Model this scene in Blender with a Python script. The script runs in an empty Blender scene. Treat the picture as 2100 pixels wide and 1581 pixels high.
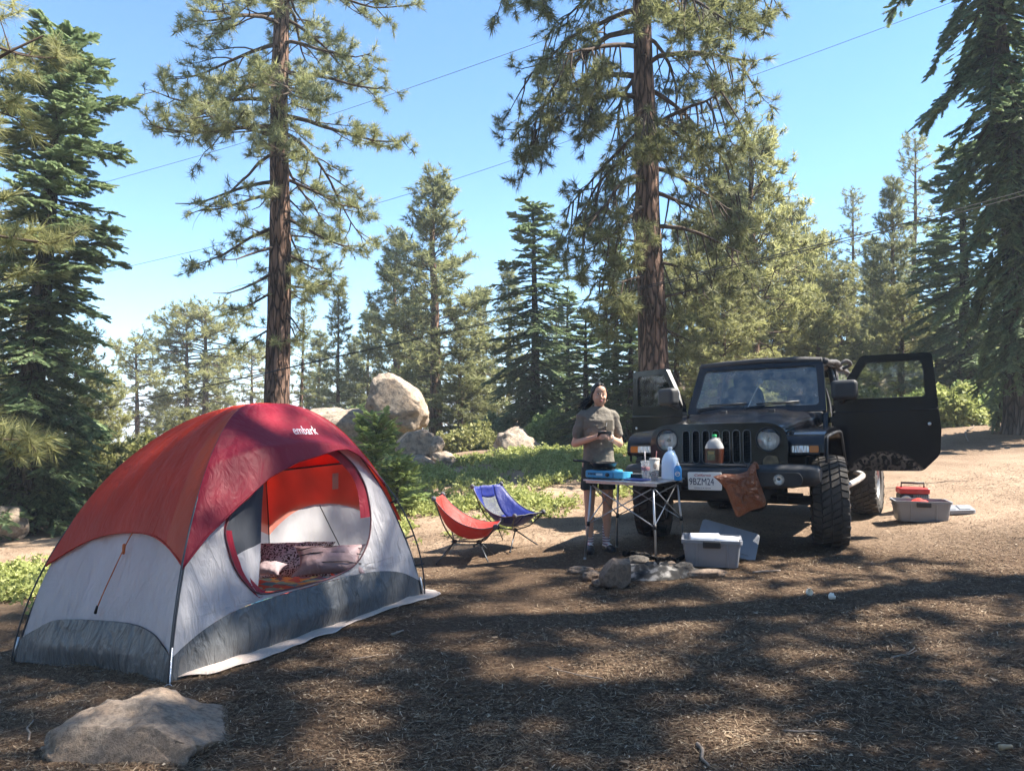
import bpy, bmesh, math, random
import numpy as np
from mathutils import Vector, Matrix
from mathutils.geometry import tessellate_polygon

# ------------------------------------------------------------------ camera, sky, sun, exposure
scene = bpy.context.scene
COL = scene.collection
R = math.radians
FPX, CU, CV = 1580.0, 1050.0, 790.5          # focal length and centre, in pixels of the 2100 px wide photograph
CAM_Z, PITCH = 1.45, R(2.16)
cam_d = bpy.data.cameras.new('camera')
cam_d.sensor_width = 36.0
cam_d.lens = 36.0 * FPX / 2100.0
cam_d.clip_start, cam_d.clip_end = 0.05, 9000.0
cam = bpy.data.objects.new('camera', cam_d)
COL.objects.link(cam)
cam.location = (0, 0, CAM_Z)
cam.rotation_euler = (R(90) + PITCH, 0, 0)
scene.camera = cam

SUN_EL, SUN_AZ = R(52), R(86)                # azimuth measured clockwise from +Y (straight ahead)
SUN_DIR = np.array([math.sin(SUN_AZ) * math.cos(SUN_EL), math.cos(SUN_AZ) * math.cos(SUN_EL), math.sin(SUN_EL)])
world = bpy.data.worlds.new('World')
scene.world = world
world.use_nodes = True
wn, wl = world.node_tree.nodes, world.node_tree.links
wn.clear()
sky = wn.new('ShaderNodeTexSky')
sky.sky_type = 'NISHITA'
sky.sun_disc = False
sky.sun_elevation = SUN_EL
sky.sun_rotation = SUN_AZ
sky.altitude = 2000
sky.air_density = 1.0
sky.dust_density = 0.15
sky.ozone_density = 1.3
bg = wn.new('ShaderNodeBackground')
bg.inputs['Strength'].default_value = 0.085
wo = wn.new('ShaderNodeOutputWorld')
tint = wn.new('ShaderNodeMix'); tint.data_type = 'RGBA'; tint.blend_type = 'MULTIPLY'; tint.inputs[0].default_value = 1.0
tint.inputs[7].default_value = (0.68, 0.96, 1.08, 1)      # mountain air, a little more cyan
wl.new(sky.outputs[0], tint.inputs[6])
wl.new(tint.outputs[2], bg.inputs['Color'])
wl.new(bg.outputs[0], wo.inputs['Surface'])

sun_d = bpy.data.lights.new('sun', 'SUN')
sun_d.energy = 5.0
sun_d.angle = R(0.53)
sun_d.color = (1.0, 0.93, 0.82)
sun = bpy.data.objects.new('sun', sun_d)
COL.objects.link(sun)
sun.rotation_euler = Vector(SUN_DIR).to_track_quat('Z', 'Y').to_euler()
sun.location = (20, 0, 30)

vs = scene.view_settings
vs.view_transform = 'Standard'
vs.look = 'None'
vs.exposure = 1.95
vs.gamma = 1.0
vs.use_curve_mapping = False
scene.cycles.max_bounces = 8
scene.cycles.transparent_max_bounces = 12
scene.cycles.use_denoising = True
scene.cycles.sample_clamp_indirect = 8.0

# ------------------------------------------------------------------ helpers
def at(u, v, Y):
    """The point at depth Y seen at pixel (u, v) of the photograph."""
    t = (CV - v) / FPX
    dy = math.cos(PITCH) - t * math.sin(PITCH)
    dz = math.sin(PITCH) + t * math.cos(PITCH)
    k = Y / dy
    return Vector(((u - CU) / FPX * k, Y, CAM_Z + dz * k))

def tag(o, label=None, cat=None, group=None, kind=None):
    for k, v in (('label', label), ('category', cat), ('group', group), ('kind', kind)):
        if v:
            o[k] = v
    return o

def thing(name, label, cat, loc=(0, 0, 0), rotz=0.0, group=None):
    o = bpy.data.objects.new(name, None)
    o.empty_display_size = 0.1
    COL.objects.link(o)
    o.location = loc
    o.rotation_euler = (0, 0, rotz)
    return tag(o, label, cat, group)

class MB:
    """Collects vertices and faces; build() links them as one mesh object."""
    def __init__(s):
        s.v, s.f, s.m, s.n, s.cur = [], [], [], 0, 0
    def add(s, verts, faces):
        verts = np.asarray(verts, dtype=np.float64).reshape(-1, 3)
        s.v.append(verts)
        b = s.n
        for f in faces:
            s.f.append([i + b for i in f])
            s.m.append(s.cur)
        s.n += len(verts)
        return s
    def box(s, lo, hi, M=None, taper=1.0):
        (x0, y0, z0), (x1, y1, z1) = lo, hi
        cx, cy = (x0 + x1) / 2, (y0 + y1) / 2
        P = []
        for z, k in ((z0, taper), (z1, 1.0)):
            for x, y in ((x0, y0), (x1, y0), (x1, y1), (x0, y1)):
                P.append((cx + (x - cx) * k, cy + (y - cy) * k, z))
        P = np.array(P)
        if M is not None:
            P = xf(P, M)
        return s.add(P, [(3, 2, 1, 0), (4, 5, 6, 7), (0, 1, 5, 4), (1, 2, 6, 5), (2, 3, 7, 6), (3, 0, 4, 7)])
    def tube(s, pts, r, sides=8, cap=True, closed=False):
        pts = np.asarray(pts, dtype=float)
        n = len(pts)
        rr = np.full(n, r, dtype=float) if np.isscalar(r) else np.asarray(r, dtype=float)
        if closed:
            tan = np.roll(pts, -1, 0) - np.roll(pts, 1, 0)
        else:
            tan = np.gradient(pts, axis=0)
        tan /= np.linalg.norm(tan, axis=1)[:, None] + 1e-12
        ref = np.array([0, 0, 1.0]) if abs(tan[0][2]) < 0.9 else np.array([1.0, 0, 0])
        a = np.cross(tan[0], ref); a /= np.linalg.norm(a)
        V = []
        ang = np.linspace(0, 2 * math.pi, sides, endpoint=False)
        for i in range(n):
            a = a - tan[i] * np.dot(a, tan[i]); a /= np.linalg.norm(a) + 1e-12
            b = np.cross(tan[i], a)
            V.append(pts[i] + rr[i] * (np.cos(ang)[:, None] * a + np.sin(ang)[:, None] * b))
        F = []
        m = n if closed else n - 1
        for i in range(m):
            for j in range(sides):
                k, i2 = (j + 1) % sides, (i + 1) % n
                F.append((i * sides + j, i * sides + k, i2 * sides + k, i2 * sides + j))
        if cap and not closed:
            F.append(tuple(range(sides - 1, -1, -1)))
            F.append(tuple((n - 1) * sides + j for j in range(sides)))
        return s.add(np.concatenate(V), F)
    def lathe(s, prof, sides=24, M=None, caps=True):
        """prof: (radius, height) pairs, turned round the z axis."""
        ang = np.linspace(0, 2 * math.pi, sides, endpoint=False)
        V = np.concatenate([np.stack([r * np.cos(ang), r * np.sin(ang), np.full(sides, h)], 1) for r, h in prof])
        F = []
        for i in range(len(prof) - 1):
            for j in range(sides):
                k = (j + 1) % sides
                F.append((i * sides + j, i * sides + k, (i + 1) * sides + k, (i + 1) * sides + j))
        if caps:
            F.append(tuple(range(sides - 1, -1, -1)))
            F.append(tuple((len(prof) - 1) * sides + j for j in range(sides)))
        if M is not None:
            V = xf(V, M)
        return s.add(V, F)
    def ball(s, c, r, M=None, nu=16, nv=10):
        r = (r, r, r) if np.isscalar(r) else r
        V, F = [], []
        for i in range(nv + 1):
            th = math.pi * i / nv
            for j in range(nu):
                ph = 2 * math.pi * j / nu
                V.append((r[0] * math.sin(th) * math.cos(ph), r[1] * math.sin(th) * math.sin(ph), -r[2] * math.cos(th)))
        for i in range(nv):
            for j in range(nu):
                k = (j + 1) % nu
                F.append((i * nu + j, i * nu + k, (i + 1) * nu + k, (i + 1) * nu + j))
        V = np.array(V)
        if M is not None:
            V = xf(V, M)
        return s.add(V + np.asarray(c, dtype=float), F)
    def capsule(s, a, b, ra, rb, sides=14, flat=None):
        """Tapered limb with round ends from a to b."""
        a, b = np.asarray(a, float), np.asarray(b, float)
        d = b - a; L = np.linalg.norm(d); d /= L
        pts, rad = [], []
        for t in np.linspace(-math.pi / 2, 0, 5):
            pts.append(a + d * ra * math.sin(t)); rad.append(max(ra * math.cos(t), ra * 0.05))
        for t in np.linspace(0, math.pi / 2, 5):
            pts.append(b + d * rb * math.sin(t)); rad.append(max(rb * math.cos(t), rb * 0.05))
        return s.tube(pts, rad, sides)
    def grid(s, P, flip=False, close_u=False):
        P = np.asarray(P, float)
        n, m = P.shape[:2]
        F = []
        for i in range(n if close_u else n - 1):
            i2 = (i + 1) % n
            for j in range(m - 1):
                q = (i * m + j, i2 * m + j, i2 * m + j + 1, i * m + j + 1)
                F.append(q[::-1] if flip else q)
        return s.add(P.reshape(-1, 3), F)
    def plate(s, outer, holes=(), t=0.02, M=None):
        """A 2-D outline (x, y) with holes, extruded from z=0 to z=t."""
        loops = [list(outer)] + [list(h) for h in holes]
        flat = [p for l in loops for p in l]
        tri = tessellate_polygon([[Vector((p[0], p[1], 0)) for p in l] for l in loops])
        n = len(flat)
        V = np.array([(p[0], p[1], 0.0) for p in flat] + [(p[0], p[1], t) for p in flat])
        F = []
        for a, b, c in tri:
            A, B, Cc = flat[a], flat[b], flat[c]
            if (B[0] - A[0]) * (Cc[1] - A[1]) - (B[1] - A[1]) * (Cc[0] - A[0]) < 0:
                a, b, c = c, b, a
            F.append((a + n, b + n, c + n)); F.append((c, b, a))
        o = 0
        for li, l in enumerate(loops):
            area = sum(l[i][0] * l[(i + 1) % len(l)][1] - l[(i + 1) % len(l)][0] * l[i][1] for i in range(len(l)))
            for i in range(len(l)):
                a, b = o + i, o + (i + 1) % len(l)
                if (area > 0) == (li == 0):
                    F.append((a, b, b + n, a + n))
                else:
                    F.append((b, a, a + n, b + n))
            o += len(l)
        if M is not None:
            V = xf(V, M)
        return s.add(V, F)
    def build(s, name, mat, parent=None, smooth=False, bevel=0.0, sub=0, segs=2, label=None, kind=None, solid=0.0, auto=None):
        me = bpy.data.meshes.new(name)
        V = np.concatenate(s.v) if s.v else np.zeros((0, 3))
        me.from_pydata(V.tolist(), [], s.f)
        return finish(name, me, mat, parent, smooth, bevel, sub, segs, label, kind, solid, s.m, auto)

def finish(name, me, mat, parent=None, smooth=False, bevel=0.0, sub=0, segs=2, label=None, kind=None, solid=0.0, midx=None, auto=None):
    for m in (mat if isinstance(mat, (list, tuple)) else [mat]):
        me.materials.append(m)
    if midx is not None and any(midx):
        me.polygons.foreach_set('material_index', midx)
    if smooth or auto:
        me.polygons.foreach_set('use_smooth', [True] * len(me.polygons))
    if auto:
        me.set_sharp_from_angle(angle=R(auto))
    me.update()
    o = bpy.data.objects.new(name, me)
    COL.objects.link(o)
    if parent is not None:
        o.parent = parent
    if solid:
        m = o.modifiers.new('thickness', 'SOLIDIFY'); m.thickness = solid; m.offset = 0
    if bevel:
        m = o.modifiers.new('bevel', 'BEVEL'); m.width = bevel; m.segments = segs; m.limit_method = 'ANGLE'; m.angle_limit = R(35)
    if sub:
        m = o.modifiers.new('subdivision', 'SUBSURF'); m.levels = sub; m.render_levels = sub
    return tag(o, label=label, kind=kind)

def xf(P, M):
    P = np.asarray(P, float)
    A = np.array(M)
    return P @ A[:3, :3].T + A[:3, 3]

def TR(x=0, y=0, z=0): return Matrix.Translation((x, y, z))
def RX(a): return Matrix.Rotation(a, 4, 'X')
def RY(a): return Matrix.Rotation(a, 4, 'Y')
def RZ(a): return Matrix.Rotation(a, 4, 'Z')
def frame(o, ex, ey, ez):
    """Matrix whose columns are the given axes."""
    M = Matrix.Identity(4)
    for i, e in enumerate((ex, ey, ez, o)):
        for k in range(3):
            M[k][i] = e[k]
    return M

def raw_mesh(name, V, F):
    """Fast mesh from arrays: V (n,3), F (m,k) of equal sized faces."""
    me = bpy.data.meshes.new(name)
    V = np.ascontiguousarray(V, dtype=np.float32); F = np.ascontiguousarray(F, dtype=np.int32)
    m, k = F.shape
    me.vertices.add(len(V)); me.vertices.foreach_set('co', V.ravel())
    me.loops.add(m * k); me.loops.foreach_set('vertex_index', F.ravel())
    me.polygons.add(m)
    me.polygons.foreach_set('loop_start', np.arange(0, m * k, k, dtype=np.int32))
    me.update(calc_edges=True)
    return me

def bezier(p, n):
    """Catmull-Rom through the points p, n samples a span."""
    p = np.asarray(p, float)
    q = np.vstack([2 * p[0] - p[1], p, 2 * p[-1] - p[-2]])
    out = []
    for i in range(1, len(q) - 2):
        for t in np.linspace(0, 1, n, endpoint=False):
            a, b, c, d = q[i - 1], q[i], q[i + 1], q[i + 2]
            out.append(0.5 * (2 * b + (c - a) * t + (2 * a - 5 * b + 4 * c - d) * t * t + (3 * b - a - 3 * c + d) * t ** 3))
    out.append(p[-1])
    return np.array(out)

def rrect(x0, y0, x1, y1, r, n=5):
    out = []
    for cx, cy, a0 in ((x1 - r, y0 + r, -90), (x1 - r, y1 - r, 0), (x0 + r, y1 - r, 90), (x0 + r, y0 + r, 180)):
        for i in range(n + 1):
            a = R(a0 + 90 * i / n)
            out.append((cx + r * math.cos(a), cy + r * math.sin(a)))
    return out

def round_poly(pts, r, n=4):
    """Round the corners of a 2-D polygon; r is one radius or one for each corner."""
    out, N = [], len(pts)
    for i in range(N):
        p = np.array(pts[i], float); a = np.array(pts[i - 1], float); b = np.array(pts[(i + 1) % N], float)
        ri = r if np.isscalar(r) else r[i]
        la, lb = np.linalg.norm(a - p), np.linalg.norm(b - p)
        k = min(ri, la * 0.45, lb * 0.45)
        s, e = p + (a - p) / la * k, p + (b - p) / lb * k
        for j in range(n + 1):
            t = j / n
            out.append(tuple((1 - t) ** 2 * s + 2 * t * (1 - t) * p + t * t * e))
    return out

def _hash(ix, iy, iz, seed):
    h = (ix.astype(np.uint32) * np.uint32(374761393) + iy.astype(np.uint32) * np.uint32(668265263)
         + iz.astype(np.uint32) * np.uint32(2147483647) + np.uint32((seed * 974711 + 12345) & 0xffffffff))
    h = (h ^ (h >> np.uint32(13))) * np.uint32(1274126177)
    h = h ^ (h >> np.uint32(16))
    return (h & np.uint32(0xffffff)).astype(np.float64) / 0xffffff * 2 - 1

def vnoise(P, seed=0):
    P = np.asarray(P, float)
    i = np.floor(P).astype(np.int64); f = P - i
    f = f * f * (3 - 2 * f)
    out = 0
    for dx in (0, 1):
        wx = f[:, 0] if dx else 1 - f[:, 0]
        for dy in (0, 1):
            wy = f[:, 1] if dy else 1 - f[:, 1]
            for dz in (0, 1):
                wz = f[:, 2] if dz else 1 - f[:, 2]
                out = out + wx * wy * wz * _hash(i[:, 0] + dx, i[:, 1] + dy, i[:, 2] + dz, seed)
    return out

def fbm(P, seed=0, octs=4, lac=2.1, gain=0.5):
    P = np.asarray(P, float)
    out, a = 0, 1.0
    for k in range(octs):
        out = out + a * vnoise(P * lac ** k + 17.3 * k, seed + k)
        a *= gain
    return out

# ------------------------------------------------------------------ materials
def lin(c):
    return tuple(((x / 255) / 12.92 if x / 255 <= 0.04045 else ((x / 255 + 0.055) / 1.055) ** 2.4) for x in c) + (1,)

def material(name):
    m = bpy.data.materials.new(name)
    m.use_nodes = True
    nt = m.node_tree
    b = nt.nodes['Principled BSDF']
    return m, nt.nodes, nt.links, b

def ramp(n, stops):
    r = n.new('ShaderNodeValToRGB')
    e = r.color_ramp.elements
    while len(e) < len(stops):
        e.new(0.5)
    for k, (p, c) in enumerate(stops):
        e[k].position = p
        e[k].color = c if len(c) == 4 else tuple(c) + (1,)
    return r

def mat(name, col, rough=0.6, metal=0.0, var=0.12, scale=8.0, bump=0.0, bscale=60.0, spec=0.5, coat=0.0, dist=0.01, stretch=None, detail=5.0):
    """Plain painted, plastic, fabric or metal surface with uneven colour and fine relief."""
    m, n, l, b = material(name)
    b.inputs['Roughness'].default_value = rough
    b.inputs['Metallic'].default_value = metal
    b.inputs['Specular IOR Level'].default_value = spec
    b.inputs['Coat Weight'].default_value = coat
    tc = n.new('ShaderNodeTexCoord')
    src = tc.outputs['Object']
    if stretch:
        mp = n.new('ShaderNodeMapping'); mp.inputs['Scale'].default_value = stretch
        l.new(src, mp.inputs['Vector']); src = mp.outputs[0]
    nz = n.new('ShaderNodeTexNoise'); nz.inputs['Scale'].default_value = scale; nz.inputs['Detail'].default_value = detail
    l.new(src, nz.inputs['Vector'])
    c = tuple(col[:3])
    rp = ramp(n, [(0.3, tuple(max(0, x * (1 - var)) for x in c)), (0.7, tuple(min(1, x * (1 + var)) for x in c))])
    l.new(nz.outputs[0], rp.inputs[0]); l.new(rp.outputs[0], b.inputs['Base Color'])
    mr = n.new('ShaderNodeMapRange'); mr.inputs[3].default_value = max(0.02, rough - 0.08); mr.inputs[4].default_value = min(1, rough + 0.08)
    l.new(nz.outputs[0], mr.inputs[0]); l.new(mr.outputs[0], b.inputs['Roughness'])
    if bump:
        n2 = n.new('ShaderNodeTexNoise'); n2.inputs['Scale'].default_value = bscale; n2.inputs['Detail'].default_value = 4
        l.new(src, n2.inputs['Vector'])
        bp = n.new('ShaderNodeBump'); bp.inputs['Strength'].default_value = bump; bp.inputs['Distance'].default_value = dist
        l.new(n2.outputs[0], bp.inputs['Height']); l.new(bp.outputs[0], b.inputs['Normal'])
    return m
# ------------------------------------------------------------------ terrain
CP = np.array([
    (0, 0, 0), (-3, 0, -.17), (3, 0, .15), (0, -6, -.05), (-8, -4, -.5), (8, -4, .5),
    (-1.93, 4.4, -.07), (-3.48, 5.47, -.28), (-.73, 6.3, -.03), (-2.2, 7.4, -.17), (0, 4, 0.0), (2, 4, .1), (4, 4.5, .22),
    (.71, 7.35, .08), (1.28, 6.95, .13), (1.64, 7.46, .13), (1.07, 7.86, .10), (.87, 7.75, .09), (.9, 6.2, .06),
    (3.13, 7.61, .16), (1.67, 8.52, .10), (4.43, 9.7, .17), (3.0, 10.6, .14), (1.8, 6.8, .12), (4.8, 9.0, .24), (6, 8, .38), (6.2, 10.5, .5),
    (-.45, 8.0, -.06), (0, 8.6, -.01), (-.6, 9.4, .02), (-.4, 13, .24), (-2.15, 17, .48), (1.2, 18, .62), (2.4, 25, .75), (-1.5, 11, .02),
    (9.7, 17, 1.23), (12.5, 19, 1.45), (16, 32, 3.3), (20, 32, 3.7), (10, 30, 2.3), (8, 13, .75), (12, 12, 1.0), (6, 20, .95), (24, 20, 3.4), (20, 8, 1.7),
    (-5.64, 9, -.38), (-8.5, 13, -.62), (-5, 13, -.3), (-5, 18, -.2), (-15, 30, -2.2), (-7, 30, -.6), (-14, 12, -1.3), (-12, 4, -1.0), (-22, 20, -3),
    (0, 50, 1.2), (-18, 55, -4.5), (25, 55, 6.5), (45, 30, 7), (-45, 20, -6), (40, -20, 4), (-40, -20, -4), (0, -40, 0), (-45, 55, -8), (50, 60, 9),
], dtype=float)

def _tps(r2):
    return 0.5 * r2 * np.log(r2 + 1e-9)
_d = ((CP[:, None, :2] - CP[None, :, :2]) ** 2).sum(-1)
_n = len(CP)
_A = np.zeros((_n + 3, _n + 3))
_A[:_n, :_n] = _tps(_d) + np.eye(_n) * 0.02
_A[:_n, _n] = 1; _A[:_n, _n + 1:] = CP[:, :2]
_A[_n, :_n] = 1; _A[_n + 1:, :_n] = CP[:, :2].T
_W = np.linalg.solve(_A, np.concatenate([CP[:, 2], np.zeros(3)]))

def terrain(x, y, fine=True):
    x = np.atleast_1d(np.asarray(x, float)); y = np.atleast_1d(np.asarray(y, float))
    r = np.hypot(x, y - 10)
    k = np.minimum(1, 55 / np.maximum(r, 1e-6))
    X, Y = x * k, 10 + (y - 10) * k
    z = np.empty_like(X)
    for s in range(0, len(X), 20000):
        e = s + 20000
        d = (X[s:e, None] - CP[None, :, 0]) ** 2 + (Y[s:e, None] - CP[None, :, 1]) ** 2
        z[s:e] = _tps(d) @ _W[:_n] + _W[_n] + X[s:e] * _W[_n + 1] + Y[s:e] * _W[_n + 2]
    z = z - np.maximum(0, r - 55) * 0.035
    if fine:
        P = np.stack([x, y, np.zeros_like(x)], 1)
        z = z + 0.016 * fbm(P * 1.1, 3, 3) + 0.007 * fbm(P * 6.0, 9, 2)
        far = np.clip((np.hypot(x, y) - 10) / 10, 0, 1)
        z = z + far * 0.10 * fbm(P * 0.5, 21, 3)
    return z

def gz(x, y):
    return float(terrain([x], [y])[0])

def gpx(u, v):
    """Where the ray through pixel (u, v) meets the ground."""
    Ys = np.concatenate([np.linspace(2.5, 40, 400), np.linspace(40.5, 120, 100)])
    P = np.array([at(u, v, Y) for Y in Ys])
    g = terrain(P[:, 0], P[:, 1], False)
    below = np.where(P[:, 2] < g)[0]
    i = below[0] if len(below) else len(Ys) - 1
    return Vector((P[i, 0], P[i, 1], gz(P[i, 0], P[i, 1])))

def axis_coords(lo, hi, step, far, growth):
    c = list(np.arange(lo, hi + 1e-6, step))
    s, x = step, hi
    while x < far:
        s *= growth; x += s; c.append(x)
    s, x = step, lo
    pre = []
    while x > -far:
        s *= growth; x -= s; pre.append(x)
    return np.array(pre[::-1] + c)

def make_ground():
    xs = axis_coords(-4.6, 7.0, 0.065, 2500, 1.06)
    ys = axis_coords(2.4, 11.5, 0.065, 2500, 1.06)
    X, Y = np.meshgrid(xs, ys, indexing='ij')
    z = terrain(X.ravel(), Y.ravel())
    V = np.stack([X.ravel(), Y.ravel(), z], 1)
    n, m = len(xs), len(ys)
    i, j = np.meshgrid(np.arange(n - 1), np.arange(m - 1), indexing='ij')
    a = (i * m + j).ravel()
    F = np.stack([a, a + m, a + m + 1, a + 1], 1)
    me = raw_mesh('ground', V, F)
    # kind of soil: 0 = dark needle duff of the camp floor, 1 = pale sandy soil
    x, y = V[:, 0], V[:, 1]
    def blob(cx, cy, rx, ry):
        return np.clip(1.35 - np.hypot((x - cx) / rx, (y - cy) / ry), 0, 1)
    sand = np.maximum.reduce([blob(7.5, 10.5, 5.2, 3.6), blob(5.5, 9.3, 2.2, 1.6), blob(1.6, 9.2, 1.9, .9), blob(0.5, 8.9, 2.2, .55), blob(-0.3, 12.6, 2.6, 1.9),
                              blob(-8.0, 10.0, 4.8, 3.2), blob(-.2, 10.5, 2.2, 1.6), blob(18, 28, 12, 9), blob(1, 15, 5, 2.2)])
    sand = np.maximum(sand, np.clip((np.hypot(x, y) - 14) / 8, 0, .65))
    sand = np.clip(sand + 0.22 * fbm(V * [1.3, 1.3, 0], 5, 3), 0, 1)
    at_ = me.attributes.new('soil', 'FLOAT', 'POINT')
    at_.data.foreach_set('value', sand.astype(np.float32))
    m, n_, l, b = material('forest_floor')
    b.inputs['Roughness'].default_value = 0.95
    b.inputs['Specular IOR Level'].default_value = 0.15
    tc = n_.new('ShaderNodeTexCoord')
    def noise(sc, det=6, rough=.6):
        q = n_.new('ShaderNodeTexNoise'); q.inputs['Scale'].default_value = sc; q.inputs['Detail'].default_value = det; q.inputs['Roughness'].default_value = rough
        l.new(tc.outputs['Object'], q.inputs['Vector']); return q
    n1, n2, n3 = noise(2.2), noise(38, 8, .7), noise(140, 3, .6)
    duff = ramp(n_, [(0.25, (.040, .024, .015)), (0.45, (.09, .056, .035)), (0.6, (.15, .10, .063)), (0.8, (.24, .17, .11))])
    l.new(n2.outputs[0], duff.inputs[0])
    sandr = ramp(n_, [(0.25, (.21, .14, .093)), (0.5, (.36, .26, .182)), (0.75, (.50, .38, .275))])
    mixn = n_.new('ShaderNodeMath'); mixn.operation = 'MULTIPLY_ADD'; mixn.inputs[1].default_value = .55; 
    l.new(n2.outputs[0], mixn.inputs[0]); 
    hal = n_.new('ShaderNodeMath'); hal.operation = 'MULTIPLY'; hal.inputs[1].default_value = .45; l.new(n1.outputs[0], hal.inputs[0])
    l.new(hal.outputs[0], mixn.inputs[2]); l.new(mixn.outputs[0], sandr.inputs[0])
    atn = n_.new('ShaderNodeAttribute'); atn.attribute_name = 'soil'
    mx = n_.new('ShaderNodeMix'); mx.data_type = 'RGBA'
    l.new(atn.outputs['Fac'], mx.inputs[0]); l.new(duff.outputs[0], mx.inputs[6]); l.new(sandr.outputs[0], mx.inputs[7])
    l.new(mx.outputs[2], b.inputs['Base Color'])
    ad = n_.new('ShaderNodeMath'); ad.operation = 'MULTIPLY_ADD'; ad.inputs[1].default_value = .35
    l.new(n3.outputs[0], ad.inputs[0]); l.new(n2.outputs[0], ad.inputs[2])
    bp = n_.new('ShaderNodeBump'); bp.inputs['Strength'].default_value = .9; bp.inputs['Distance'].default_value = .03
    l.new(ad.outputs[0], bp.inputs['Height']); l.new(bp.outputs[0], b.inputs['Normal'])
    o = finish('ground', me, m, smooth=True, kind='structure')
    return o
make_ground()

def make_hills():
    """Forested ridges far below and beyond the slope on the left."""
    mb = MB()
    for k, (d, z0, amp) in enumerate(((1500, -62, 26), (2600, -70, 70))):
        az = np.linspace(R(-75), R(60), 200)
        prof = fbm(np.stack([az * 9 + k * 7, az * 0, az * 0], 1), 31 + k, 4)
        P = []
        for row, (dd, kk) in enumerate(((-380, -1.2), (-180, -.2), (0, 1), (240, .1), (500, -1.5))):
            h = z0 + amp * kk * (0.75 + 0.5 * prof) + 4 * fbm(np.stack([az * 40, az * 0 + row, az * 0], 1), 5, 3)
            P.append(np.stack([np.sin(az) * (d + dd), np.cos(az) * (d + dd), h - (60 if row in (0, 4) else 0)], 1))
        mb.grid(np.array(P).transpose(1, 0, 2))
    mb.build('hills', mat('far_forest', (.06, .075, .055), .95, var=.3, scale=.01, spec=.1), smooth=True, kind='structure')
make_hills()

# ------------------------------------------------------------------ stone
def granite(name, base=(.36, .30, .24), dark=(.13, .11, .10), scale=1.0, lichen=.35):
    m, n, l, b = material(name)
    b.inputs['Roughness'].default_value = .88
    b.inputs['Specular IOR Level'].default_value = .25
    tc = n.new('ShaderNodeTexCoord')
    def noise(sc, det=6, rg=.6):
        q = n.new('ShaderNodeTexNoise'); q.inputs['Scale'].default_value = sc * scale; q.inputs['Detail'].default_value = det; q.inputs['Roughness'].default_value = rg
        l.new(tc.outputs['Object'], q.inputs['Vector']); return q
    big, mid, fine = noise(1.3), noise(7, 8, .7), noise(70, 3)
    vor = n.new('ShaderNodeTexVoronoi'); vor.inputs['Scale'].default_value = 45 * scale
    l.new(tc.outputs['Object'], vor.inputs['Vector'])
    warm = (base[0] * 1.12, base[1] * .98, base[2] * .86)
    r1 = ramp(n, [(.3, base), (.62, warm), (.85, tuple(min(1, x * 1.25) for x in base))]); l.new(big.outputs[0], r1.inputs[0])
    r2 = ramp(n, [(.44, (0, 0, 0)), (.62, (1, 1, 1))]); l.new(mid.outputs[0], r2.inputs[0])
    k = n.new('ShaderNodeMath'); k.operation = 'MULTIPLY'; k.inputs[1].default_value = lichen; l.new(r2.outputs[0], k.inputs[0])
    m1 = n.new('ShaderNodeMix'); m1.data_type = 'RGBA'; m1.inputs[7].default_value = dark + (1,)
    l.new(k.outputs[0], m1.inputs[0]); l.new(r1.outputs[0], m1.inputs[6])
    r3 = ramp(n, [(.28, (.45, .43, .42)), (.42, (1, 1, 1)), (.68, (1, 1, 1)), (.8, (1.25, 1.22, 1.2))]); l.new(fine.outputs[0], r3.inputs[0])
    m2 = n.new('ShaderNodeMix'); m2.data_type = 'RGBA'; m2.blend_type = 'MULTIPLY'; m2.inputs[0].default_value = .8
    l.new(m1.outputs[2], m2.inputs[6]); l.new(r3.outputs[0], m2.inputs[7])
    l.new(m2.outputs[2], b.inputs['Base Color'])
    s = n.new('ShaderNodeMath'); s.operation = 'MULTIPLY_ADD'; s.inputs[1].default_value = .3
    l.new(fine.outputs[0], s.inputs[0]); l.new(mid.outputs[0], s.inputs[2])
    bp = n.new('ShaderNodeBump'); bp.inputs['Strength'].default_value = .8; bp.inputs['Distance'].default_value = .09 / scale
    l.new(s.outputs[0], bp.inputs['Height']); l.new(bp.outputs[0], b.inputs['Normal'])
    return m
M_GRANITE = granite('warm_granite', (.40, .345, .285), (.13, .115, .105), 1.6, .75)
M_GRANITE_FINE = granite('grey_granite', (.30, .25, .205), (.085, .07, .058), 4.0, .6)

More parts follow.
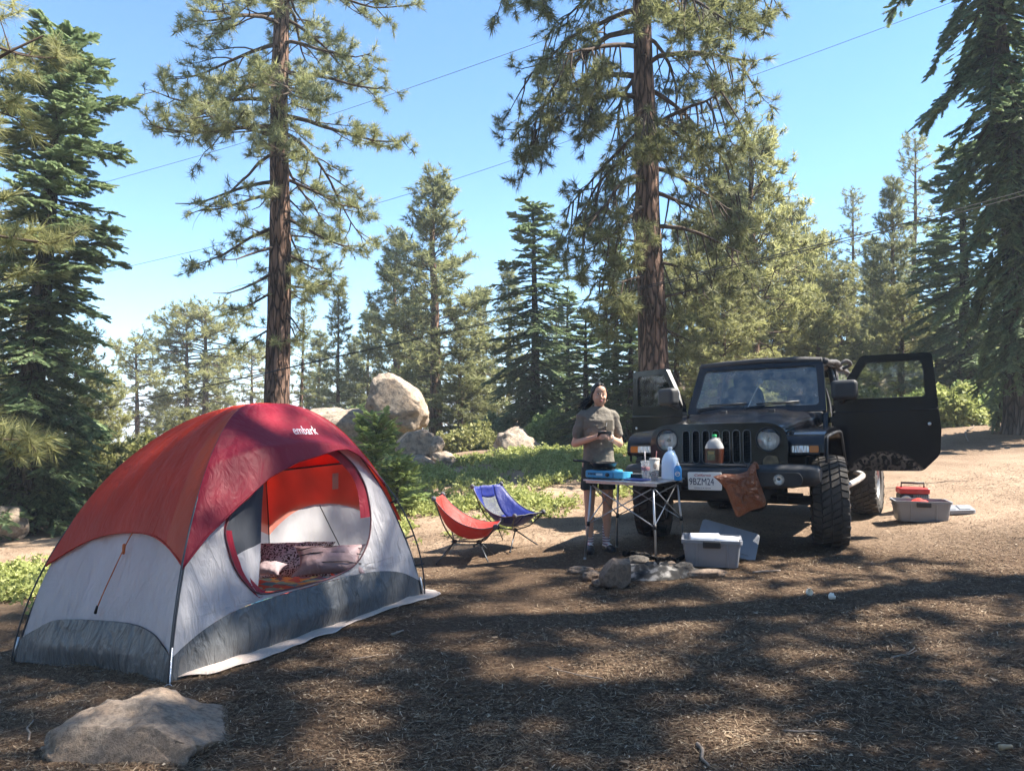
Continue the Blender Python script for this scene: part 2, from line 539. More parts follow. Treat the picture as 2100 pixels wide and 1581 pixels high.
def rock(name, loc, size, seed, rot=(0, 0, 0), cuts=(), m=None, label=None, cat='boulder', group=None, rough=.10, n=5, freq=1.0, power=1.0):
    """Weathered boulder: a sphere pushed by noise, sliced by flat joints. loc is the centre."""
    bm = bmesh.new()
    bmesh.ops.create_icosphere(bm, subdivisions=n, radius=1.0)
    V = np.array([v.co[:] for v in bm.verts])
    if power != 1.0:
        V = np.sign(V) * np.abs(V) ** power
        V /= np.abs(V).max()
    nn = V / np.linalg.norm(V, axis=1)[:, None]
    d = rough * 2.2 * fbm(nn * 1.1 * freq + seed * 3.1, seed, 2) + rough * .75 * fbm(nn * 3.2 * freq + seed, seed + 7, 4)
    d -= rough * .5 * np.clip(.12 - np.abs(vnoise(nn * 2.3 * freq + seed * 1.7, seed + 31)), 0, 1) * 6
    if n >= 6:
        d = d + rough * .22 * fbm(nn * 11 * freq + seed, seed + 3, 3) - rough * .35 * np.clip(.05 - np.abs(vnoise(nn * 3.4 + 5, seed + 17)), 0, 1) * 12
    V = V * (1 + d)[:, None]
    for (nx, ny, nz, off) in cuts:
        q = np.array([nx, ny, nz], float); q /= np.linalg.norm(q)
        h = V @ q - off
        V = V - np.where(h > 0, h * .93, 0)[:, None] * q
    V = V * np.array(size)
    me = bpy.data.meshes.new(name)
    for v, p in zip(bm.verts, V):
        v.co = p
    bm.to_mesh(me); bm.free()
    o = finish(name, me, m or M_GRANITE, smooth=True)
    o.location = loc; o.rotation_euler = rot
    return tag(o, label, cat, group)
# ------------------------------------------------------------------ trees
def foliage_mat(name, dark, mid, light, trans=.3, scale=1.4, rough=.55):
    m, n, l, b = material(name)
    out = n['Material Output']
    geo = n.new('ShaderNodeNewGeometry'); tc = n.new('ShaderNodeTexCoord'); oi = n.new('ShaderNodeObjectInfo')
    nz = n.new('ShaderNodeTexNoise'); nz.inputs['Scale'].default_value = scale; nz.inputs['Detail'].default_value = 3
    l.new(tc.outputs['Object'], nz.inputs['Vector'])
    a = n.new('ShaderNodeMath'); a.operation = 'MULTIPLY_ADD'; a.inputs[1].default_value = .55
    l.new(geo.outputs['Random Per Island'], a.inputs[0])
    s = n.new('ShaderNodeMath'); s.operation = 'MULTIPLY'; s.inputs[1].default_value = .45; l.new(nz.outputs[0], s.inputs[0]); l.new(s.outputs[0], a.inputs[2])
    rp = ramp(n, [(.12, dark), (.5, mid), (.88, light)]); l.new(a.outputs[0], rp.inputs[0])
    hs = n.new('ShaderNodeHueSaturation'); l.new(rp.outputs[0], hs.inputs['Color'])
    mr = n.new('ShaderNodeMapRange'); mr.inputs[3].default_value = .85; mr.inputs[4].default_value = 1.2; l.new(oi.outputs['Random'], mr.inputs[0]); l.new(mr.outputs[0], hs.inputs['Value'])
    l.new(hs.outputs[0], b.inputs['Base Color'])
    b.inputs['Roughness'].default_value = rough
    b.inputs['Specular IOR Level'].default_value = .3
    tr = n.new('ShaderNodeBsdfTranslucent'); l.new(hs.outputs[0], tr.inputs['Color'])
    mx = n.new('ShaderNodeMixShader'); mx.inputs[0].default_value = trans
    l.new(b.outputs[0], mx.inputs[1]); l.new(tr.outputs[0], mx.inputs[2]); l.new(mx.outputs[0], out.inputs['Surface'])
    return m

def bark_mat(name, dark, mid, light, vs_=1.0, bump=1.0):
    m, n, l, b = material(name)
    b.inputs['Roughness'].default_value = .92; b.inputs['Specular IOR Level'].default_value = .15
    tc = n.new('ShaderNodeTexCoord')
    mp = n.new('ShaderNodeMapping'); mp.inputs['Scale'].default_value = (1, 1, .18); l.new(tc.outputs['Object'], mp.inputs['Vector'])
    v = n.new('ShaderNodeTexVoronoi'); v.feature = 'DISTANCE_TO_EDGE'; v.inputs['Scale'].default_value = 13 * vs_
    nz = n.new('ShaderNodeTexNoise'); nz.inputs['Scale'].default_value = 9 * vs_; nz.inputs['Detail'].default_value = 7
    l.new(mp.outputs[0], nz.inputs['Vector'])
    wob = n.new('ShaderNodeMix'); wob.data_type = 'VECTOR'; wob.inputs[0].default_value = .12; l.new(mp.outputs[0], wob.inputs[4]); l.new(nz.outputs['Color'], wob.inputs[5]); l.new(wob.outputs[1], v.inputs['Vector'])
    e = ramp(n, [(0, (0, 0, 0)), (.16, (1, 1, 1))]); l.new(v.outputs['Distance'], e.inputs[0])
    rp = ramp(n, [(.3, dark), (.5, mid), (.72, light)]); l.new(nz.outputs[0], rp.inputs[0])
    mx = n.new('ShaderNodeMix'); mx.data_type = 'RGBA'; mx.inputs[6].default_value = tuple(x * .45 for x in dark) + (1,)
    l.new(e.outputs[0], mx.inputs[0]); l.new(rp.outputs[0], mx.inputs[7]); l.new(mx.outputs[2], b.inputs['Base Color'])
    ad = n.new('ShaderNodeMath'); ad.operation = 'MULTIPLY_ADD'; ad.inputs[1].default_value = .5; l.new(nz.outputs[0], ad.inputs[0]); l.new(e.outputs[0], ad.inputs[2])
    bp = n.new('ShaderNodeBump'); bp.inputs['Strength'].default_value = bump; bp.inputs['Distance'].default_value = .05
    l.new(ad.outputs[0], bp.inputs['Height']); l.new(bp.outputs[0], b.inputs['Normal'])
    return m

M_PINE = foliage_mat('pine_needles', (.09, .108, .048), (.24, .255, .11), (.42, .42, .21), .5)
M_OLIVE = foliage_mat('olive_pine_needles', (.13, .14, .052), (.31, .315, .13), (.48, .47, .23), .5)
M_FIR = foliage_mat('fir_needles', (.085, .13, .066), (.20, .275, .135), (.36, .43, .22), .48)
M_FIR_LIGHT = foliage_mat('young_fir_needles', (.12, .17, .055), (.26, .34, .115), (.40, .48, .20), .45)
M_BARK_PINE = bark_mat('pine_bark', (.08, .052, .040), (.20, .125, .092), (.33, .21, .155))
M_BARK_FIR = bark_mat('fir_bark', (.05, .04, .034), (.10, .082, .07), (.17, .145, .125))
M_TWIG = mat('twig_bark', (.085, .062, .048), .9, var=.35, scale=6, spec=.2)

def _unit(a):
    return a / (np.linalg.norm(a, axis=-1, keepdims=True) + 1e-12)

def tuft_template(kind, K, rng, wide=1.0):
    """K needle triangles: apex direction +Z, length about 1."""
    T = np.zeros((K, 3, 3))
    if kind == 'pine':                      # bottle brush: needles sweep out and forward round the shoot
        for k in range(K):
            ph = rng.uniform(0, 2 * math.pi); el = rng.uniform(-.45, 1.25)
            d = np.array([math.cos(ph) * math.cos(el), math.sin(ph) * math.cos(el), math.sin(el)])
            s = np.array([-math.sin(ph), math.cos(ph), 0]) * .5 * wide * rng.uniform(.7, 1.3)
            o = np.array([0, 0, rng.uniform(-.55, .15)])
            L = rng.uniform(.72, 1.0)
            T[k] = [o + s * .08, o - s * .08, o + d * L]
    elif kind == 'fir':                     # flat spray: side twiglets left and right of the axis
        for k in range(K):
            t = (k // 2) / (K // 2)
            sd = 1 if k % 2 else -1
            o = np.array([0, 0, t * .9 - .1])
            L = (.62 - .42 * t) * rng.uniform(.75, 1.15)
            d = _unit(np.array([sd * .85, rng.uniform(-.25, .12), .75]))
            w = np.array([0, .10, .0]) + np.array([-sd * .05, 0, .13]) * wide
            T[k] = [o - w * .5, o + w * .6, o + d * L]
    else:                                   # leaf: short wide leaves all round
        for k in range(K):
            d = _unit(rng.normal(size=3) + [0, 0, .6]); s = _unit(np.cross(d, rng.normal(size=3))) * .22 * wide
            o = rng.normal(size=3) * .28
            T[k] = [o + s, o - s, o + d * .5]
    return T

def scatter_tufts(P, D, S, U, T, rng):
    """Copy template T to each point: axis D, rough up U, size S -> (n,3) verts."""
    P, D, S = np.asarray(P, float), _unit(np.asarray(D, float)), np.asarray(S, float)
    if U is None:
        U = _unit(rng.normal(size=P.shape))
    X = _unit(np.cross(D, U)); Yv = np.cross(X, D)
    B = np.stack([X, Yv, D], -1)                                   # columns
    V = np.einsum('nij,kvj->nkvi', B, T) * S[:, None, None, None] + P[:, None, None, :]
    return V.reshape(-1, 3)

def segs_mesh(segs, sides):
    """Tapered prisms for limb segments (x0,y0,z0,x1,y1,z1,r0,r1)."""
    s = np.asarray(segs, float)
    a, b, r0, r1 = s[:, :3], s[:, 3:6], s[:, 6], s[:, 7]
    d = _unit(b - a)
    ref = np.where(np.abs(d[:, 2:3]) < .9, np.array([[0, 0, 1.0]]), np.array([[1.0, 0, 0]]))
    x = _unit(np.cross(d, ref)); y = np.cross(d, x)
    ang = np.linspace(0, 2 * math.pi, sides, endpoint=False)
    ring = np.cos(ang)[None, :, None] * x[:, None] + np.sin(ang)[None, :, None] * y[:, None]
    V = np.concatenate([a[:, None] + ring * r0[:, None, None], b[:, None] + ring * r1[:, None, None]], 1)
    n = len(s)
    j = np.arange(sides); k = (j + 1) % sides
    f = np.stack([j, k, k + sides, j + sides], 1)
    F = (f[None] + (np.arange(n) * 2 * sides)[:, None, None]).reshape(-1, 4)
    return V.reshape(-1, 3), F

class Skeleton:
    def __init__(s, seed):
        s.rng = np.random.default_rng(seed)
        s.seg, s.P, s.D, s.S, s.U = [], [], [], [], []
    def limb(s, p, d, L, r, n, droop=0.0, up=0.0, wob=.12):
        """Walks a limb, returns its points and directions."""
        rng = s.rng
        d = d / np.linalg.norm(d)
        pts, dirs = [p], [d]
        st = L / n
        for i in range(n):
            t = (i + 1) / n
            d = d + np.array([0, 0, -droop * st * (1 - t * .6) + up * st * max(0, t - .5) * 2]) + rng.normal(size=3) * wob * [1, 1, .6]
            d = d / np.linalg.norm(d)
            q = p + d * st
            s.seg.append((*p, *q, r * (1 - .8 * (i / n)), r * (1 - .8 * t)))
            p = q; pts.append(p); dirs.append(d)
        return pts, dirs
    def tuft(s, p, d, size, u=None):
        s.P.append(p); s.D.append(d); s.S.append(size * s.rng.uniform(.75, 1.2)); s.U.append(u if u is not None else (0, 0, 1))

def trunk_path(H, lean, seed, n=26, bend=.012):
    rng = np.random.default_rng(seed + 99)
    t = np.linspace(0, 1, n)
    off = np.cumsum(np.cumsum(rng.normal(size=(n, 2)), 0), 0); off -= np.outer(t, off[-1]) ; off *= bend * H / (np.abs(off).max() + 1e-9)
    return np.stack([lean[0] * t * H + off[:, 0], lean[1] * t * H + off[:, 1], t * H], 1)

def trunk_mesh(path, r0, seed, top=.12, sides=28, rings=110, ridges=.06, flare=.35):
    H = path[-1, 2]
    zz = np.linspace(-.5, H, rings)
    cx = np.interp(zz, path[:, 2], path[:, 0]); cy = np.interp(zz, path[:, 2], path[:, 1])
    t = np.clip(zz / H, 0, 1)
    rad = r0 * ((1 - t) ** .85 * (1 - top) + top) * (1 + flare * np.exp(-np.maximum(zz, 0) / .5))
    ang = np.linspace(0, 2 * math.pi, sides, endpoint=False)
    A, Z = np.meshgrid(ang, zz)
    Q = np.stack([np.cos(A).ravel() * 3.2, np.sin(A).ravel() * 3.2, Z.ravel() * .9], 1)
    rel = 1 + ridges * fbm(Q, seed, 3)
    rr = np.repeat(rad, sides) * rel
    V = np.stack([np.repeat(cx, sides) + np.cos(A).ravel() * rr, np.repeat(cy, sides) + np.sin(A).ravel() * rr, Z.ravel()], 1)
    i, j = np.meshgrid(np.arange(rings - 1), np.arange(sides), indexing='ij')
    a = (i * sides + j).ravel(); b = (i * sides + (j + 1) % sides).ravel()
    return V, np.stack([a, b, b + sides, a + sides], 1)

def grow_pine(seed, H, lean=(0, 0), cb=.3, n=60, L=2.6, top_L=.35, shape=1.0, e0=-25, e1=35, droop=.25, up=.45, sp1=.34, sp2=.2, size=.2, hang=0.0,
              az_bias=None, dead=.08, r_limb=.045, gaps=.25, twig=.26):
    """Limbs with upswept ends, side shoots and brushes of long needles."""
    S = Skeleton(seed); rng = S.rng
    path = trunk_path(H, lean, seed)
    az = rng.uniform(0, 6.28)
    for i in range(n):
        f = (i + rng.uniform(0, 1)) / n
        t = cb + (1 - cb) * f ** .92
        z = t * H
        az += 2.4 + rng.normal() * .5
        e = R(e0 + (e1 - e0) * f + rng.normal() * 8)
        if rng.uniform() < gaps * (1 - f): LL = L * rng.uniform(.35, .6)
        else: LL = L * rng.uniform(.75, 1.12)
        prof = (top_L + (1 - top_L) * (1 - f) ** shape) if shape > 0 else 1
        if f < .12: prof *= .62 + 3 * f
        LL *= prof
        if az_bias: LL *= az_bias(az, z)
        if LL < .15: continue
        p = np.array([np.interp(z, path[:, 2], path[:, 0]), np.interp(z, path[:, 2], path[:, 1]), z])
        d = np.array([math.cos(az) * math.cos(e), math.sin(az) * math.cos(e), math.sin(e)])
        ns = max(4, int(LL / .3))
        is_dead = rng.uniform() < dead * 2 * (1 - f)
        pts, dirs = S.limb(p, d, LL, r_limb * (.35 + .65 * min(1, LL / L)), ns, droop, up)
        if is_dead:
            for k in range(2, ns):
                S.limb(pts[k], dirs[k] + rng.normal(size=3) * .9, rng.uniform(.2, .6), .008, 3, .3, 0, .2)
            continue
        n1 = max(2, int(LL / sp1))
        for k in range(n1 + 1):
            ff = .22 + .78 * (k + rng.uniform(-.3, .3)) / max(1, n1)
            ff = min(max(ff, .12), 1)
            q = ff * ns; a = int(min(q, ns - 1)); w = q - a
            pp = pts[a] * (1 - w) + pts[a + 1] * w; dd = dirs[a]
            side = (1 if k % 2 else -1) * rng.uniform(.6, 1.3)
            lat = np.cross(dd, [0, 0, 1]); lat /= np.linalg.norm(lat) + 1e-9
            d1 = dd * .8 + lat * side + np.array([0, 0, rng.uniform(-.25, .35)])
            l1 = (LL * .34 * (1.15 - ff) + twig) * rng.uniform(.7, 1.3)
            if hang and rng.uniform() < .8:
                d1 = dd * .35 + lat * side * .35 + np.array([0, 0, -hang * rng.uniform(.4, 1.2)])
                l1 = (.35 + hang * .9 * rng.uniform(.2, 1)) * min(1, LL / L + .3)
            m1 = max(2, int(l1 / .2))
            p1, q1 = S.limb(pp, d1, l1, .013 * (.5 + min(1, l1)), m1, .4 if not hang else 1.0, 1.0 if not hang else 2.2, .16)
            S.tuft(p1[-1], q1[-1], size)
            n2 = max(0, int(l1 / sp2))
            for j in range(n2):
                f2 = (.3 if not hang else .45) + (.65 if not hang else .5) * (j + rng.uniform(0, 1)) / max(1, n2)
                a2 = int(min(f2 * m1, m1 - 1)); w2 = f2 * m1 - a2
                p2 = p1[a2] * (1 - w2) + p1[min(a2 + 1, m1)] * w2
                d2 = q1[a2] * .6 + rng.normal(size=3) * .6 + np.array([0, 0, .35 if not hang else -.1])
                pe, qe = S.limb(p2, d2, twig * rng.uniform(.4, 1.0), .006, 2, 0, 1.2, .15)
                S.tuft(pe[-1], qe[-1], size)
        S.tuft(pts[-1], dirs[-1], size)
    top = path[-1]
    for k in range(8):
        zt = H * (1 - .012 * k)
        S.tuft(np.array([np.interp(zt, path[:, 2], path[:, 0]), np.interp(zt, path[:, 2], path[:, 1]), zt]), np.array([rng.normal() * .5, rng.normal() * .5, 1]), size)
    return S, path

def grow_fir(seed, H, lean=(0, 0), cb=.05, n=90, L=1.8, shape=.8, e0=-28, e1=25, droop=.30, up=.25, sp1=.17, size=.26, az_bias=None, r_limb=.03, top_L=.12, gaps=.12, sub=.28):
    """Flat layered boughs of short needled sprays."""
    S = Skeleton(seed); rng = S.rng
    path = trunk_path(H, lean, seed, bend=.006)
    az = 0
    for i in range(n):
        f = (i + rng.uniform(0, 1)) / n
        z = (cb + (1 - cb) * f) * H
        az += 2.4 + rng.normal() * .4
        e = R(e0 + (e1 - e0) * f + rng.normal() * 7)
        LL = L * (top_L + (1 - top_L) * (1 - f) ** shape) * rng.uniform(.7, 1.15)
        if rng.uniform() < gaps: LL *= .45
        if az_bias: LL *= az_bias(az, z)
        if LL < .12: continue
        p = np.array([np.interp(z, path[:, 2], path[:, 0]), np.interp(z, path[:, 2], path[:, 1]), z])
        d = np.array([math.cos(az) * math.cos(e), math.sin(az) * math.cos(e), math.sin(e)])
        ns = max(3, int(LL / .28))
        pts, dirs = S.limb(p, d, LL, r_limb * (.3 + .7 * min(1, LL / L)), ns, droop, up, .07)
        n1 = max(2, int(LL / sp1))
        for k in range(n1 + 1):
            ff = .16 + .84 * k / max(1, n1)
            q = ff * ns; a = int(min(q, ns - 1)); w = q - a
            pp = pts[a] * (1 - w) + pts[a + 1] * w; dd = dirs[a]
            lat = np.cross(dd, [0, 0, 1]); lat /= np.linalg.norm(lat) + 1e-9
            for side in (-1, 1):
                if rng.uniform() < .12: continue
                l1 = (LL * sub * (1.1 - ff) + .10) * rng.uniform(.6, 1.25)
                d1 = dd * .75 + lat * side * .9 + np.array([0, 0, rng.uniform(-.28, .08)])
                m1 = max(1, int(l1 / .16))
                p1, q1 = S.limb(pp, d1, l1, .006, m1, .5, .2, .06)
                for j in range(m1 + 1):
                    S.tuft(p1[j], q1[j] + rng.normal(size=3) * .18, size, np.array([0, 0, 1]) + rng.normal(size=3) * .3)
            S.tuft(pp, dd, size, np.array([0, 0, 1]) + rng.normal(size=3) * .3)
    for k in range(10):
        zt = H * (1 - .008 * k)
        S.tuft(np.array([path[-1, 0], path[-1, 1], zt]), np.array([rng.normal() * .6, rng.normal() * .6, 1]), size * .8)
    return S, path

_tree_cache = {}
def tree_meshes(key, S, path, r0, kind, K, m_leaf, m_bark, wide=1.0, sides=28, rings=110, seed=0, flare=.35, limb_sides=5):
    """(trunk, limbs, crown) mesh data of one tree."""
    rng = np.random.default_rng(seed + 5)
    tv, tf = trunk_mesh(path, r0, seed, sides=sides, rings=rings, flare=flare)
    tm = raw_mesh('trunk', tv, tf); tm.materials.append(m_bark)
    tm.polygons.foreach_set('use_smooth', [True] * len(tm.polygons))
    lv, lf = segs_mesh(S.seg, limb_sides)
    lm = raw_mesh('limbs', lv, lf); lm.materials.append(M_TWIG)
    lm.polygons.foreach_set('use_smooth', [True] * len(lm.polygons))
    P, D, Z, U = np.array(S.P), np.array(S.D), np.array(S.S), np.array(S.U, float)
    parts = []
    nt = 3
    which = rng.integers(0, nt, len(P))
    for k in range(nt):
        s = which == k
        T = tuft_template(kind, K, rng, wide)
        parts.append(scatter_tufts(P[s], D[s], Z[s], _unit(rng.normal(size=(s.sum(), 3))) if kind == 'pine' else U[s], T, rng))
    V = np.concatenate(parts)
    cm = raw_mesh('crown', V, np.arange(len(V)).reshape(-1, 3)); cm.materials.append(m_leaf)
    return tm, lm, cm

TRIS = [0]
def plant_tree(name, meshes, loc, label, scale=(1, 1, 1), rotz=0, group=None, cat='tree'):
    r = thing(name, label, cat, loc, rotz, group)
    r.scale = scale
    for nm, me in zip(('trunk', 'limbs', 'crown'), meshes):
        if me is None: continue
        o = bpy.data.objects.new(nm, me); COL.objects.link(o); o.parent = r
        if nm != 'trunk': o['kind'] = 'stuff'
    return r
def on_ground(u, Y, sink=.05):
    """Ground point at depth Y below pixel column u."""
    x = (u - CU) / FPX * Y
    return (x, Y, gz(x, Y) - sink)

# --- the two tall pines
def bias_a(az, z):
    k = np.interp(z, [2.5, 4, 5.5, 6.6, 7.6, 9, 11, 14, 17], [.45, .62, .66, .72, 1.12, .95, .85, .6, .25])
    return k * (1.08 if math.cos(az) < -.2 and 6.8 < z < 8.6 else .95)
S, pth = grow_pine(11, 17.0, (.018, .0), .17, 92, 2.9, shape=0, e0=-22, e1=22, droop=.32, up=.75, sp1=.27, sp2=.125, size=.185, az_bias=bias_a, dead=.10, r_limb=.055, gaps=.2)
plant_tree('pine_tree', tree_meshes('a', S, pth, .285, 'pine', 42, M_PINE, M_BARK_PINE, .95, seed=11, flare=.15, limb_sides=4), on_ground(570, 16),
           'tall straight pine rising behind the red tent, its trunk bare low down')

def bias_b(az, z):
    k = np.interp(z, [2, 3, 4.5, 6, 7.5, 9, 11, 15], [.35, .5, .75, .95, 1.05, 1.05, .8, .25])
    return k * (1.0 if math.cos(az) < .1 else .92)
S, pth = grow_pine(23, 15.0, (-.028, .0), .17, 66, 2.7, shape=0, e0=2, e1=30, droop=.62, up=.45, sp1=.18, sp2=.15, size=.19, hang=1.0, az_bias=bias_b, dead=.05, r_limb=.06, gaps=.15)
plant_tree('pine_tree', tree_meshes('b', S, pth, .285, 'pine', 42, M_PINE, M_BARK_PINE, .95, seed=23, flare=.2, limb_sides=4), on_ground(1347, 13.5),
           'big red-barked pine with long hanging boughs just behind the black off-road car')

# --- firs at both edges
S, pth = grow_fir(31, 8.6, (.075, 0), .06, 240, 1.35, shape=.45, e0=-30, e1=20, sp1=.13, size=.21, gaps=.2, top_L=.22, az_bias=lambda a, z: .72 + .55 * (0.5 + 0.5 * float(vnoise(np.array([[math.cos(a) * 1.5 + 9, math.sin(a) * 1.5, z * 1.1]]), 5)[0])) * 1.3)
plant_tree('fir_tree', tree_meshes('c', S, pth, .24, 'fir', 20, M_FIR, M_BARK_FIR, 1.3, seed=31), on_ground(40, 13),
           'dense blue-green fir with a leaning tip at the left edge')
S, pth = grow_fir(37, 17.0, (-.045, 0), .13, 200, 2.1, shape=.5, e0=-55, e1=-5, droop=.5, up=.1, sp1=.15, size=.22, r_limb=.04, gaps=.3, az_bias=lambda a, z: .72 + .55 * (0.5 + 0.5 * float(vnoise(np.array([[math.cos(a) * 1.5 + 9, math.sin(a) * 1.5, z * 1.1]]), 5)[0])) * 1.3)
plant_tree('fir_tree', tree_meshes('d', S, pth, .30, 'fir', 18, M_FIR, M_BARK_FIR, 1.3, seed=37), on_ground(2096, 15),
           'tall dark fir with drooping boughs at the right edge')
S, pth = grow_fir(41, 8.0, (.01, 0), .07, 130, 1.9, shape=.7, e0=-35, e1=15, sp1=.15, size=.23, gaps=.22, az_bias=lambda a, z: .72 + .55 * (0.5 + 0.5 * float(vnoise(np.array([[math.cos(a) * 1.5 + 9, math.sin(a) * 1.5, z * 1.1]]), 5)[0])) * 1.3)
FIR1 = tree_meshes('e', S, pth, .17, 'fir', 16, M_FIR, M_BARK_FIR, 1.6, sides=14, rings=50, seed=41)
S, pth = grow_fir(43, 8.0, (-.01, 0), .06, 120, 1.8, shape=.75, e0=-25, e1=25, sp1=.15, size=.24, gaps=.22, az_bias=lambda a, z: .72 + .55 * (0.5 + 0.5 * float(vnoise(np.array([[math.cos(a) * 1.5 + 9, math.sin(a) * 1.5, z * 1.1]]), 5)[0])) * 1.3)
FIR2 = tree_meshes('f', S, pth, .16, 'fir', 16, M_FIR, M_BARK_FIR, 1.6, sides=14, rings=50, seed=43)

# --- pines of the background
S, pth = grow_pine(51, 10, (0, 0), .05, 96, 2.3, shape=.85, top_L=.12, e0=-8, e1=55, droop=.1, up=.6, sp1=.24, sp2=.13, size=.25)
P1 = tree_meshes('p1', S, pth, .19, 'pine', 16, M_PINE, M_BARK_PINE, 1.9, sides=14, rings=50, seed=51, limb_sides=3)
S, pth = grow_pine(53, 10, (.01, 0), .08, 84, 1.9, shape=1.1, top_L=.1, e0=-15, e1=50, droop=.1, up=.6, sp1=.24, sp2=.13, size=.24, gaps=.35)
P2 = tree_meshes('p2', S, pth, .15, 'pine', 15, M_PINE, M_BARK_PINE, 1.9, sides=14, rings=50, seed=53, limb_sides=3)
S, pth = grow_pine(57, 9, (0, 0), .05, 100, 2.7, shape=.6, top_L=.3, e0=-5, e1=50, droop=.2, up=.6, sp1=.27, sp2=.16, size=.25, gaps=.2)
P3 = tree_meshes('p3', S, pth, .24, 'pine', 15, M_OLIVE, M_BARK_PINE, 1.9, sides=14, rings=50, seed=57, limb_sides=3)
S, pth = grow_pine(59, 8, (.02, 0), .42, 46, 1.7, shape=0, e0=-25, e1=40, droop=.35, up=.5, sp1=.28, sp2=.16, size=.22, az_bias=lambda a, z: np.interp(z, [3, 5, 6.5, 7.6, 8], [.7, .8, 1.05, .8, .4]))
P4 = tree_meshes('p4', S, pth, .17, 'pine', 15, M_OLIVE, M_BARK_PINE, 1.9, sides=14, rings=50, seed=59, limb_sides=3)
S, pth = grow_pine(61, 10, (0, 0), .35, 42, 1.3, shape=.8, top_L=.25, e0=-30, e1=40, droop=.2, up=.6, sp1=.32, sp2=.2, size=.22, gaps=.45)
P5 = tree_meshes('p5', S, pth, .14, 'pine', 15, M_PINE, M_BARK_PINE, 1.9, sides=14, rings=50, seed=61, limb_sides=3)

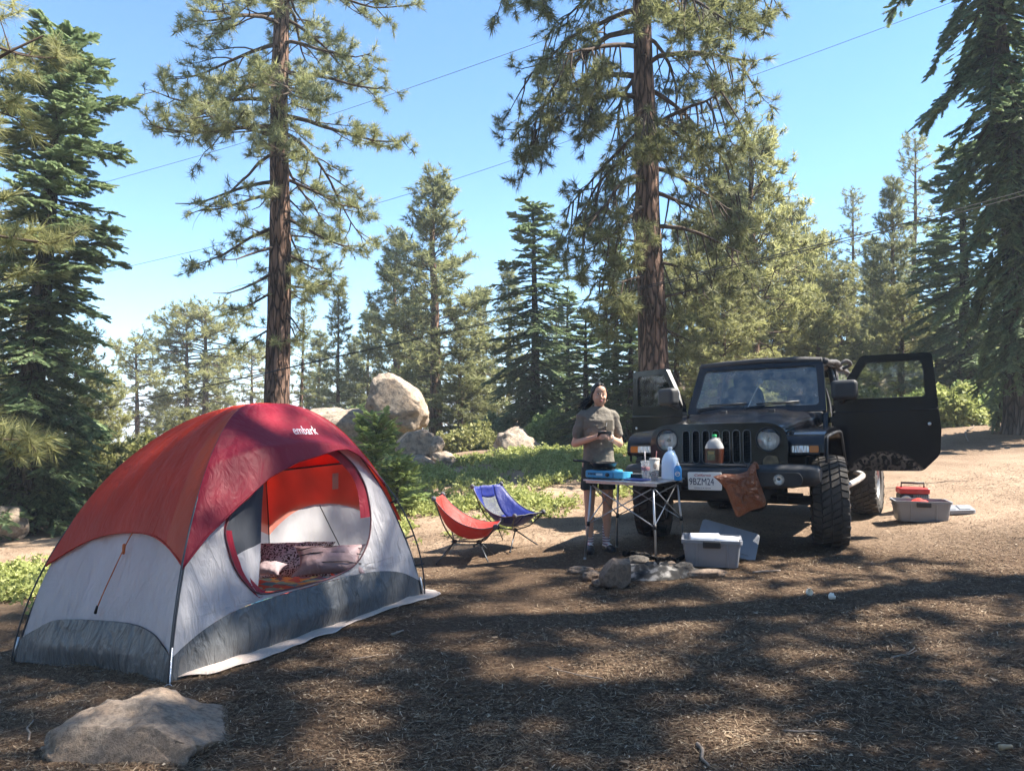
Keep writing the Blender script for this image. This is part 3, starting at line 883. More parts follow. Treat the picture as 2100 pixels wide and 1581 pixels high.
BG = [  # column, top row, depth, meshes, mesh height, radius scale, name, label
    (895, 372, 26, P1, 10, 1.3, 'pine_tree', 'pointed pine standing right behind the stacked boulders'),
    (815, 488, 30, P1, 10, 1.0, 'pine_tree', 'slim pointed pine left of the pine behind the boulders'),
    (760, 640, 33, P2, 10, .95, 'pine_tree', 'short far pine above the big leaning boulder'),
    (690, 588, 30, P2, 10, .8, 'pine_tree', 'narrow pine right of the tall bare trunk behind the tent'),
    (622, 640, 24, P5, 10, .85, 'pine_tree', 'thin pine half hidden by the tall trunk behind the tent'),
    (1098, 418, 22, FIR1, 8, 1.05, 'fir_tree', 'dark layered fir left of the woman, its pale trunk showing low down'),
    (985, 600, 30, P1, 10, .7, 'pine_tree', 'small pine filling the gap between pointed pine and dark fir'),
    (1040, 560, 31, P2, 10, 1.0, 'pine_tree', 'hazy pine peeping out left of the dark layered fir'),
    (1165, 590, 27, FIR2, 8, .9, 'fir_tree', 'fir rising right of the pale trunk near the woman'),
    (1265, 505, 21, FIR1, 8, .85, 'fir_tree', 'dark fir behind the woman and the open passenger door'),
    (1420, 470, 24, P3, 9, .7, 'pine_tree', 'olive pine just right of the red-barked trunk'),
    (1545, 300, 21, P3, 9, .9, 'pine_tree', 'broad olive pine towering over the car roof'),
    (1625, 440, 27, P3, 9, .7, 'pine_tree', 'olive pine on the right flank of the broad one over the roof'),
    (1480, 560, 18, P3, 9, .75, 'pine_tree', 'low bushy pine directly above the windshield'),
    (1700, 487, 31, P5, 10, .9, 'pine_tree', 'sparse pine right of the broad olive one'),
    (1757, 397, 30, P5, 10, .85, 'pine_tree', 'thin lofty pine with a bare middle over the open driver door'),
    (1838, 380, 25, P1, 10, .75, 'pine_tree', 'full pine rising above the open driver door'),
    (1888, 285, 31, P5, 10, 1.0, 'pine_tree', 'tallest sparse pine peeking left of the right-hand fir'),
    (1680, 640, 21, P3, 9, .75, 'pine_tree', 'low olive pine behind the rear of the car'),
    (1985, 300, 20, FIR1, 8, 1.1, 'fir_tree', 'second dark fir left of the one at the right edge'),
    (1925, 470, 24, FIR2, 8, 1.0, 'fir_tree', 'fir behind the top corner of the open driver door'),
    (2085, 520, 27, FIR2, 8, 1.0, 'fir_tree', 'fir on the slope behind the right edge trunk'),
    (280, 703, 32, P4, 8, .95, 'pine_tree', 'flat-topped far pine on a thin bare trunk left of the tent'),
    (378, 655, 33, P4, 8, 1.1, 'pine_tree', 'left one of the twin spreading far pines above the tent'),
    (415, 638, 33.5, P4, 8, 1.25, 'pine_tree', 'right one of the twin spreading far pines above the tent'),
    (150, 690, 17, P3, 9, .62, 'pine_tree', 'olive bushy pine in front of the left fir'),
    (215, 780, 20, P3, 9, .62, 'pine_tree', 'pale olive pine between the left fir and the flat-topped pine'),
    (60, 800, 15, P3, 9, .62, 'pine_tree', 'low olive pine at the foot of the left fir'),
    (370, 850, 24, P3, 9, .8, 'pine_tree', 'low spreading pine just over the tent roof slope'),
    (-20, 560, 19, P3, 9, .8, 'pine_tree', 'olive pine cut off by the left picture edge'),
    (520, 720, 40, P4, 8, 1.0, 'pine_tree', 'distant pine just left of the tall bare trunk'),
    (1330, 610, 30, P1, 10, .8, 'pine_tree', 'far pine glimpsed behind the red-barked trunk'),
    (655, 690, 34, P1, 10, .9, 'pine_tree', 'full far pine left of the narrow one behind the tent'),
    (725, 700, 36, P1, 10, .9, 'pine_tree', 'full far pine right of the narrow one behind the tent'),
    (860, 600, 34, P1, 10, .9, 'pine_tree', 'far pine showing between slim and pointed pines'),
    (945, 690, 24, P1, 10, .9, 'pine_tree', 'bushy low pine right of the pointed pine'),
    (1205, 640, 19, FIR2, 8, .95, 'fir_tree', 'fir right behind the head of the woman'),
    (1290, 600, 18, FIR2, 8, .95, 'fir_tree', 'dark fir directly behind the open passenger door'),
    (1390, 560, 19, P3, 9, .6, 'pine_tree', 'olive young pine hugging the red-barked trunk'),
    (1590, 600, 24, P3, 9, .7, 'pine_tree', 'olive pine low over the middle of the car roof'),
    (1740, 590, 35, P1, 10, .9, 'pine_tree', 'far full pine behind the sparse ones on the right'),
    (1790, 560, 38, P1, 10, .9, 'pine_tree', 'far full pine over the mirror of the open driver door'),
    (1870, 540, 36, P2, 10, 1.0, 'pine_tree', 'far pine between full pine and tallest sparse pine'),
    (1960, 600, 36, P1, 10, 1.0, 'pine_tree', 'far pine on the right slope behind the second dark fir'),
    (2040, 560, 38, P2, 10, 1.1, 'pine_tree', 'far pine on the right slope near the picture edge'),
    (2130, 600, 34, P1, 10, 1.0, 'pine_tree', 'far pine cut by the right picture edge'),
    (1650, 620, 40, P1, 10, 1.0, 'pine_tree', 'farthest pine on the slope behind the car'),
    (450, 740, 44, P1, 10, 1.0, 'pine_tree', 'farthest pine behind the twin spreading pines'),
    (330, 800, 40, P1, 10, 1.0, 'pine_tree', 'distant low pine between flat-topped and twin pines'),
    (560, 760, 44, P1, 10, 1.0, 'pine_tree', 'distant low pine right behind the tall bare trunk'),
    (190, 840, 26, P1, 10, .8, 'pine_tree', 'low pine in the hollow left of the tent'),
    (1665, 500, 25, P3, 9, .8, 'pine_tree', 'olive pine filling the gap right of the broad one'),
    (1725, 560, 24, P3, 9, .75, 'pine_tree', 'olive pine behind the right end of the car roof'),
    (1795, 500, 28, P1, 10, 1.0, 'pine_tree', 'full pine between thin lofty pine and the pine over the door'),
    (1850, 600, 22, P3, 9, .7, 'pine_tree', 'low olive pine seen over the open driver door'),
    (1500, 420, 25, P3, 9, .8, 'pine_tree', 'olive pine on the left flank of the broad one'),
    (1140, 640, 32, P1, 10, 1.0, 'pine_tree', 'far pine in the gap right of the dark layered fir'),
]
_rng = random.Random(4)
for (u, vt, Y, ms, h0, rk, nm, lb) in BG:
    b = on_ground(u, Y)
    hz = at(u, vt, Y).z - b[2]
    k = hz / h0
    plant_tree(nm, ms, b, lb, (rk * k ** .5 if k < 1 else rk * k ** .7,) * 2 + (k,), _rng.uniform(0, 6.28), 'trees of the forest behind the camp')

# --- near pine at the left edge, only its shoots reach into view
S, pth = grow_pine(71, 9.0, (0, 0), .16, 66, 2.15, shape=0, e0=-12, e1=35, droop=.25, up=.7, sp1=.26, sp2=.16, size=.20, az_bias=lambda a, z: .7 + .45 * max(0, math.cos(a)) ** 2)
plant_tree('pine_tree', tree_meshes('n', S, pth, .2, 'pine', 70, M_OLIVE, M_BARK_PINE, .5, seed=71), (-6.6, 7.1, gz(-6.6, 7.1)),
           'near pine whose needle brushes poke in at the left edge')

# --- pines beyond the right edge, their crowns shade the camp floor
S, pth = grow_pine(81, 17.0, (0, 0), .3, 34, 3.6, shape=.4, top_L=.3, e0=-15, e1=30, droop=.25, up=.5, sp1=.36, sp2=.22, size=.27, gaps=.45)
SH1 = tree_meshes('s', S, pth, .3, 'pine', 18, M_PINE, M_BARK_PINE, 2.2, sides=14, rings=50, seed=81, limb_sides=3)
SHADE = [((10.4, 6.3), 1.28, 0.3), ((12.5, 2.6), 1.05, 2.0), ((8.4, 2.9), 1.12, 4.1)]
for k, ((x, y), s, rz) in enumerate(SHADE):
    plant_tree('pine_tree', SH1, (x, y, gz(x, y) - .1), 'tall pine beyond the right edge shading the camp floor', (s, s, s), rz, 'pines beyond the right edge')

# --- the forest goes on behind the photographer
for k, (x, y, s, rz) in enumerate([(-5, -5.5, .9, 1), (1.5, -7, 1.0, 2), (6.5, -5, .95, 3), (-10, -1, .8, 4), (-9, -9, 1.1, 5), (-2, -12, 1.1, 0), (5, -12, 1.1, 1.5), (12, -8, 1.1, 2.5), (-13, 6, .7, 3.3)]):
    plant_tree('pine_tree', SH1, (x, y, gz(x, y) - .1), 'tall pine standing behind the photographer', (s, s, s), rz, 'pines behind the photographer')

for k, (x, y, s, rz, ms) in enumerate([(-3, -4.5, .55, 0, P3), (0, -6, .6, 1, P3), (3.5, -5, .55, 2, P3), (-6, -7, .7, 3, FIR1), (7, -8, .8, 4, FIR2), (-9, -4, .7, 5, P3), (10, -4, .7, 6, FIR1), (1, -10, .9, .5, FIR1), (-4, -11, .9, 1.5, P1), (4, -9.5, .9, 2.2, P3), (-14, -8, 1, 3, P1), (14, -12, 1, 4, FIR2)]):
    plant_tree('young_tree', ms, (x, y, gz(x, y) - .1), 'bushy young conifer behind the photographer', (s * 1.2, s * 1.2, s), rz, 'young conifers behind the photographer')

# ------------------------------------------------------------------ boulders
def bould(u, v, Y, size, seed, label, **k):
    p = at(u, v, Y)
    return rock('boulder', p, size, seed, label=label, **k)
bould(815, 832, 16.7, (.74, .66, .53), 3, 'largest rounded boulder leaning on top of the granite pile', rot=(R(8), R(33), R(15)), cuts=((.2, -.3, -.9, .8), (-.2, -.9, .1, .82)), power=.8, rough=.075)
bould(692, 885, 17.2, (.95, .8, .52), 5, 'long low boulder at the left of the granite pile, behind the tent', rot=(0, R(6), R(15)), power=.85)
bould(850, 914, 15.5, (.40, .36, .34), 9, 'square cut boulder propping up the largest one', rot=(0, R(-8), R(20)), cuts=((-.25, -1, .2, .62), (-.7, 0, .8, .75)), power=.75)
bould(893, 918, 15.4, (.14, .2, .22), 13, 'small wedge stone at the right of the granite pile', rot=(0, R(15), R(40)), power=.8)
bould(908, 946, 15.4, (.3, .3, .2), 15, 'low pale rock at the right foot of the granite pile', rot=(0, R(10), 0))
bould(845, 950, 15.2, (.5, .35, .16), 16, 'flat rock slab in front of the square cut boulder', rot=(0, R(4), 0), power=.8)
bould(1056, 925, 17.5, (.52, .45, .50), 19, 'lone mossy boulder between the pile and the woman', rot=(0, R(12), R(30)), power=.9)
bould(1165, 895, 21, (.5, .45, .42), 21, 'far boulder peeking out left of the woman')
bould(2082, 805, 18, (.45, .4, .40), 25, 'round boulder at the foot of the right edge fir')
bould(12, 1080, 12.2, (.32, .3, .36), 27, 'dark boulder under the left edge fir')
bould(1605, 800, 30, (.8, .7, .6), 29, 'boulder on the slope seen through the car windows')
bould(1690, 745, 32, (1.0, .8, .8), 33, 'large grey outcrop on the slope behind the car roof')
p = gpx(275, 1545)
rock('rock', (p.x, p.y + .10, p.z - .09), (.47, .38, .25), 6, (R(2), R(-6), R(-14)), ((.1, -1, .35, .72), (.6, .3, .7, .78)), M_GRANITE_FINE, 'half buried grey rock in the foreground below the tent', 'rock', rough=.12, n=6, power=.85)
# ------------------------------------------------------------------ low growth
M_SHRUB = foliage_mat('low_shrub_leaves', (.16, .19, .05), (.36, .40, .13), (.56, .57, .25), .45, 2.2)
M_BUSH = foliage_mat('bush_leaves', (.11, .125, .04), (.25, .26, .09), (.42, .39, .18), .4, 2.0)

def leaf_mesh(name, P, size, K, seed, m, wide=1.0, up=.5):
    rng = np.random.default_rng(seed)
    P = np.asarray(P, float)
    D = rng.normal(size=P.shape) + [0, 0, up]
    S = size * rng.uniform(.6, 1.3, len(P))
    parts, which = [], rng.integers(0, 3, len(P))
    for k in range(3):
        s = which == k
        parts.append(scatter_tufts(P[s], D[s], S[s], None, tuft_template('leaf', K, rng, wide), rng))
    V = np.concatenate(parts)
    me = raw_mesh(name, V, np.arange(len(V)).reshape(-1, 3)); me.materials.append(m)
    return me

def ground_cover():
    rng = np.random.default_rng(8)
    # patches: pixel of the centre, half size across and in depth, density
    patches = [(900, 1085, 1.0, .75, 1.0), (840, 1040, .9, 1.0, 1.0), (1095, 1035, 1.1, 1.0, 1.1), (960, 1045, .8, .6, .8), (1150, 1000, .9, .8, .9), (1000, 958, 1.3, .9, .8),
               (930, 985, .8, .8, .8), (1120, 945, 1.3, 1.1, 1.0), (1170, 960, 1.2, 1.0, 1.0), (810, 1000, .9, 1.2, 1.0), (860, 960, 1.2, .8, .8), (780, 960, 1.0, 1.5, .8),
               (50, 1235, 1.0, .6, 1.3), (90, 1190, .7, .6, 1.1), (0, 1200, .8, .8, 1.2), (1260, 1010, .8, .7, .8), (1300, 960, 1.4, 1.0, .7), (1230, 935, 2.2, 1.2, .9), (1020, 1000, .5, .5, .6), (1060, 905, 3.0, 2.0, .6), (700, 950, 2.0, 2.5, .8), (1900, 760, 3, 2, .5), (2020, 745, 4, 2, .5), (1960, 800, 2.5, 1.5, .6), (1800, 770, 3, 2, .5), (2060, 720, 5, 3, .4)]
    P = []
    for (u, v, rx, ry, dn) in patches:
        c = gpx(u, v)
        n = int(120 * dn * rx * ry)
        a = rng.normal(size=(n, 2)) * [rx * .5, ry * .5] + [c.x, c.y]
        keep = fbm(np.c_[a * 1.8, np.zeros(n)], 77, 2) > -.12
        a = a[keep]
        z = terrain(a[:, 0], a[:, 1])
        for (x, y), zz in zip(a, z):
            h = rng.uniform(.06, .2)
            k = rng.integers(5, 10)
            q = rng.normal(size=(k, 3)) * [.11, .11, .0] + [x, y, zz]
            q[:, 2] += rng.uniform(.01, h, k)
            P.append(q)
    P = np.concatenate(P)
    o = finish('ground_cover', leaf_mesh('ground_cover', P, .09, 10, 3, M_SHRUB, 1.0), [], kind='stuff')
    o.data.materials.clear(); o.data.materials.append(M_SHRUB)
    tag(o, 'low yellow-green shrubs carpeting the slope behind the chairs', 'ground cover')
ground_cover()

def bush(name, loc, rx, ry, h, n, seed, label, m=None, size=.12, K=12, group=None, cat='shrub'):
    rng = np.random.default_rng(seed)
    r = thing(name, label, cat, loc, 0, group)
    S = Skeleton(seed)
    for k in range(max(10, n // 35)):
        a = rng.uniform(0, 6.28); e = rng.uniform(.5, 1.4)
        S.limb(np.zeros(3), np.array([math.cos(a) * math.cos(e) * rx, math.sin(a) * math.cos(e) * ry, math.sin(e) * h]), rng.uniform(.5, .95) * max(rx, h), .012, 5, 0, 0, .2)
    v, f = segs_mesh(S.seg, 4)
    st = finish('stems', raw_mesh('stems', v, f), M_TWIG, r, kind='stuff')
    d = _unit(rng.normal(size=(n, 3))); d[:, 2] = np.abs(d[:, 2])
    rad = rng.uniform(.45, 1, n) ** .5 * (1 + .35 * fbm(d * 2.1 + seed, seed, 2))
    P = d * rad[:, None] * [rx, ry, h] + [0, 0, .02]
    me = leaf_mesh('foliage', P, size, K, seed, m or M_BUSH)
    o = bpy.data.objects.new('foliage', me); COL.objects.link(o); o.parent = r; o['kind'] = 'stuff'
    return r

for k, (u, Y, rx, ry, h, n, lb, mm) in enumerate([
    (1945, 17.0, .75, .6, .85, 900, 'sunlit yellow-green shrub beside the edge of the open driver door', M_SHRUB),
    (2015, 17.5, .8, .6, .75, 800, 'shady shrub between sunlit shrub and right edge boulder', M_FIR_LIGHT),
    (1850, 18.0, .9, .6, .7, 800, 'shrub seen through the open driver door window', M_SHRUB),
    (1780, 19.0, .8, .6, .8, 700, 'shrub glimpsed between the car and its open driver door', M_BUSH),
    (255, 15.0, .9, .7, 1.5, 1500, 'olive bush rising behind the left slope of the tent', M_BUSH),
    (150, 15.5, 1.0, .8, 1.5, 1500, 'olive bush left of the tent below the firs', M_BUSH),
    (330, 17.0, 1.2, .8, 1.6, 1500, 'olive bush just above the left shoulder of the tent', M_BUSH),
    (450, 19.0, 1.3, .8, 1.0, 1300, 'dark bush low behind the tent top', M_FIR_LIGHT),
    (960, 20.0, .9, .8, .75, 900, 'feathery bush at the foot of the pointed pine', M_BUSH),
    (1010, 22.0, 1.0, .8, .9, 900, 'dark bush left of the mossy boulder', M_FIR),
    (1130, 20.0, .8, .8, .9, 900, 'bush at the foot of the dark layered fir', M_FIR_LIGHT),
    (640, 22.0, 1.3, .8, 1.4, 1200, 'bush behind the long low boulder', M_BUSH),
    (740, 24.0, 1.3, .8, 1.6, 1200, 'bush filling the gap above the granite pile', M_FIR_LIGHT)]):
    bush('shrub', on_ground(u, Y), rx, ry, h, n, 200 + k, lb, mm, .17, 12, 'shrubs round the clearing')

S, pth = grow_fir(91, 1.35, (0, 0), .04, 46, .62, shape=.6, e0=8, e1=45, droop=.3, up=.4, sp1=.09, size=.13, r_limb=.012, top_L=.3)
plant_tree('fir_sapling', tree_meshes('sap', S, pth, .03, 'fir', 16, M_FIR_LIGHT, M_BARK_FIR, 1.5, sides=8, rings=12, seed=91, limb_sides=3), on_ground(772, 11.8),
           'bright green fir sapling just right of the tent top', cat='sapling')
S, pth = grow_fir(93, .8, (0, 0), .04, 34, .5, shape=.6, e0=8, e1=45, droop=.3, up=.4, sp1=.09, size=.13, r_limb=.012, top_L=.3)
plant_tree('fir_sapling', tree_meshes('sap2', S, pth, .025, 'fir', 16, M_FIR_LIGHT, M_BARK_FIR, 1.5, sides=8, rings=12, seed=93, limb_sides=3), on_ground(815, 11.2),
           'smaller fir sapling between the tent pole and the flat rock', cat='sapling')

# ------------------------------------------------------------------ needle and bark litter
def litter():
    rng = np.random.default_rng(5)
    m, n, l, b = material('needle_litter')
    b.inputs['Roughness'].default_value = .9; b.inputs['Specular IOR Level'].default_value = .2
    g = n.new('ShaderNodeNewGeometry')
    rp = ramp(n, [(0, (.04, .023, .015)), (.35, (.095, .060, .037)), (.7, (.17, .115, .073)), (.93, (.27, .20, .13)), (1, (.42, .34, .25))])
    l.new(g.outputs['Random Per Island'], rp.inputs[0]); l.new(rp.outputs[0], b.inputs['Base Color'])
    def spots(N, y0, y1, pw):
        t = rng.uniform(0, 1, N)
        y = (y0 ** (1 - pw) + t * (y1 ** (1 - pw) - y0 ** (1 - pw))) ** (1 / (1 - pw))
        x = rng.uniform(-1, 1, N) * (y * .70 + .5)
        clump = fbm(np.c_[x * 1.1, y * 1.1, x * 0], 15, 4)
        keep = rng.uniform(-.9, .9, N) < clump * 1.2 + .5
        return x[keep], y[keep]
    Vs, Fs, base = [], [], 0
    # needles: slim bent strips of two quads
    x, y = spots(260000, 2.7, 12.0, 1.75)
    N = len(x)
    L = rng.uniform(.016, .062, N); w = rng.uniform(.0008, .0017, N) * (1 + y * .10); a = rng.uniform(0, 6.28, N)
    c, s = np.cos(a), np.sin(a); z = terrain(x, y) + .002
    bend = rng.normal(size=N) * .12 * L; z0, z1 = rng.uniform(0, .010, N), rng.uniform(0, .014, N)
    zm = np.maximum(z0, z1) * .7 + rng.uniform(0, .006, N)
    pts = []
    for (t, off, zz) in ((-.5, 0, z0), (.5, 0, z1)):
        px, py = x + c * L * t - s * bend * off, y + s * L * t + c * bend * off
        for sg in (-1, 1):
            pts.append(np.stack([px - s * w * sg, py + c * w * sg, z + zz], 1))
    V = np.stack(pts, 1).reshape(-1, 3)
    i = np.arange(N)[:, None] * 4
    F = i + [0, 1, 3, 2]
    # bark chips: small tilted four sided flakes
    x, y = spots(40000, 2.7, 11.0, 1.75)
    N2 = len(x)
    L = rng.uniform(.004, .012, N2); w = L * rng.uniform(.3, .9, N2); a = rng.uniform(0, 6.28, N2)
    big = rng.uniform(0, 1, N2) < .02; L = np.where(big, L * 1.9, L); w = np.where(big, w * 1.7, w)
    c, s = np.cos(a), np.sin(a); z = terrain(x, y) + .004
    tl = rng.normal(size=(N2, 2)) * .35
    pts = []
    for (p, q) in ((-1, -.8), (.9, -1), (1, .7), (-.7, 1)):
        p = p * rng.uniform(.6, 1.1, N2); q = q * rng.uniform(.6, 1.1, N2)
        pts.append(np.stack([x + c * L * p - s * w * q, y + s * L * p + c * w * q, z + .004 + np.abs(tl[:, 0] * L * p + tl[:, 1] * w * q)], 1))
    V2 = np.stack(pts, 1).reshape(-1, 3)
    F2 = np.arange(N2 * 4).reshape(-1, 4) + len(V)
    me = raw_mesh('needle_litter', np.concatenate([V, V2]), np.concatenate([F, F2]))
    o = finish('needle_litter', me, m, kind='stuff')
    tag(o, 'dry pine needles and bark chips strewn over the camp floor', 'litter')
litter()
# ------------------------------------------------------------------ fabrics
def fabric(name, col, trans=.25, rough=.6, wrinkle=.35, weave=.0, scale=3.0, var=.08, dist=.012):
    m, n, l, b = material(name)
    out = n['Material Output']
    tc = n.new('ShaderNodeTexCoord')
    nz = n.new('ShaderNodeTexNoise'); nz.inputs['Scale'].default_value = scale; nz.inputs['Detail'].default_value = 6; nz.inputs['Distortion'].default_value = .6
    l.new(tc.outputs['Object'], nz.inputs['Vector'])
    mp = n.new('ShaderNodeMapping'); mp.inputs['Rotation'].default_value = (.5, .3, .6); mp.inputs['Scale'].default_value = (9, 9, 2.2); l.new(tc.outputs['Object'], mp.inputs['Vector'])
    n2 = n.new('ShaderNodeTexNoise'); n2.inputs['Scale'].default_value = 1.6; n2.inputs['Detail'].default_value = 4; n2.inputs['Distortion'].default_value = 1.2
    l.new(mp.outputs[0], n2.inputs['Vector'])
    rp = ramp(n, [(.3, tuple(x * (1 - var) for x in col)), (.7, tuple(min(1, x * (1 + var)) for x in col))])
    l.new(nz.outputs[0], rp.inputs[0]); l.new(rp.outputs[0], b.inputs['Base Color'])
    b.inputs['Roughness'].default_value = rough; b.inputs['Specular IOR Level'].default_value = .35
    b.inputs['Sheen Weight'].default_value = 0
    ad = n.new('ShaderNodeMath'); ad.operation = 'ADD'; l.new(nz.outputs[0], ad.inputs[0]); l.new(n2.outputs[0], ad.inputs[1])
    bp = n.new('ShaderNodeBump'); bp.inputs['Strength'].default_value = min(1, wrinkle * 1.7); bp.inputs['Distance'].default_value = dist
    l.new(ad.outputs[0], bp.inputs['Height']); l.new(bp.outputs[0], b.inputs['Normal'])
    if trans:
        tr = n.new('ShaderNodeBsdfTranslucent'); l.new(rp.outputs[0], tr.inputs['Color'])
        mx = n.new('ShaderNodeMixShader'); mx.inputs[0].default_value = trans
        l.new(b.outputs[0], mx.inputs[1]); l.new(tr.outputs[0], mx.inputs[2]); l.new(mx.outputs[0], out.inputs['Surface'])
    return m

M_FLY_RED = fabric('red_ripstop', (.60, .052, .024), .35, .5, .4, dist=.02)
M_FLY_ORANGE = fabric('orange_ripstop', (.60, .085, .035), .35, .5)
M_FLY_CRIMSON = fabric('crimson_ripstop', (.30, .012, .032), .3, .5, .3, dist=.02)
M_WALL = fabric('grey_tent_nylon', (.66, .65, .67), .42, .6, .5, dist=.03)
M_INNER = fabric('salmon_inner_panel', (.78, .30, .22), .6, .7, .2)
M_INNER_TOP = fabric('orange_inner_panel', (.62, .05, .018), .6, .6, .2)
M_BAND = fabric('charcoal_tent_floor', (.115, .12, .125), .05, .42, .6, dist=.035)
M_MESHGREY = fabric('dark_mesh_panel', (.06, .066, .08), .2, .8, .2)
M_SHEET = fabric('pale_groundsheet', (.62, .52, .46), .15, .6, .6)
M_ALU = mat('brushed_aluminium', (.62, .63, .65), .35, .9, .08, 30, .1, 200)
M_DARKPOLE = mat('dark_grey_pole', (.06, .065, .075), .4, .4)
M_BLACKPL = mat('black_plastic', (.018, .018, .02), .5, 0, .2, 12, .15, 90)
M_ORANGE_CORD = mat('orange_cord', (.55, .13, .03), .7)

# ------------------------------------------------------------------ tent
TF, TL, TB_, TRt = (np.array(p) for p in ((-1.93, 4.40, -.07), (-3.48, 5.47, -.28), (0, 0, 0), (-.73, 6.30, -.03)))
TB_ = TL + TRt - TF
TC = (TF + TL + TB_ + TRt) / 4
TTOP = np.array([.16, 0, 0])
APEX = 1.50
def tsurf(A, B, t, s, off=0.0, bow=.05, wr=.0, seed=0):
    """Point on the dome: t runs along the edge A-B, s is the relative drop from the top; off moves it outward."""
    t = np.asarray(t, float)[..., None]; s = np.clip(np.asarray(s, float), 0, 1)[..., None]
    r = (1 - (1 - s) ** (1 / .75)) ** (1 / 2.2)
    e = A + (B - A) * t
    e = e + (TC - e) * bow * np.sin(np.pi * t) * np.array([1, 1, 0]) * np.clip(s * 1.5, 0, 1)
    c = TC + TTOP * (1 - s)
    c = c + np.zeros_like(e)
    p = c + (e - c) * r
    p[..., 2] += (APEX - TC[2]) * (1 - s[..., 0])
    if np.any(off) or wr:
        n = (e - TC) * [1, 1, 0]; n /= np.linalg.norm(n, axis=-1, keepdims=True) + 1e-9
        n = n * np.clip(s * 2.2, .15, 1) + np.array([0, 0, 1]) * (1 - s)
        n /= np.linalg.norm(n, axis=-1, keepdims=True)
        o = np.asarray(off, float)
        o = o[..., None] if o.ndim else o
        p = p + n * o
        if wr:
            q = np.concatenate([t * 9 + seed, s * 3.2, s * 0], -1).reshape(-1, 3)
            q2 = np.concatenate([t * 26 + s * 5, s * 2.0 + seed, s * 0], -1).reshape(-1, 3)
            w = ((fbm(q, 40 + seed, 3) * 1.3 + .7 * fbm(q2, 60 + seed, 2)) * wr).reshape(s.shape[:-1])[..., None]
            p = p + n * w
    return p

tent = thing('dome_tent', 'red and grey dome tent with its door open', 'tent', tuple(TC))
tent_inv = TR(*(-TC))
def tgrid(name, A, B, t0, t1, s0, s1, m, nt=40, ns=40, off=0.0, wr=.006, seed=0, keep=None, label=None):
    """A panel between parameter lines; s0/s1 may be functions of t."""
    tt = np.linspace(t0, t1, nt)
    P = []
    for t in tt:
        a = s0(t) if callable(s0) else s0
        b = s1(t) if callable(s1) else s1
        P.append(np.stack([np.full(ns, t), a + (b - a) * np.linspace(0, 1, ns)], 1))
    P = np.array(P)
    o = off(P[..., 0], P[..., 1]) if callable(off) else off
    Q = tsurf(A, B, P[..., 0], P[..., 1], o, wr=wr, seed=seed) - TC
    mb = MB(); mb.grid(Q)
    return mb.build(name, m, tent, smooth=True, label=label)

DOOR = round_poly([(.135, .52), (.19, .675), (.275, .79), (.425, .80), (.605, .80), (.725, .775), (.815, .68), (.865, .57), (.91, .42), (.915, .32), (.86, .23), (.72, .19), (.55, .19), (.4, .25), (.27, .35), (.16, .45)], .05, 3)
def band_top(t, k=.105):
    return 1 - (.085 + k * (1 - (1 - math.sin(math.pi * t)) ** 2.6))

# front right wall with the door cut out, triangulated in parameter space
def door_wall():
    outer = [(t, .02) for t in np.linspace(0, 1, 12)] + [(1, s) for s in np.linspace(.06, .88, 22)] + [(t, band_top(t)) for t in np.linspace(1, 0, 40)] + [(0, s) for s in np.linspace(.88, .06, 22)]
    inner = DOOR[::-1]
    tri = tessellate_polygon([[Vector((a, b, 0)) for a, b in outer], [Vector((a, b, 0)) for a, b in inner]])
    bm = bmesh.new()
    pts = outer + inner
    vs_ = [bm.verts.new((a, b, 0)) for a, b in pts]
    for f in tri:
        try: bm.faces.new([vs_[i] for i in f])
        except ValueError: pass
    bmesh.ops.remove_doubles(bm, verts=bm.verts, dist=1e-5)
    for _ in range(4):
        es = [e for e in bm.edges if e.calc_length() > .045]
        if es:
            bmesh.ops.subdivide_edges(bm, edges=es, cuts=1)
            bmesh.ops.triangulate(bm, faces=bm.faces)
    V = np.array([v.co[:] for v in bm.verts])
    Q = tsurf(TF, TRt, V[:, 0], V[:, 1], 0.0, wr=.007, seed=1) - TC
    for v, q in zip(bm.verts, Q): v.co = q
    bmesh.ops.recalc_face_normals(bm, faces=bm.faces)
    me = bpy.data.meshes.new('door_wall'); bm.to_mesh(me); bm.free()
    return finish('wall_panel', me, M_WALL, tent, smooth=True, label='door wall with the big arched opening')
door_wall()
bulge = lambda k: (lambda t, s: k * np.sin(np.pi * t) * np.clip((s - .7) / .3, 0, 1) * np.clip((1.0 - s) / .08, .15, 1))
tgrid('floor_band', TF, TRt, 0, 1, band_top, lambda t: 1.0, M_BAND, 60, 14, bulge(.09), .010, 2)
tgrid('wall_panel', TF, TL, 0, 1, .42, lambda t: band_top(t, .095), M_WALL, 50, 40, 0, .009, 3)
tgrid('floor_band', TF, TL, 0, 1, lambda t: band_top(t, .095), lambda t: 1.0, M_BAND, 50, 14, bulge(.07), .010, 4)
for (A, B, sd) in ((TL, TB_, 5), (TB_, TRt, 6)):
    arc = lambda t: .50 + .16 * abs(2 * t - 1) ** 2.2
    tgrid('wall_panel', A, B, 0, 1, arc, lambda t: band_top(t), M_WALL, 40, 30, 0, .006, sd)
    tgrid('inner_panel', A, B, 0, 1, .30, arc, M_INNER, 40, 20, 0, .004, sd)
    tgrid('inner_panel', A, B, 0, 1, .001, .30, M_INNER_TOP, 40, 16, 0, .004, sd)
    tgrid('floor_band', A, B, 0, 1, lambda t: band_top(t), lambda t: 1.0, M_BAND, 40, 10, 0, .006, sd)
tgrid('inner_panel', TF, TL, 0, 1, .001, .42, M_INNER, 40, 20, 0, .004, 7)
mb = MB(); mb.grid(np.array([[TF - TC + (TL - TF) * a + (TRt - TF) * b + [0, 0, .012] for b in np.linspace(0, 1, 8)] for a in np.linspace(0, 1, 8)]))
mb.build('tent_floor', M_BAND, tent, smooth=True)

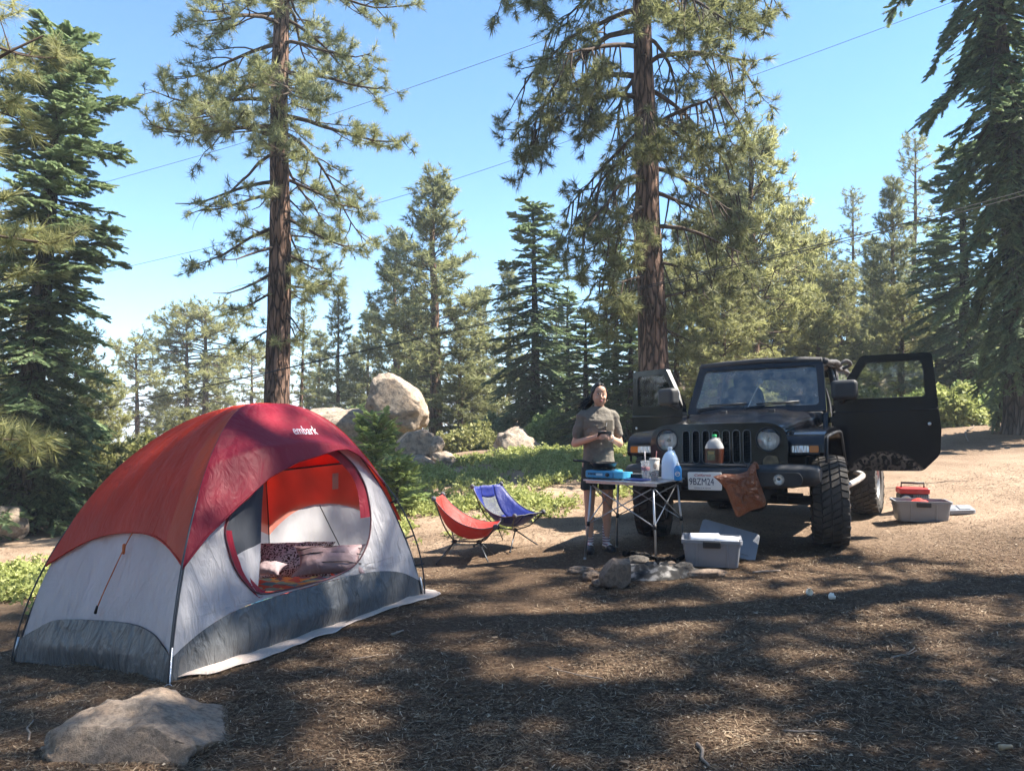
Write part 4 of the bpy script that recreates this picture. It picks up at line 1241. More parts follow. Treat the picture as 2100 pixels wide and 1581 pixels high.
# rain fly
def fly_edge_left(t): return .50 + .12 * abs(2 * t - 1) ** 2.6
_fd = ([0, .08, .2, .315, .45, .555, .7, .8, .89, .95, 1], [.63, .54, .455, .385, .345, .33, .305, .295, .31, .36, .44])
def fly_edge_door(t): return float(np.interp(t, *_fd))
brow = lambda t, s: .03 + .16 * np.sin(np.pi * t) ** .8 * np.clip(s / .28, 0, 1) ** 2
strip = .15
def ws(f):   # sample s so that the top is not too coarse
    return f
tgrid('fly_panel', TF, TL, strip, 1, .0, fly_edge_left, M_FLY_RED, 50, 50, .028, .007, 11, label='brick red left side of the fly')
tgrid('fly_panel', TF, TL, 0, strip, .0, fly_edge_left, M_FLY_ORANGE, 14, 50, .030, .004, 11, label='orange stripe over the front pole')
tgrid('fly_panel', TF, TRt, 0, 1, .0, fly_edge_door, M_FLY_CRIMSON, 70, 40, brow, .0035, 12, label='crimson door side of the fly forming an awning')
for (A, B, sd) in ((TL, TB_, 13), (TB_, TRt, 14)):
    tgrid('fly_panel', A, B, 0, 1, .0, fly_edge_left, M_FLY_RED, 30, 40, .03, .006, sd)
# dark hem along the fly edges
def hem(name, A, B, f, off, m, r=.006, n=60):
    tt = np.linspace(0, 1, n)
    ss = np.array([f(t) for t in tt])
    Q = tsurf(A, B, tt, ss, off(tt, ss) if callable(off) else off) - TC
    mb = MB(); mb.tube(Q, r, 6); mb.build(name, m, tent, smooth=True)
hem('hem', TF, TL, fly_edge_left, .03, M_FLY_RED)
hem('hem', TF, TRt, fly_edge_door, brow, M_FLY_CRIMSON, .007)
# door trim, zip and flap
dp = np.array(DOOR + DOOR[:1])
mb = MB(); mb.tube(tsurf(TF, TRt, dp[:-1, 0], dp[:-1, 1], .004) - TC, .006, 6, closed=True); mb.build('door_zip', mat('zip_tape', (.09, .03, .04), .7), tent, smooth=True)
def door_band(ks, width, name, side):
    a = np.array(ks)
    path = bezier(a, 6)
    tgt = np.array([.52, .5])
    inn = path + (tgt - path) / np.linalg.norm(tgt - path, axis=1)[:, None] * width
    Q = np.stack([tsurf(TF, TRt, path[:, 0], path[:, 1], .002), tsurf(TF, TRt, inn[:, 0], inn[:, 1], -.03)], 1) - TC
    mb = MB(); mb.grid(Q); mb.build(name, M_FLY_CRIMSON, tent, smooth=True)
door_band([(.14, .46), (.138, .53), (.19, .675), (.275, .79), (.30, .80)], .03, 'door_band', 0)
door_band([(.74, .19), (.86, .23), (.915, .33), (.91, .42), (.865, .57)], .035, 'door_band', 1)
def flap():
    left = bezier(np.array([(.155, .46), (.145, .53), (.20, .675), (.285, .785)]), 8)
    n = len(left)
    right = np.stack([np.linspace(.335, .288, n), np.linspace(.32, .80, n)], 1)
    rows = []
    for i in range(n):
        w = np.linspace(0, 1, 12)
        q = left[i][None] * (1 - w)[:, None] + right[i][None] * w[:, None]
        rows.append(tsurf(TF, TRt, q[:, 0], q[:, 1], -.015 - .07 * w + .012 * np.sin(w * 9 + i * .3), wr=.004, seed=4))
    Q = np.array(rows) - TC
    k = int(n * .52)
    mb = MB(); mb.grid(Q[:k + 1]); mb.build('door_flap_mesh', M_MESHGREY, tent, smooth=True)
    mb = MB(); mb.grid(Q[k:]); mb.build('door_flap', M_WALL, tent, smooth=True)
flap()
# poles, seams, peg ring, cords
for (c, nm) in ((TF, 0), (TL, 1), (TRt, 2), (TB_, 3)):
    s = np.concatenate([np.linspace(1.0, .0, 40)])
    Q = tsurf(c, c, 0 * s, s, .022 + .05 * np.sin(np.pi * np.clip((s - .35) / .65, 0, 1)) * (1 if nm in (2, 3) else .3)) - TC
    mb = MB(); mb.tube(Q, .0062, 8); mb.build('pole', M_DARKPOLE, tent, smooth=True)
    s = np.linspace(1, .05, 30)
    mb = MB(); mb.tube(tsurf(c, c, 0 * s, s, -.004) - TC, .006, 5); mb.build('seam', M_MESHGREY, tent, smooth=True)
mb = MB(); tt = np.linspace(0, 1, 30)
mb.tube(tsurf(TL, TB_, tt, 0 * tt + .30, -.006) - TC, .008, 5); mb.build('seam', M_MESHGREY, tent, smooth=True)
mb = MB(); mb.tube(tsurf(TB_, TRt, tt, 0 * tt + .30, -.006) - TC, .008, 5); mb.build('seam', M_MESHGREY, tent, smooth=True)
g = TF - TC
mb = MB(); d = tsurf(TF, TF, np.array([0, 0.]), np.array([1.0, .88]), .012) - TC
mb.tube([d[0] + [0.01, -.03, -.03], d[0], d[1]], .0095, 8); mb.build('pole_foot', M_ALU, tent, smooth=True)
mb = MB(); a = np.linspace(0, 6.283, 24, endpoint=False)
mb.tube(np.stack([d[0][0] + .012 + .024 * np.cos(a), d[0][1] - .035 + .01 * np.sin(a), d[0][2] - .005 + .02 * np.sin(a)], 1), .0028, 6, closed=True); mb.build('peg_ring', M_ALU, tent, smooth=True)
for c in (TL, TRt):
    d = tsurf(c, c, np.array([0, 0.]), np.array([1.0, .90]), .016) - TC
    mb = MB(); mb.tube([d[0], d[1]], .009, 8); mb.build('pole_foot', M_ALU, tent, smooth=True)
q = tsurf(TF, TL, np.array([.432, .455, .50, .52]), np.array([.5, .56, .70, .775]), .035) - TC
mb = MB(); mb.tube(bezier(q, 6), .004, 6); mb.build('guy_line', M_ORANGE_CORD, tent, smooth=True)
mb = MB(); mb.capsule(q[1] + [0, 0, .02], q[1] - [0.003, 0, .03], .011, .009); mb.build('toggle', M_ORANGE_CORD, tent, smooth=True)
mb = MB(); mb.capsule(q[3] + [0, 0, .01], q[3] - [0.01, 0, .03], .007, .01); mb.build('line_end', M_BLACKPL, tent, smooth=True)
q = tsurf(TB_, TRt, np.array([.5, .55, .6, .62]), np.array([.5, .62, .75, .86]), -.02) - TC
mb = MB(); mb.tube(bezier(q, 5), .004, 5); mb.build('inner_cord', M_MESHGREY, tent, smooth=True)
q = tsurf(TB_, TRt, np.array([.70, .80]), np.array([.34, .34]), -.02) - TC
mb = MB(); mb.grid(np.array([[q[0], q[0] - [0, 0, .13]], [q[1] * .55 + q[0] * .45, q[1] * .55 + q[0] * .45 - [0, 0, .13]]])); mb.build('care_tag', mat('paper_tag', (.75, .70, .62), .8), tent)
# clips joining wall and right pole
for s_ in (.52, .70, .84):
    a = tsurf(TRt, TRt, 0 * np.array([s_, s_]), np.array([s_, s_]), np.array([0.0, .075])) - TC
    mb = MB(); mb.tube(a, .007, 6); mb.build('pole_clip', M_BLACKPL, tent, smooth=True)

def text_mesh(body, size, M, m, parent, name='lettering', shear=0.0, extrude=.0006, offset=0.0, width=None, label=None, spacing=1.0, align='CENTER'):
    cu = bpy.data.curves.new('text', 'FONT')
    cu.body = body; cu.size = size; cu.shear = shear; cu.extrude = extrude; cu.offset = offset
    cu.align_x = align; cu.align_y = 'CENTER'; cu.space_character = spacing; cu.resolution_u = 3
    ob = bpy.data.objects.new('text', cu); COL.objects.link(ob)
    dg = bpy.context.evaluated_depsgraph_get()
    me = bpy.data.meshes.new_from_object(ob.evaluated_get(dg))
    bpy.data.objects.remove(ob); bpy.data.curves.remove(cu)
    if width:
        xs = [v.co.x for v in me.vertices]; k = width / (max(xs) - min(xs))
        me.transform(Matrix.Diagonal((k, 1, 1, 1)))
    me.transform(M)
    return finish(name, me, m, parent, label=label)

M_PRINT = mat('white_print', (.75, .75, .76), .7)
a = tsurf(TF, TRt, np.array([.565, .60, .565]), np.array([.215, .215, .195]), brow(np.array([.565, .60, .565]), np.array([.215, .215, .195])) + .028) - TC
ex = a[1] - a[0]; ex /= np.linalg.norm(ex); ey = a[2] - a[0]; ey /= np.linalg.norm(ey); ey = ey * .65 + np.array([0, 0, .35]); ey -= ex * ey.dot(ex); ey /= np.linalg.norm(ey)
text_mesh('embark', .11, frame(a[0], ex, ey, np.cross(ex, ey)), M_PRINT, tent, extrude=.0008, width=.235, offset=.0)

# groundsheet sticking out from under the tent
def sheet():
    o = thing('groundsheet', 'pale groundsheet spread under the tent, its edge showing in front', 'groundsheet', tuple(TC))
    c = [TF + [.02, .05, 0], TRt + [.02, .05, 0]]
    nrm = np.array([(TRt - TF)[1], -(TRt - TF)[0], 0]); nrm /= np.linalg.norm(nrm)
    tt = np.linspace(-.0, 1.05, 60)
    wid = np.interp(tt, [0, .06, .2, .35, .5, .6, .75, .9, 1.0, 1.05], [.0, .13, .17, .14, .13, .055, .07, .14, .17, .02])
    rows = []
    for t, w in zip(tt, wid):
        p = c[0] + (c[1] - c[0]) * t
        r = []
        for k in np.linspace(-.5, 1, 14):
            q = p + nrm * (w * k if k > 0 else .5 * k)
            r.append((q[0], q[1], 0))
        rows.append(r)
    Q = np.array(rows)
    z = terrain(Q[..., 0].ravel(), Q[..., 1].ravel()).reshape(Q.shape[:2])
    Q[..., 2] = z + .013 + .010 * np.abs(fbm(Q.reshape(-1, 3) * [7, 7, 0], 3, 3)).reshape(z.shape)
    mb = MB(); mb.grid(Q - TC); mb.build('sheet', M_SHEET, o, smooth=True, solid=.003)
sheet()

# bedding
def quilt_mat():
    m, n, l, b = material('bright_chevron_quilt')
    tc = n.new('ShaderNodeTexCoord'); mp = n.new('ShaderNodeMapping'); mp.inputs['Scale'].default_value = (5, 5, 5); mp.inputs['Rotation'].default_value = (0, 0, .6)
    l.new(tc.outputs['Object'], mp.inputs['Vector'])
    v = n.new('ShaderNodeTexVoronoi'); v.distance = 'MANHATTAN'; v.inputs['Scale'].default_value = 2.0; l.new(mp.outputs[0], v.inputs['Vector'])
    sp = n.new('ShaderNodeSeparateColor'); l.new(v.outputs['Color'], sp.inputs[0])
    r = ramp(n, [(0, (.55, .05, .02)), (.16, (.75, .30, .03)), (.32, (.62, .55, .22)), (.48, (.05, .25, .42)), (.62, (.10, .02, .10)), (.74, (.20, .42, .38)), (.88, (.65, .08, .03))])
    r.color_ramp.interpolation = 'CONSTANT'
    l.new(sp.outputs[0], r.inputs[0]); l.new(r.outputs[0], b.inputs['Base Color']); b.inputs['Roughness'].default_value = .85
    return m
bed_rot = math.atan2((TRt - TF)[1], (TRt - TF)[0])
bed_c = TC + np.array([.10, .05, .06])
bed = thing('air_mattress', 'mattress under a bright patterned quilt inside the tent', 'mattress', tuple(bed_c), bed_rot)
mb = MB(); mb.box((-.86, -.485, 0), (.90, .70, .17)); mb.build('mattress', mat('mattress_cover', (.2, .22, .26), .8), bed, smooth=True, bevel=.07, segs=4)
xs, ys = np.meshgrid(np.linspace(-.88, .92, 50), np.linspace(-.50, .70, 40), indexing='ij')
zz = .185 + .012 * fbm(np.stack([xs.ravel() * 4, ys.ravel() * 4, xs.ravel() * 0], 1), 6, 3).reshape(xs.shape) - .10 * np.clip((-ys - .44) / .06, 0, 1)
mb = MB(); mb.grid(np.stack([xs, ys, zz], -1)); mb.build('quilt', quilt_mat(), bed, smooth=True, solid=.01)

def pillow(name, loc, rot, size, m, label, seams=None):
    n = 28
    u, v = np.meshgrid(np.linspace(-1, 1, n), np.linspace(-1, 1, n), indexing='ij')
    prof = ((1 - np.abs(u) ** 2.6) * (1 - np.abs(v) ** 2.6)) ** .5
    pin = 1 - .20 * (np.abs(u) ** 2 * (1 - np.abs(v) ** 2) + np.abs(v) ** 2 * (1 - np.abs(u) ** 2))
    wob = fbm(np.stack([u.ravel() * 2.2, v.ravel() * 2.2, u.ravel() * 0], 1), 12, 3).reshape(u.shape)
    top = np.stack([u * size[0] * pin, v * size[1] * pin, prof * size[2] * (1 + .16 * wob)], -1)
    bot = top * [1, 1, -.7]
    r = thing(name, label, 'pillow', loc)
    r.rotation_euler = rot
    mb = MB(); mb.grid(top); mb.grid(bot, flip=True)
    mb.build('pillow_case', m, r, smooth=True)
    if seams:
        for y in (-.45, .15, .55):
            k = np.linspace(-.9, .9, 20)
            z = np.interp(np.abs(k), [0, .5, .9], [size[2] * .93, size[2] * .85, size[2] * .35]) * (1 - abs(y) ** 2.6) ** .5
            mb = MB(); mb.tube(np.stack([k * size[0] * .97, np.full(20, y * size[1]), z * 1.03 + .003], 1), .004, 5); mb.build('stripe', seams, r, smooth=True)
    return r
def leopard():
    m, n, l, b = material('black_white_leopard_print')
    tc = n.new('ShaderNodeTexCoord')
    nz = n.new('ShaderNodeTexNoise'); nz.inputs['Scale'].default_value = 14; l.new(tc.outputs['Object'], nz.inputs['Vector'])
    mx = n.new('ShaderNodeMix'); mx.data_type = 'VECTOR'; mx.inputs[0].default_value = .08; l.new(tc.outputs['Object'], mx.inputs[4]); l.new(nz.outputs['Color'], mx.inputs[5])
    v = n.new('ShaderNodeTexVoronoi'); v.feature = 'DISTANCE_TO_EDGE'; v.inputs['Scale'].default_value = 44; l.new(mx.outputs[1], v.inputs['Vector'])
    r = ramp(n, [(.0, (.62, .60, .60)), (.13, (.62, .60, .60)), (.16, (.02, .018, .02)), (.30, (.02, .018, .02)), (.36, (.10, .03, .035))])
    l.new(v.outputs['Distance'], r.inputs[0]); l.new(r.outputs[0], b.inputs['Base Color']); b.inputs['Roughness'].default_value = .9
    return m
M_PINK = fabric('dusty_pink_satin', (.34, .235, .24), 0, .5, .4)
p = at(602, 1148, 6.25); pillow('pillow', tuple(p), (R(38), 0, R(8)), (.32, .19, .10), leopard(), 'leopard print pillow leaning at the back of the tent')
p = at(676, 1148, 5.85); pillow('pillow', tuple(p), (R(50), 0, R(10)), (.27, .13, .085), M_PINK, 'dusty pink pillow with thin dark stripes at the tent door', M_BLACKPL)
p = at(552, 1166, 5.7); pillow('pillow', tuple(p), (R(20), 0, R(-10)), (.11, .075, .045), fabric('mauve_cotton', (.33, .25, .26), 0, .8), 'small mauve cushion half hidden by the door flap')

# ------------------------------------------------------------------ camp chairs
def camp_chair(loc, rotz, label, m, m2, meshback):
    r = thing('camp_chair', label, 'chair', loc, rotz, 'low folding camp chairs')
    side = bezier(np.array([(-.30, .66), (-.19, .545), (-.07, .45), (.06, .395), (.20, .372), (.33, .39)]), 6)
    n = len(side); w = np.linspace(-1, 1, 19)
    t = np.linspace(0, 1, n)
    half = .235 + .035 * np.sin(np.pi * t)
    sag = .17 * np.sin(np.pi * np.clip(t, 0, 1)) ** .8
    Q = np.zeros((n, 19, 3))
    tx = np.gradient(side, axis=0); tx /= np.linalg.norm(tx, axis=1)[:, None]
    nn = np.stack([tx[:, 1], -tx[:, 0]], 1)          # points down and back
    for i in range(n):
        k = (1 - w ** 2) * sag[i]
        Q[i, :, 0] = side[i, 0] + nn[i, 0] * k; Q[i, :, 2] = side[i, 1] + nn[i, 1] * k; Q[i, :, 1] = w * half[i] * (1 - .10 * (1 - w ** 2) * np.sin(np.pi * t[i]))
    wob = .006 * fbm(Q.reshape(-1, 3) * [4, 14, 4], 3, 3).reshape(n, 19)
    Q[..., 2] += wob
    cut = int(n * .40)
    a, b = (5, 13)
    mb = MB(); mb.grid(Q[:, :a + 1]); mb.build('seat_side', m, r, smooth=True, solid=.003)
    mb = MB(); mb.grid(Q[:, b:]); mb.build('seat_side', m, r, smooth=True, solid=.003)
    mb = MB(); mb.grid(Q[cut:, a:b + 1]); mb.build('seat', m, r, smooth=True, solid=.003)
    mb = MB(); mb.grid(Q[4:cut + 1, a:b + 1]); mb.build('backrest', meshback, r, smooth=True, solid=.003)
    mb = MB(); mb.grid(Q[:5, a:b + 1]); mb.build('top_strip', m, r, smooth=True, solid=.003)
    mb = MB(); mb.tube(np.concatenate([Q[:, 0], Q[-1, 1:], Q[::-1, -1][1:]]), .005, 5); mb.build('piping', m2, r, smooth=True)
    for (i, j) in ((0, 0), (0, 18), (n - 1, 0), (n - 1, 18)):
        mb = MB(); mb.ball(Q[i, j], (.028, .022, .028)); mb.build('pocket', m2, r, smooth=True)
    hubs = {-1: np.array([-.13, 0, .20]), 1: np.array([.13, 0, .20])}
    for sx, h in hubs.items():
        mb = MB(); mb.ball(h, (.03, .022, .022)); mb.build('hub', M_BLACKPL, r, smooth=True)
        for sy in (-1, 1):
            c = Q[0 if sx < 0 else n - 1, 0 if sy < 0 else 18]
            mid = h * .55 + c * .45 + np.array([0, sy * .045, -.035])
            mb = MB(); mb.tube(bezier(np.array([h, mid, c]), 6), .0072, 8); mb.build('pole', M_DARKPOLE, r, smooth=True)
            f = np.array([sx * .27, sy * .24, .012])
            mb = MB(); mb.tube([h, f], .0072, 8); mb.build('leg', M_DARKPOLE, r, smooth=True)
            mb = MB(); mb.ball(f, .013, nu=8, nv=6); mb.build('foot', M_BLACKPL, r, smooth=True)
    mb = MB(); mb.tube([hubs[-1], hubs[1]], .0085, 8); mb.build('spreader', M_DARKPOLE, r, smooth=True)
    return r
M_CHAIR_RED = fabric('red_chair_cloth', (.52, .055, .045), .2, .6, .5)
M_CHAIR_BLUE = fabric('blue_chair_cloth', (.014, .024, .17), .10, .5, .4)
M_CHAIR_GREY = fabric('grey_trim', (.10, .10, .115), .05, .7)
def see_through(name, col, a):
    m, n, l, b = material(name)
    b.inputs['Base Color'].default_value = col + (1,); b.inputs['Roughness'].default_value = .8
    t = n.new('ShaderNodeBsdfTransparent'); mx = n.new('ShaderNodeMixShader'); mx.inputs[0].default_value = a
    l.new(b.outputs[0], mx.inputs[1]); l.new(t.outputs[0], mx.inputs[2]); l.new(mx.outputs[0], n['Material Output'].inputs['Surface'])
    return m
x, y = -.47, 8.05
camp_chair((x, y, gz(x, y)), R(-6), 'red low camp chair nearer the tent', M_CHAIR_RED, M_CHAIR_GREY, M_CHAIR_RED)
x, y = -.06, 8.55
camp_chair((x, y, gz(x, y)), R(-42), 'blue low camp chair right of the red one', M_CHAIR_BLUE, M_CHAIR_GREY, see_through('blue_mesh_cloth', (.10, .11, .16), .45))
# ------------------------------------------------------------------ black off-road car (x forward, y to its left, z up)
CYAW = R(32)
CO = np.array([2.40, 8.07])
_h = np.array([-math.sin(CYAW), -math.cos(CYAW)]); _l = np.array([math.cos(CYAW), -math.sin(CYAW)])
def car_world(x, y):
    return CO + _h * x + _l * y
WHEELS = [(0, .86), (0, -.86), (-2.46, .86), (-2.46, -.86)]
_wz = [float(terrain([p[0]], [p[1]], False)[0]) for p in (car_world(*w) for w in WHEELS)]
car = thing('off_road_car', 'black two-door off-road car with both doors open', 'car')
_z0 = sum(_wz) / 4
_pitch = math.atan2((_wz[0] + _wz[1]) / 2 - (_wz[2] + _wz[3]) / 2, 2.46)
_roll = math.atan2((_wz[0] + _wz[2]) / 2 - (_wz[1] + _wz[3]) / 2, 1.72)
fx = np.array([_h[0] * math.cos(_pitch), _h[1] * math.cos(_pitch), math.sin(_pitch)])
ly = np.array([_l[0], _l[1], math.tan(_roll)]); ly -= fx * ly.dot(fx); ly /= np.linalg.norm(ly)
uz = np.cross(fx, ly)
c0 = CO + _h * -1.23
KC = 1.06
car.matrix_world = frame(tuple(np.array([c0[0], c0[1], _z0 + .005]) + fx * 1.23 - ly * .86 * (KC - 1)), fx, ly, uz) @ Matrix.Scale(KC, 4)

def car_paint():
    m, n, l, b = material('dusty_black_paint')
    b.inputs['Roughness'].default_value = .22; b.inputs['Specular IOR Level'].default_value = .3; b.inputs['Coat Weight'].default_value = .25; b.inputs['Coat Roughness'].default_value = .08
    tc = n.new('ShaderNodeTexCoord'); geo = n.new('ShaderNodeNewGeometry')
    nz = n.new('ShaderNodeTexNoise'); nz.inputs['Scale'].default_value = 3.5; nz.inputs['Detail'].default_value = 8; nz.inputs['Roughness'].default_value = .7; l.new(tc.outputs['Object'], nz.inputs['Vector'])
    n2 = n.new('ShaderNodeTexNoise'); n2.inputs['Scale'].default_value = 60; n2.inputs['Detail'].default_value = 4; l.new(tc.outputs['Object'], n2.inputs['Vector'])
    sx = n.new('ShaderNodeSeparateXYZ'); l.new(geo.outputs['Normal'], sx.inputs[0])
    up = n.new('ShaderNodeMapRange'); up.inputs[1].default_value = .3; up.inputs[2].default_value = 1; up.inputs[3].default_value = .05; up.inputs[4].default_value = .10; l.new(sx.outputs['Z'], up.inputs[0])
    k = n.new('ShaderNodeMath'); k.operation = 'MULTIPLY'; l.new(nz.outputs[0], k.inputs[0]); l.new(up.outputs[0], k.inputs[1])
    k2 = n.new('ShaderNodeMath'); k2.operation = 'MULTIPLY'; l.new(k.outputs[0], k2.inputs[0]); l.new(n2.outputs[0], k2.inputs[1])
    mx = n.new('ShaderNodeMix'); mx.data_type = 'RGBA'; mx.inputs[6].default_value = (.005, .0055, .008, 1); mx.inputs[7].default_value = (.26, .22, .18, 1)
    l.new(k2.outputs[0], mx.inputs[0]); l.new(mx.outputs[2], b.inputs['Base Color'])
    r = n.new('ShaderNodeMapRange'); r.inputs[3].default_value = .16; r.inputs[4].default_value = .85; l.new(k2.outputs[0], r.inputs[0]); r.inputs[2].default_value = .35; l.new(r.outputs[0], b.inputs['Roughness'])
    return m
def door_paint():
    """Black paint with a dusty splash arc low on the panel."""
    m = car_paint(); m.name = 'splashed_black_paint'
    n, l = m.node_tree.nodes, m.node_tree.links
    b = n['Principled BSDF']
    src = b.inputs['Base Color'].links[0].from_socket
    tc = n.new('ShaderNodeTexCoord'); sp = n.new('ShaderNodeSeparateXYZ'); l.new(tc.outputs['Object'], sp.inputs[0])
    d = n.new('ShaderNodeVectorMath'); d.operation = 'DISTANCE'; d.inputs[1].default_value = (.48, .0, .42); 
    fl = n.new('ShaderNodeCombineXYZ'); l.new(sp.outputs['X'], fl.inputs[0]); l.new(sp.outputs['Z'], fl.inputs[2]); l.new(fl.outputs[0], d.inputs[0])
    nz = n.new('ShaderNodeTexNoise'); nz.inputs['Scale'].default_value = 16; nz.inputs['Detail'].default_value = 6; nz.inputs['Distortion'].default_value = 1.5; l.new(tc.outputs['Object'], nz.inputs['Vector'])
    rp = ramp(n, [(.0, (.35, .35, .35)), (.33, (.4, .4, .4)), (.385, (1, 1, 1)), (.42, (0, 0, 0))]); l.new(d.outputs['Value'], rp.inputs[0])
    st = ramp(n, [(.46, (0, 0, 0)), (.54, (1, 1, 1))]); l.new(nz.outputs[0], st.inputs[0])
    k = n.new('ShaderNodeMath'); k.operation = 'MULTIPLY'; l.new(rp.outputs[0], k.inputs[0]); l.new(st.outputs[0], k.inputs[1])
    k3 = n.new('ShaderNodeMath'); k3.operation = 'MULTIPLY'; k3.inputs[1].default_value = .75; l.new(k.outputs[0], k3.inputs[0])
    mx = n.new('ShaderNodeMix'); mx.data_type = 'RGBA'; mx.inputs[7].default_value = (.30, .24, .19, 1)
    l.new(k3.outputs[0], mx.inputs[0]); l.new(src, mx.inputs[6]); l.new(mx.outputs[2], b.inputs['Base Color'])
    return m
M_CAR = car_paint()
M_DOOR = door_paint()
M_TRIM = mat('dusty_black_trim', (.028, .029, .032), .6, 0, .35, 5, .12, 150)
M_RUBBER = mat('dusty_tyre_rubber', (.055, .048, .042), .85, 0, .45, 7, .2, 120)
M_RIM = mat('machined_grey_rim', (.42, .41, .40), .4, .7, .15, 10)
M_UNDER = mat('dark_chassis', (.018, .017, .016), .8, 0, .4, 6)
M_CHROME = None
def reflector():
    m, n, l, b = material('faceted_lamp_reflector')
    b.inputs['Base Color'].default_value = (.88, .87, .83, 1); b.inputs['Metallic'].default_value = .5; b.inputs['Roughness'].default_value = .25
    tc = n.new('ShaderNodeTexCoord'); mp = n.new('ShaderNodeMapping'); mp.inputs['Scale'].default_value = (1, 40, 9); l.new(tc.outputs['Object'], mp.inputs['Vector'])
    v = n.new('ShaderNodeTexVoronoi'); v.inputs['Scale'].default_value = 1.3; l.new(mp.outputs[0], v.inputs['Vector'])
    bp = n.new('ShaderNodeBump'); bp.inputs['Strength'].default_value = .9; bp.inputs['Distance'].default_value = .02; l.new(v.outputs['Distance'], bp.inputs['Height']); l.new(bp.outputs[0], b.inputs['Normal'])
    return m
M_REFL = reflector()
def glass(name, tint=(1, 1, 1), refl=.1, dust=.06):
    m, n, l, b = material(name)
    out = n['Material Output']
    t = n.new('ShaderNodeBsdfTransparent'); t.inputs[0].default_value = tint + (1,)
    g = n.new('ShaderNodeBsdfGlossy'); g.inputs['Roughness'].default_value = .03
    lw = n.new('ShaderNodeFresnel'); lw.inputs[0].default_value = 1.5
    k = n.new('ShaderNodeMath'); k.operation = 'ADD'; k.inputs[1].default_value = refl; l.new(lw.outputs[0], k.inputs[0])
    mx = n.new('ShaderNodeMixShader'); l.new(k.outputs[0], mx.inputs[0]); l.new(t.outputs[0], mx.inputs[1]); l.new(g.outputs[0], mx.inputs[2])
    d = n.new('ShaderNodeBsdfDiffuse'); d.inputs[0].default_value = (.4, .38, .35, 1)
    tc = n.new('ShaderNodeTexCoord'); nz = n.new('ShaderNodeTexNoise'); nz.inputs['Scale'].default_value = 9; nz.inputs['Detail'].default_value = 8; l.new(tc.outputs['Object'], nz.inputs['Vector'])
    rp = ramp(n, [(.42, (0, 0, 0)), (.75, (dust * 3,) * 3)]); l.new(nz.outputs[0], rp.inputs[0])
    m2 = n.new('ShaderNodeMixShader'); l.new(rp.outputs[0], m2.inputs[0]); l.new(mx.outputs[0], m2.inputs[1]); l.new(d.outputs[0], m2.inputs[2]); l.new(m2.outputs[0], out.inputs['Surface'])
    return m
M_GLASS = glass('dusty_windshield', (.84, .88, .86), .05, .20)
M_SIDEGLASS = glass('side_glass', (.80, .86, .84), .02, .07)
M_LENS = glass('clear_lens', (1, 1, 1), .03, .02)

# chassis, axles, floor
mb = MB()
mb.box((-3.15, -.42, .50), (.58, -.30, .62)); mb.box((-3.15, .30, .50), (.58, .42, .62)); mb.build('frame_rails', M_UNDER, car, kind='stuff')
for x in (0, -2.46):
    mb = MB(); mb.tube([(x, -.74, .42), (x, .74, .42)], .045, 10); mb.build('axle', M_UNDER, car, smooth=True)
    mb = MB(); mb.ball((x, .18 if x == 0 else 0, .42), (.15, .13, .13)); mb.build('differential', M_UNDER, car, smooth=True)
mb = MB(); mb.tube([(.13, -.66, .50), (.13, .66, .48)], .018, 8); mb.build('steering_rod', M_UNDER, car, smooth=True)
for s in (-1, 1):
    mb = MB(); mb.tube([(.06, s * .46, .42), (-.02, s * .44, .98)], .05, 10); mb.build('shock_absorber', M_UNDER, car, smooth=True)
mb = MB(); mb.box((-3.1, -.70, .60), (-.62, .70, .66)); mb.build('floor_pan', M_UNDER, car)
mb = MB(); mb.box((-.62, -.52, .55), (.40, .52, 1.06)); mb.build('engine_bay', M_UNDER, car, bevel=.03)
for s in (-1, 1):   # inner wheel housings
    mb = MB(); P = [(.36, .70), (.30, .92), (.15, 1.02), (-.30, 1.03), (-.52, .85), (-.58, .62)]
    mb.grid(np.array([[(x, s * y, z) for y in (.50, .74)] for x, z in P])); mb.build('wheel_housing', M_UNDER, car, solid=.02)

# hood
def hood_mesh():
    xs = np.linspace(.56, -.74, 30); ws = np.linspace(-1, 1, 41)
    P = np.zeros((30, 41, 3))
    for i, x in enumerate(xs):
        f = (0.56 - x) / 1.30
        half = .60 + .10 * f
        zc = 1.135 + .125 * f - .035 * max(0, 1 - f * 7) ** 2
        for j, w in enumerate(ws):
            y = w * half
            edge = .035 * abs(w) ** 3 + .11 * max(0, (abs(w) - .90) / .10) ** 2
            bul = .022 / (1 + math.exp((abs(w) - .52) * 28)) * min(1, f * 3 + .15)
            P[i, j] = (x, y, zc - edge + bul)
    return P
HP = hood_mesh()
mb = MB(); mb.grid(HP, flip=True); mb.build('hood', M_CAR, car, smooth=True, solid=.012)
for s in (-1, 1):
    j = 0 if s < 0 else 40
    e = HP[:, j] + np.array([0, s * .004, -.008])
    low = e.copy(); low[:, 2] = .86; low[:, 1] *= .985
    mb = MB(); mb.grid(np.stack([e, low], 1), flip=s > 0); mb.build('hood_side', M_CAR, car, smooth=True, solid=.01)
    mb = MB(); mb.box((.30, s * .632 - .018, 1.03), (.40, s * .632 + .018, 1.085)); mb.build('hood_latch', M_TRIM, car, bevel=.008)
for (x, y) in ((-.55, .25), (-.55, -.25)):
    mb = MB(); mb.box((x - .02, y - .03, 1.262), (x + .02, y + .03, 1.285)); mb.build('washer_nozzle', M_TRIM, car, bevel=.006)
mb = MB(); mb.box((-.86, -.71, 1.12), (-.735, .71, 1.248)); mb.build('cowl', M_TRIM, car, bevel=.02)

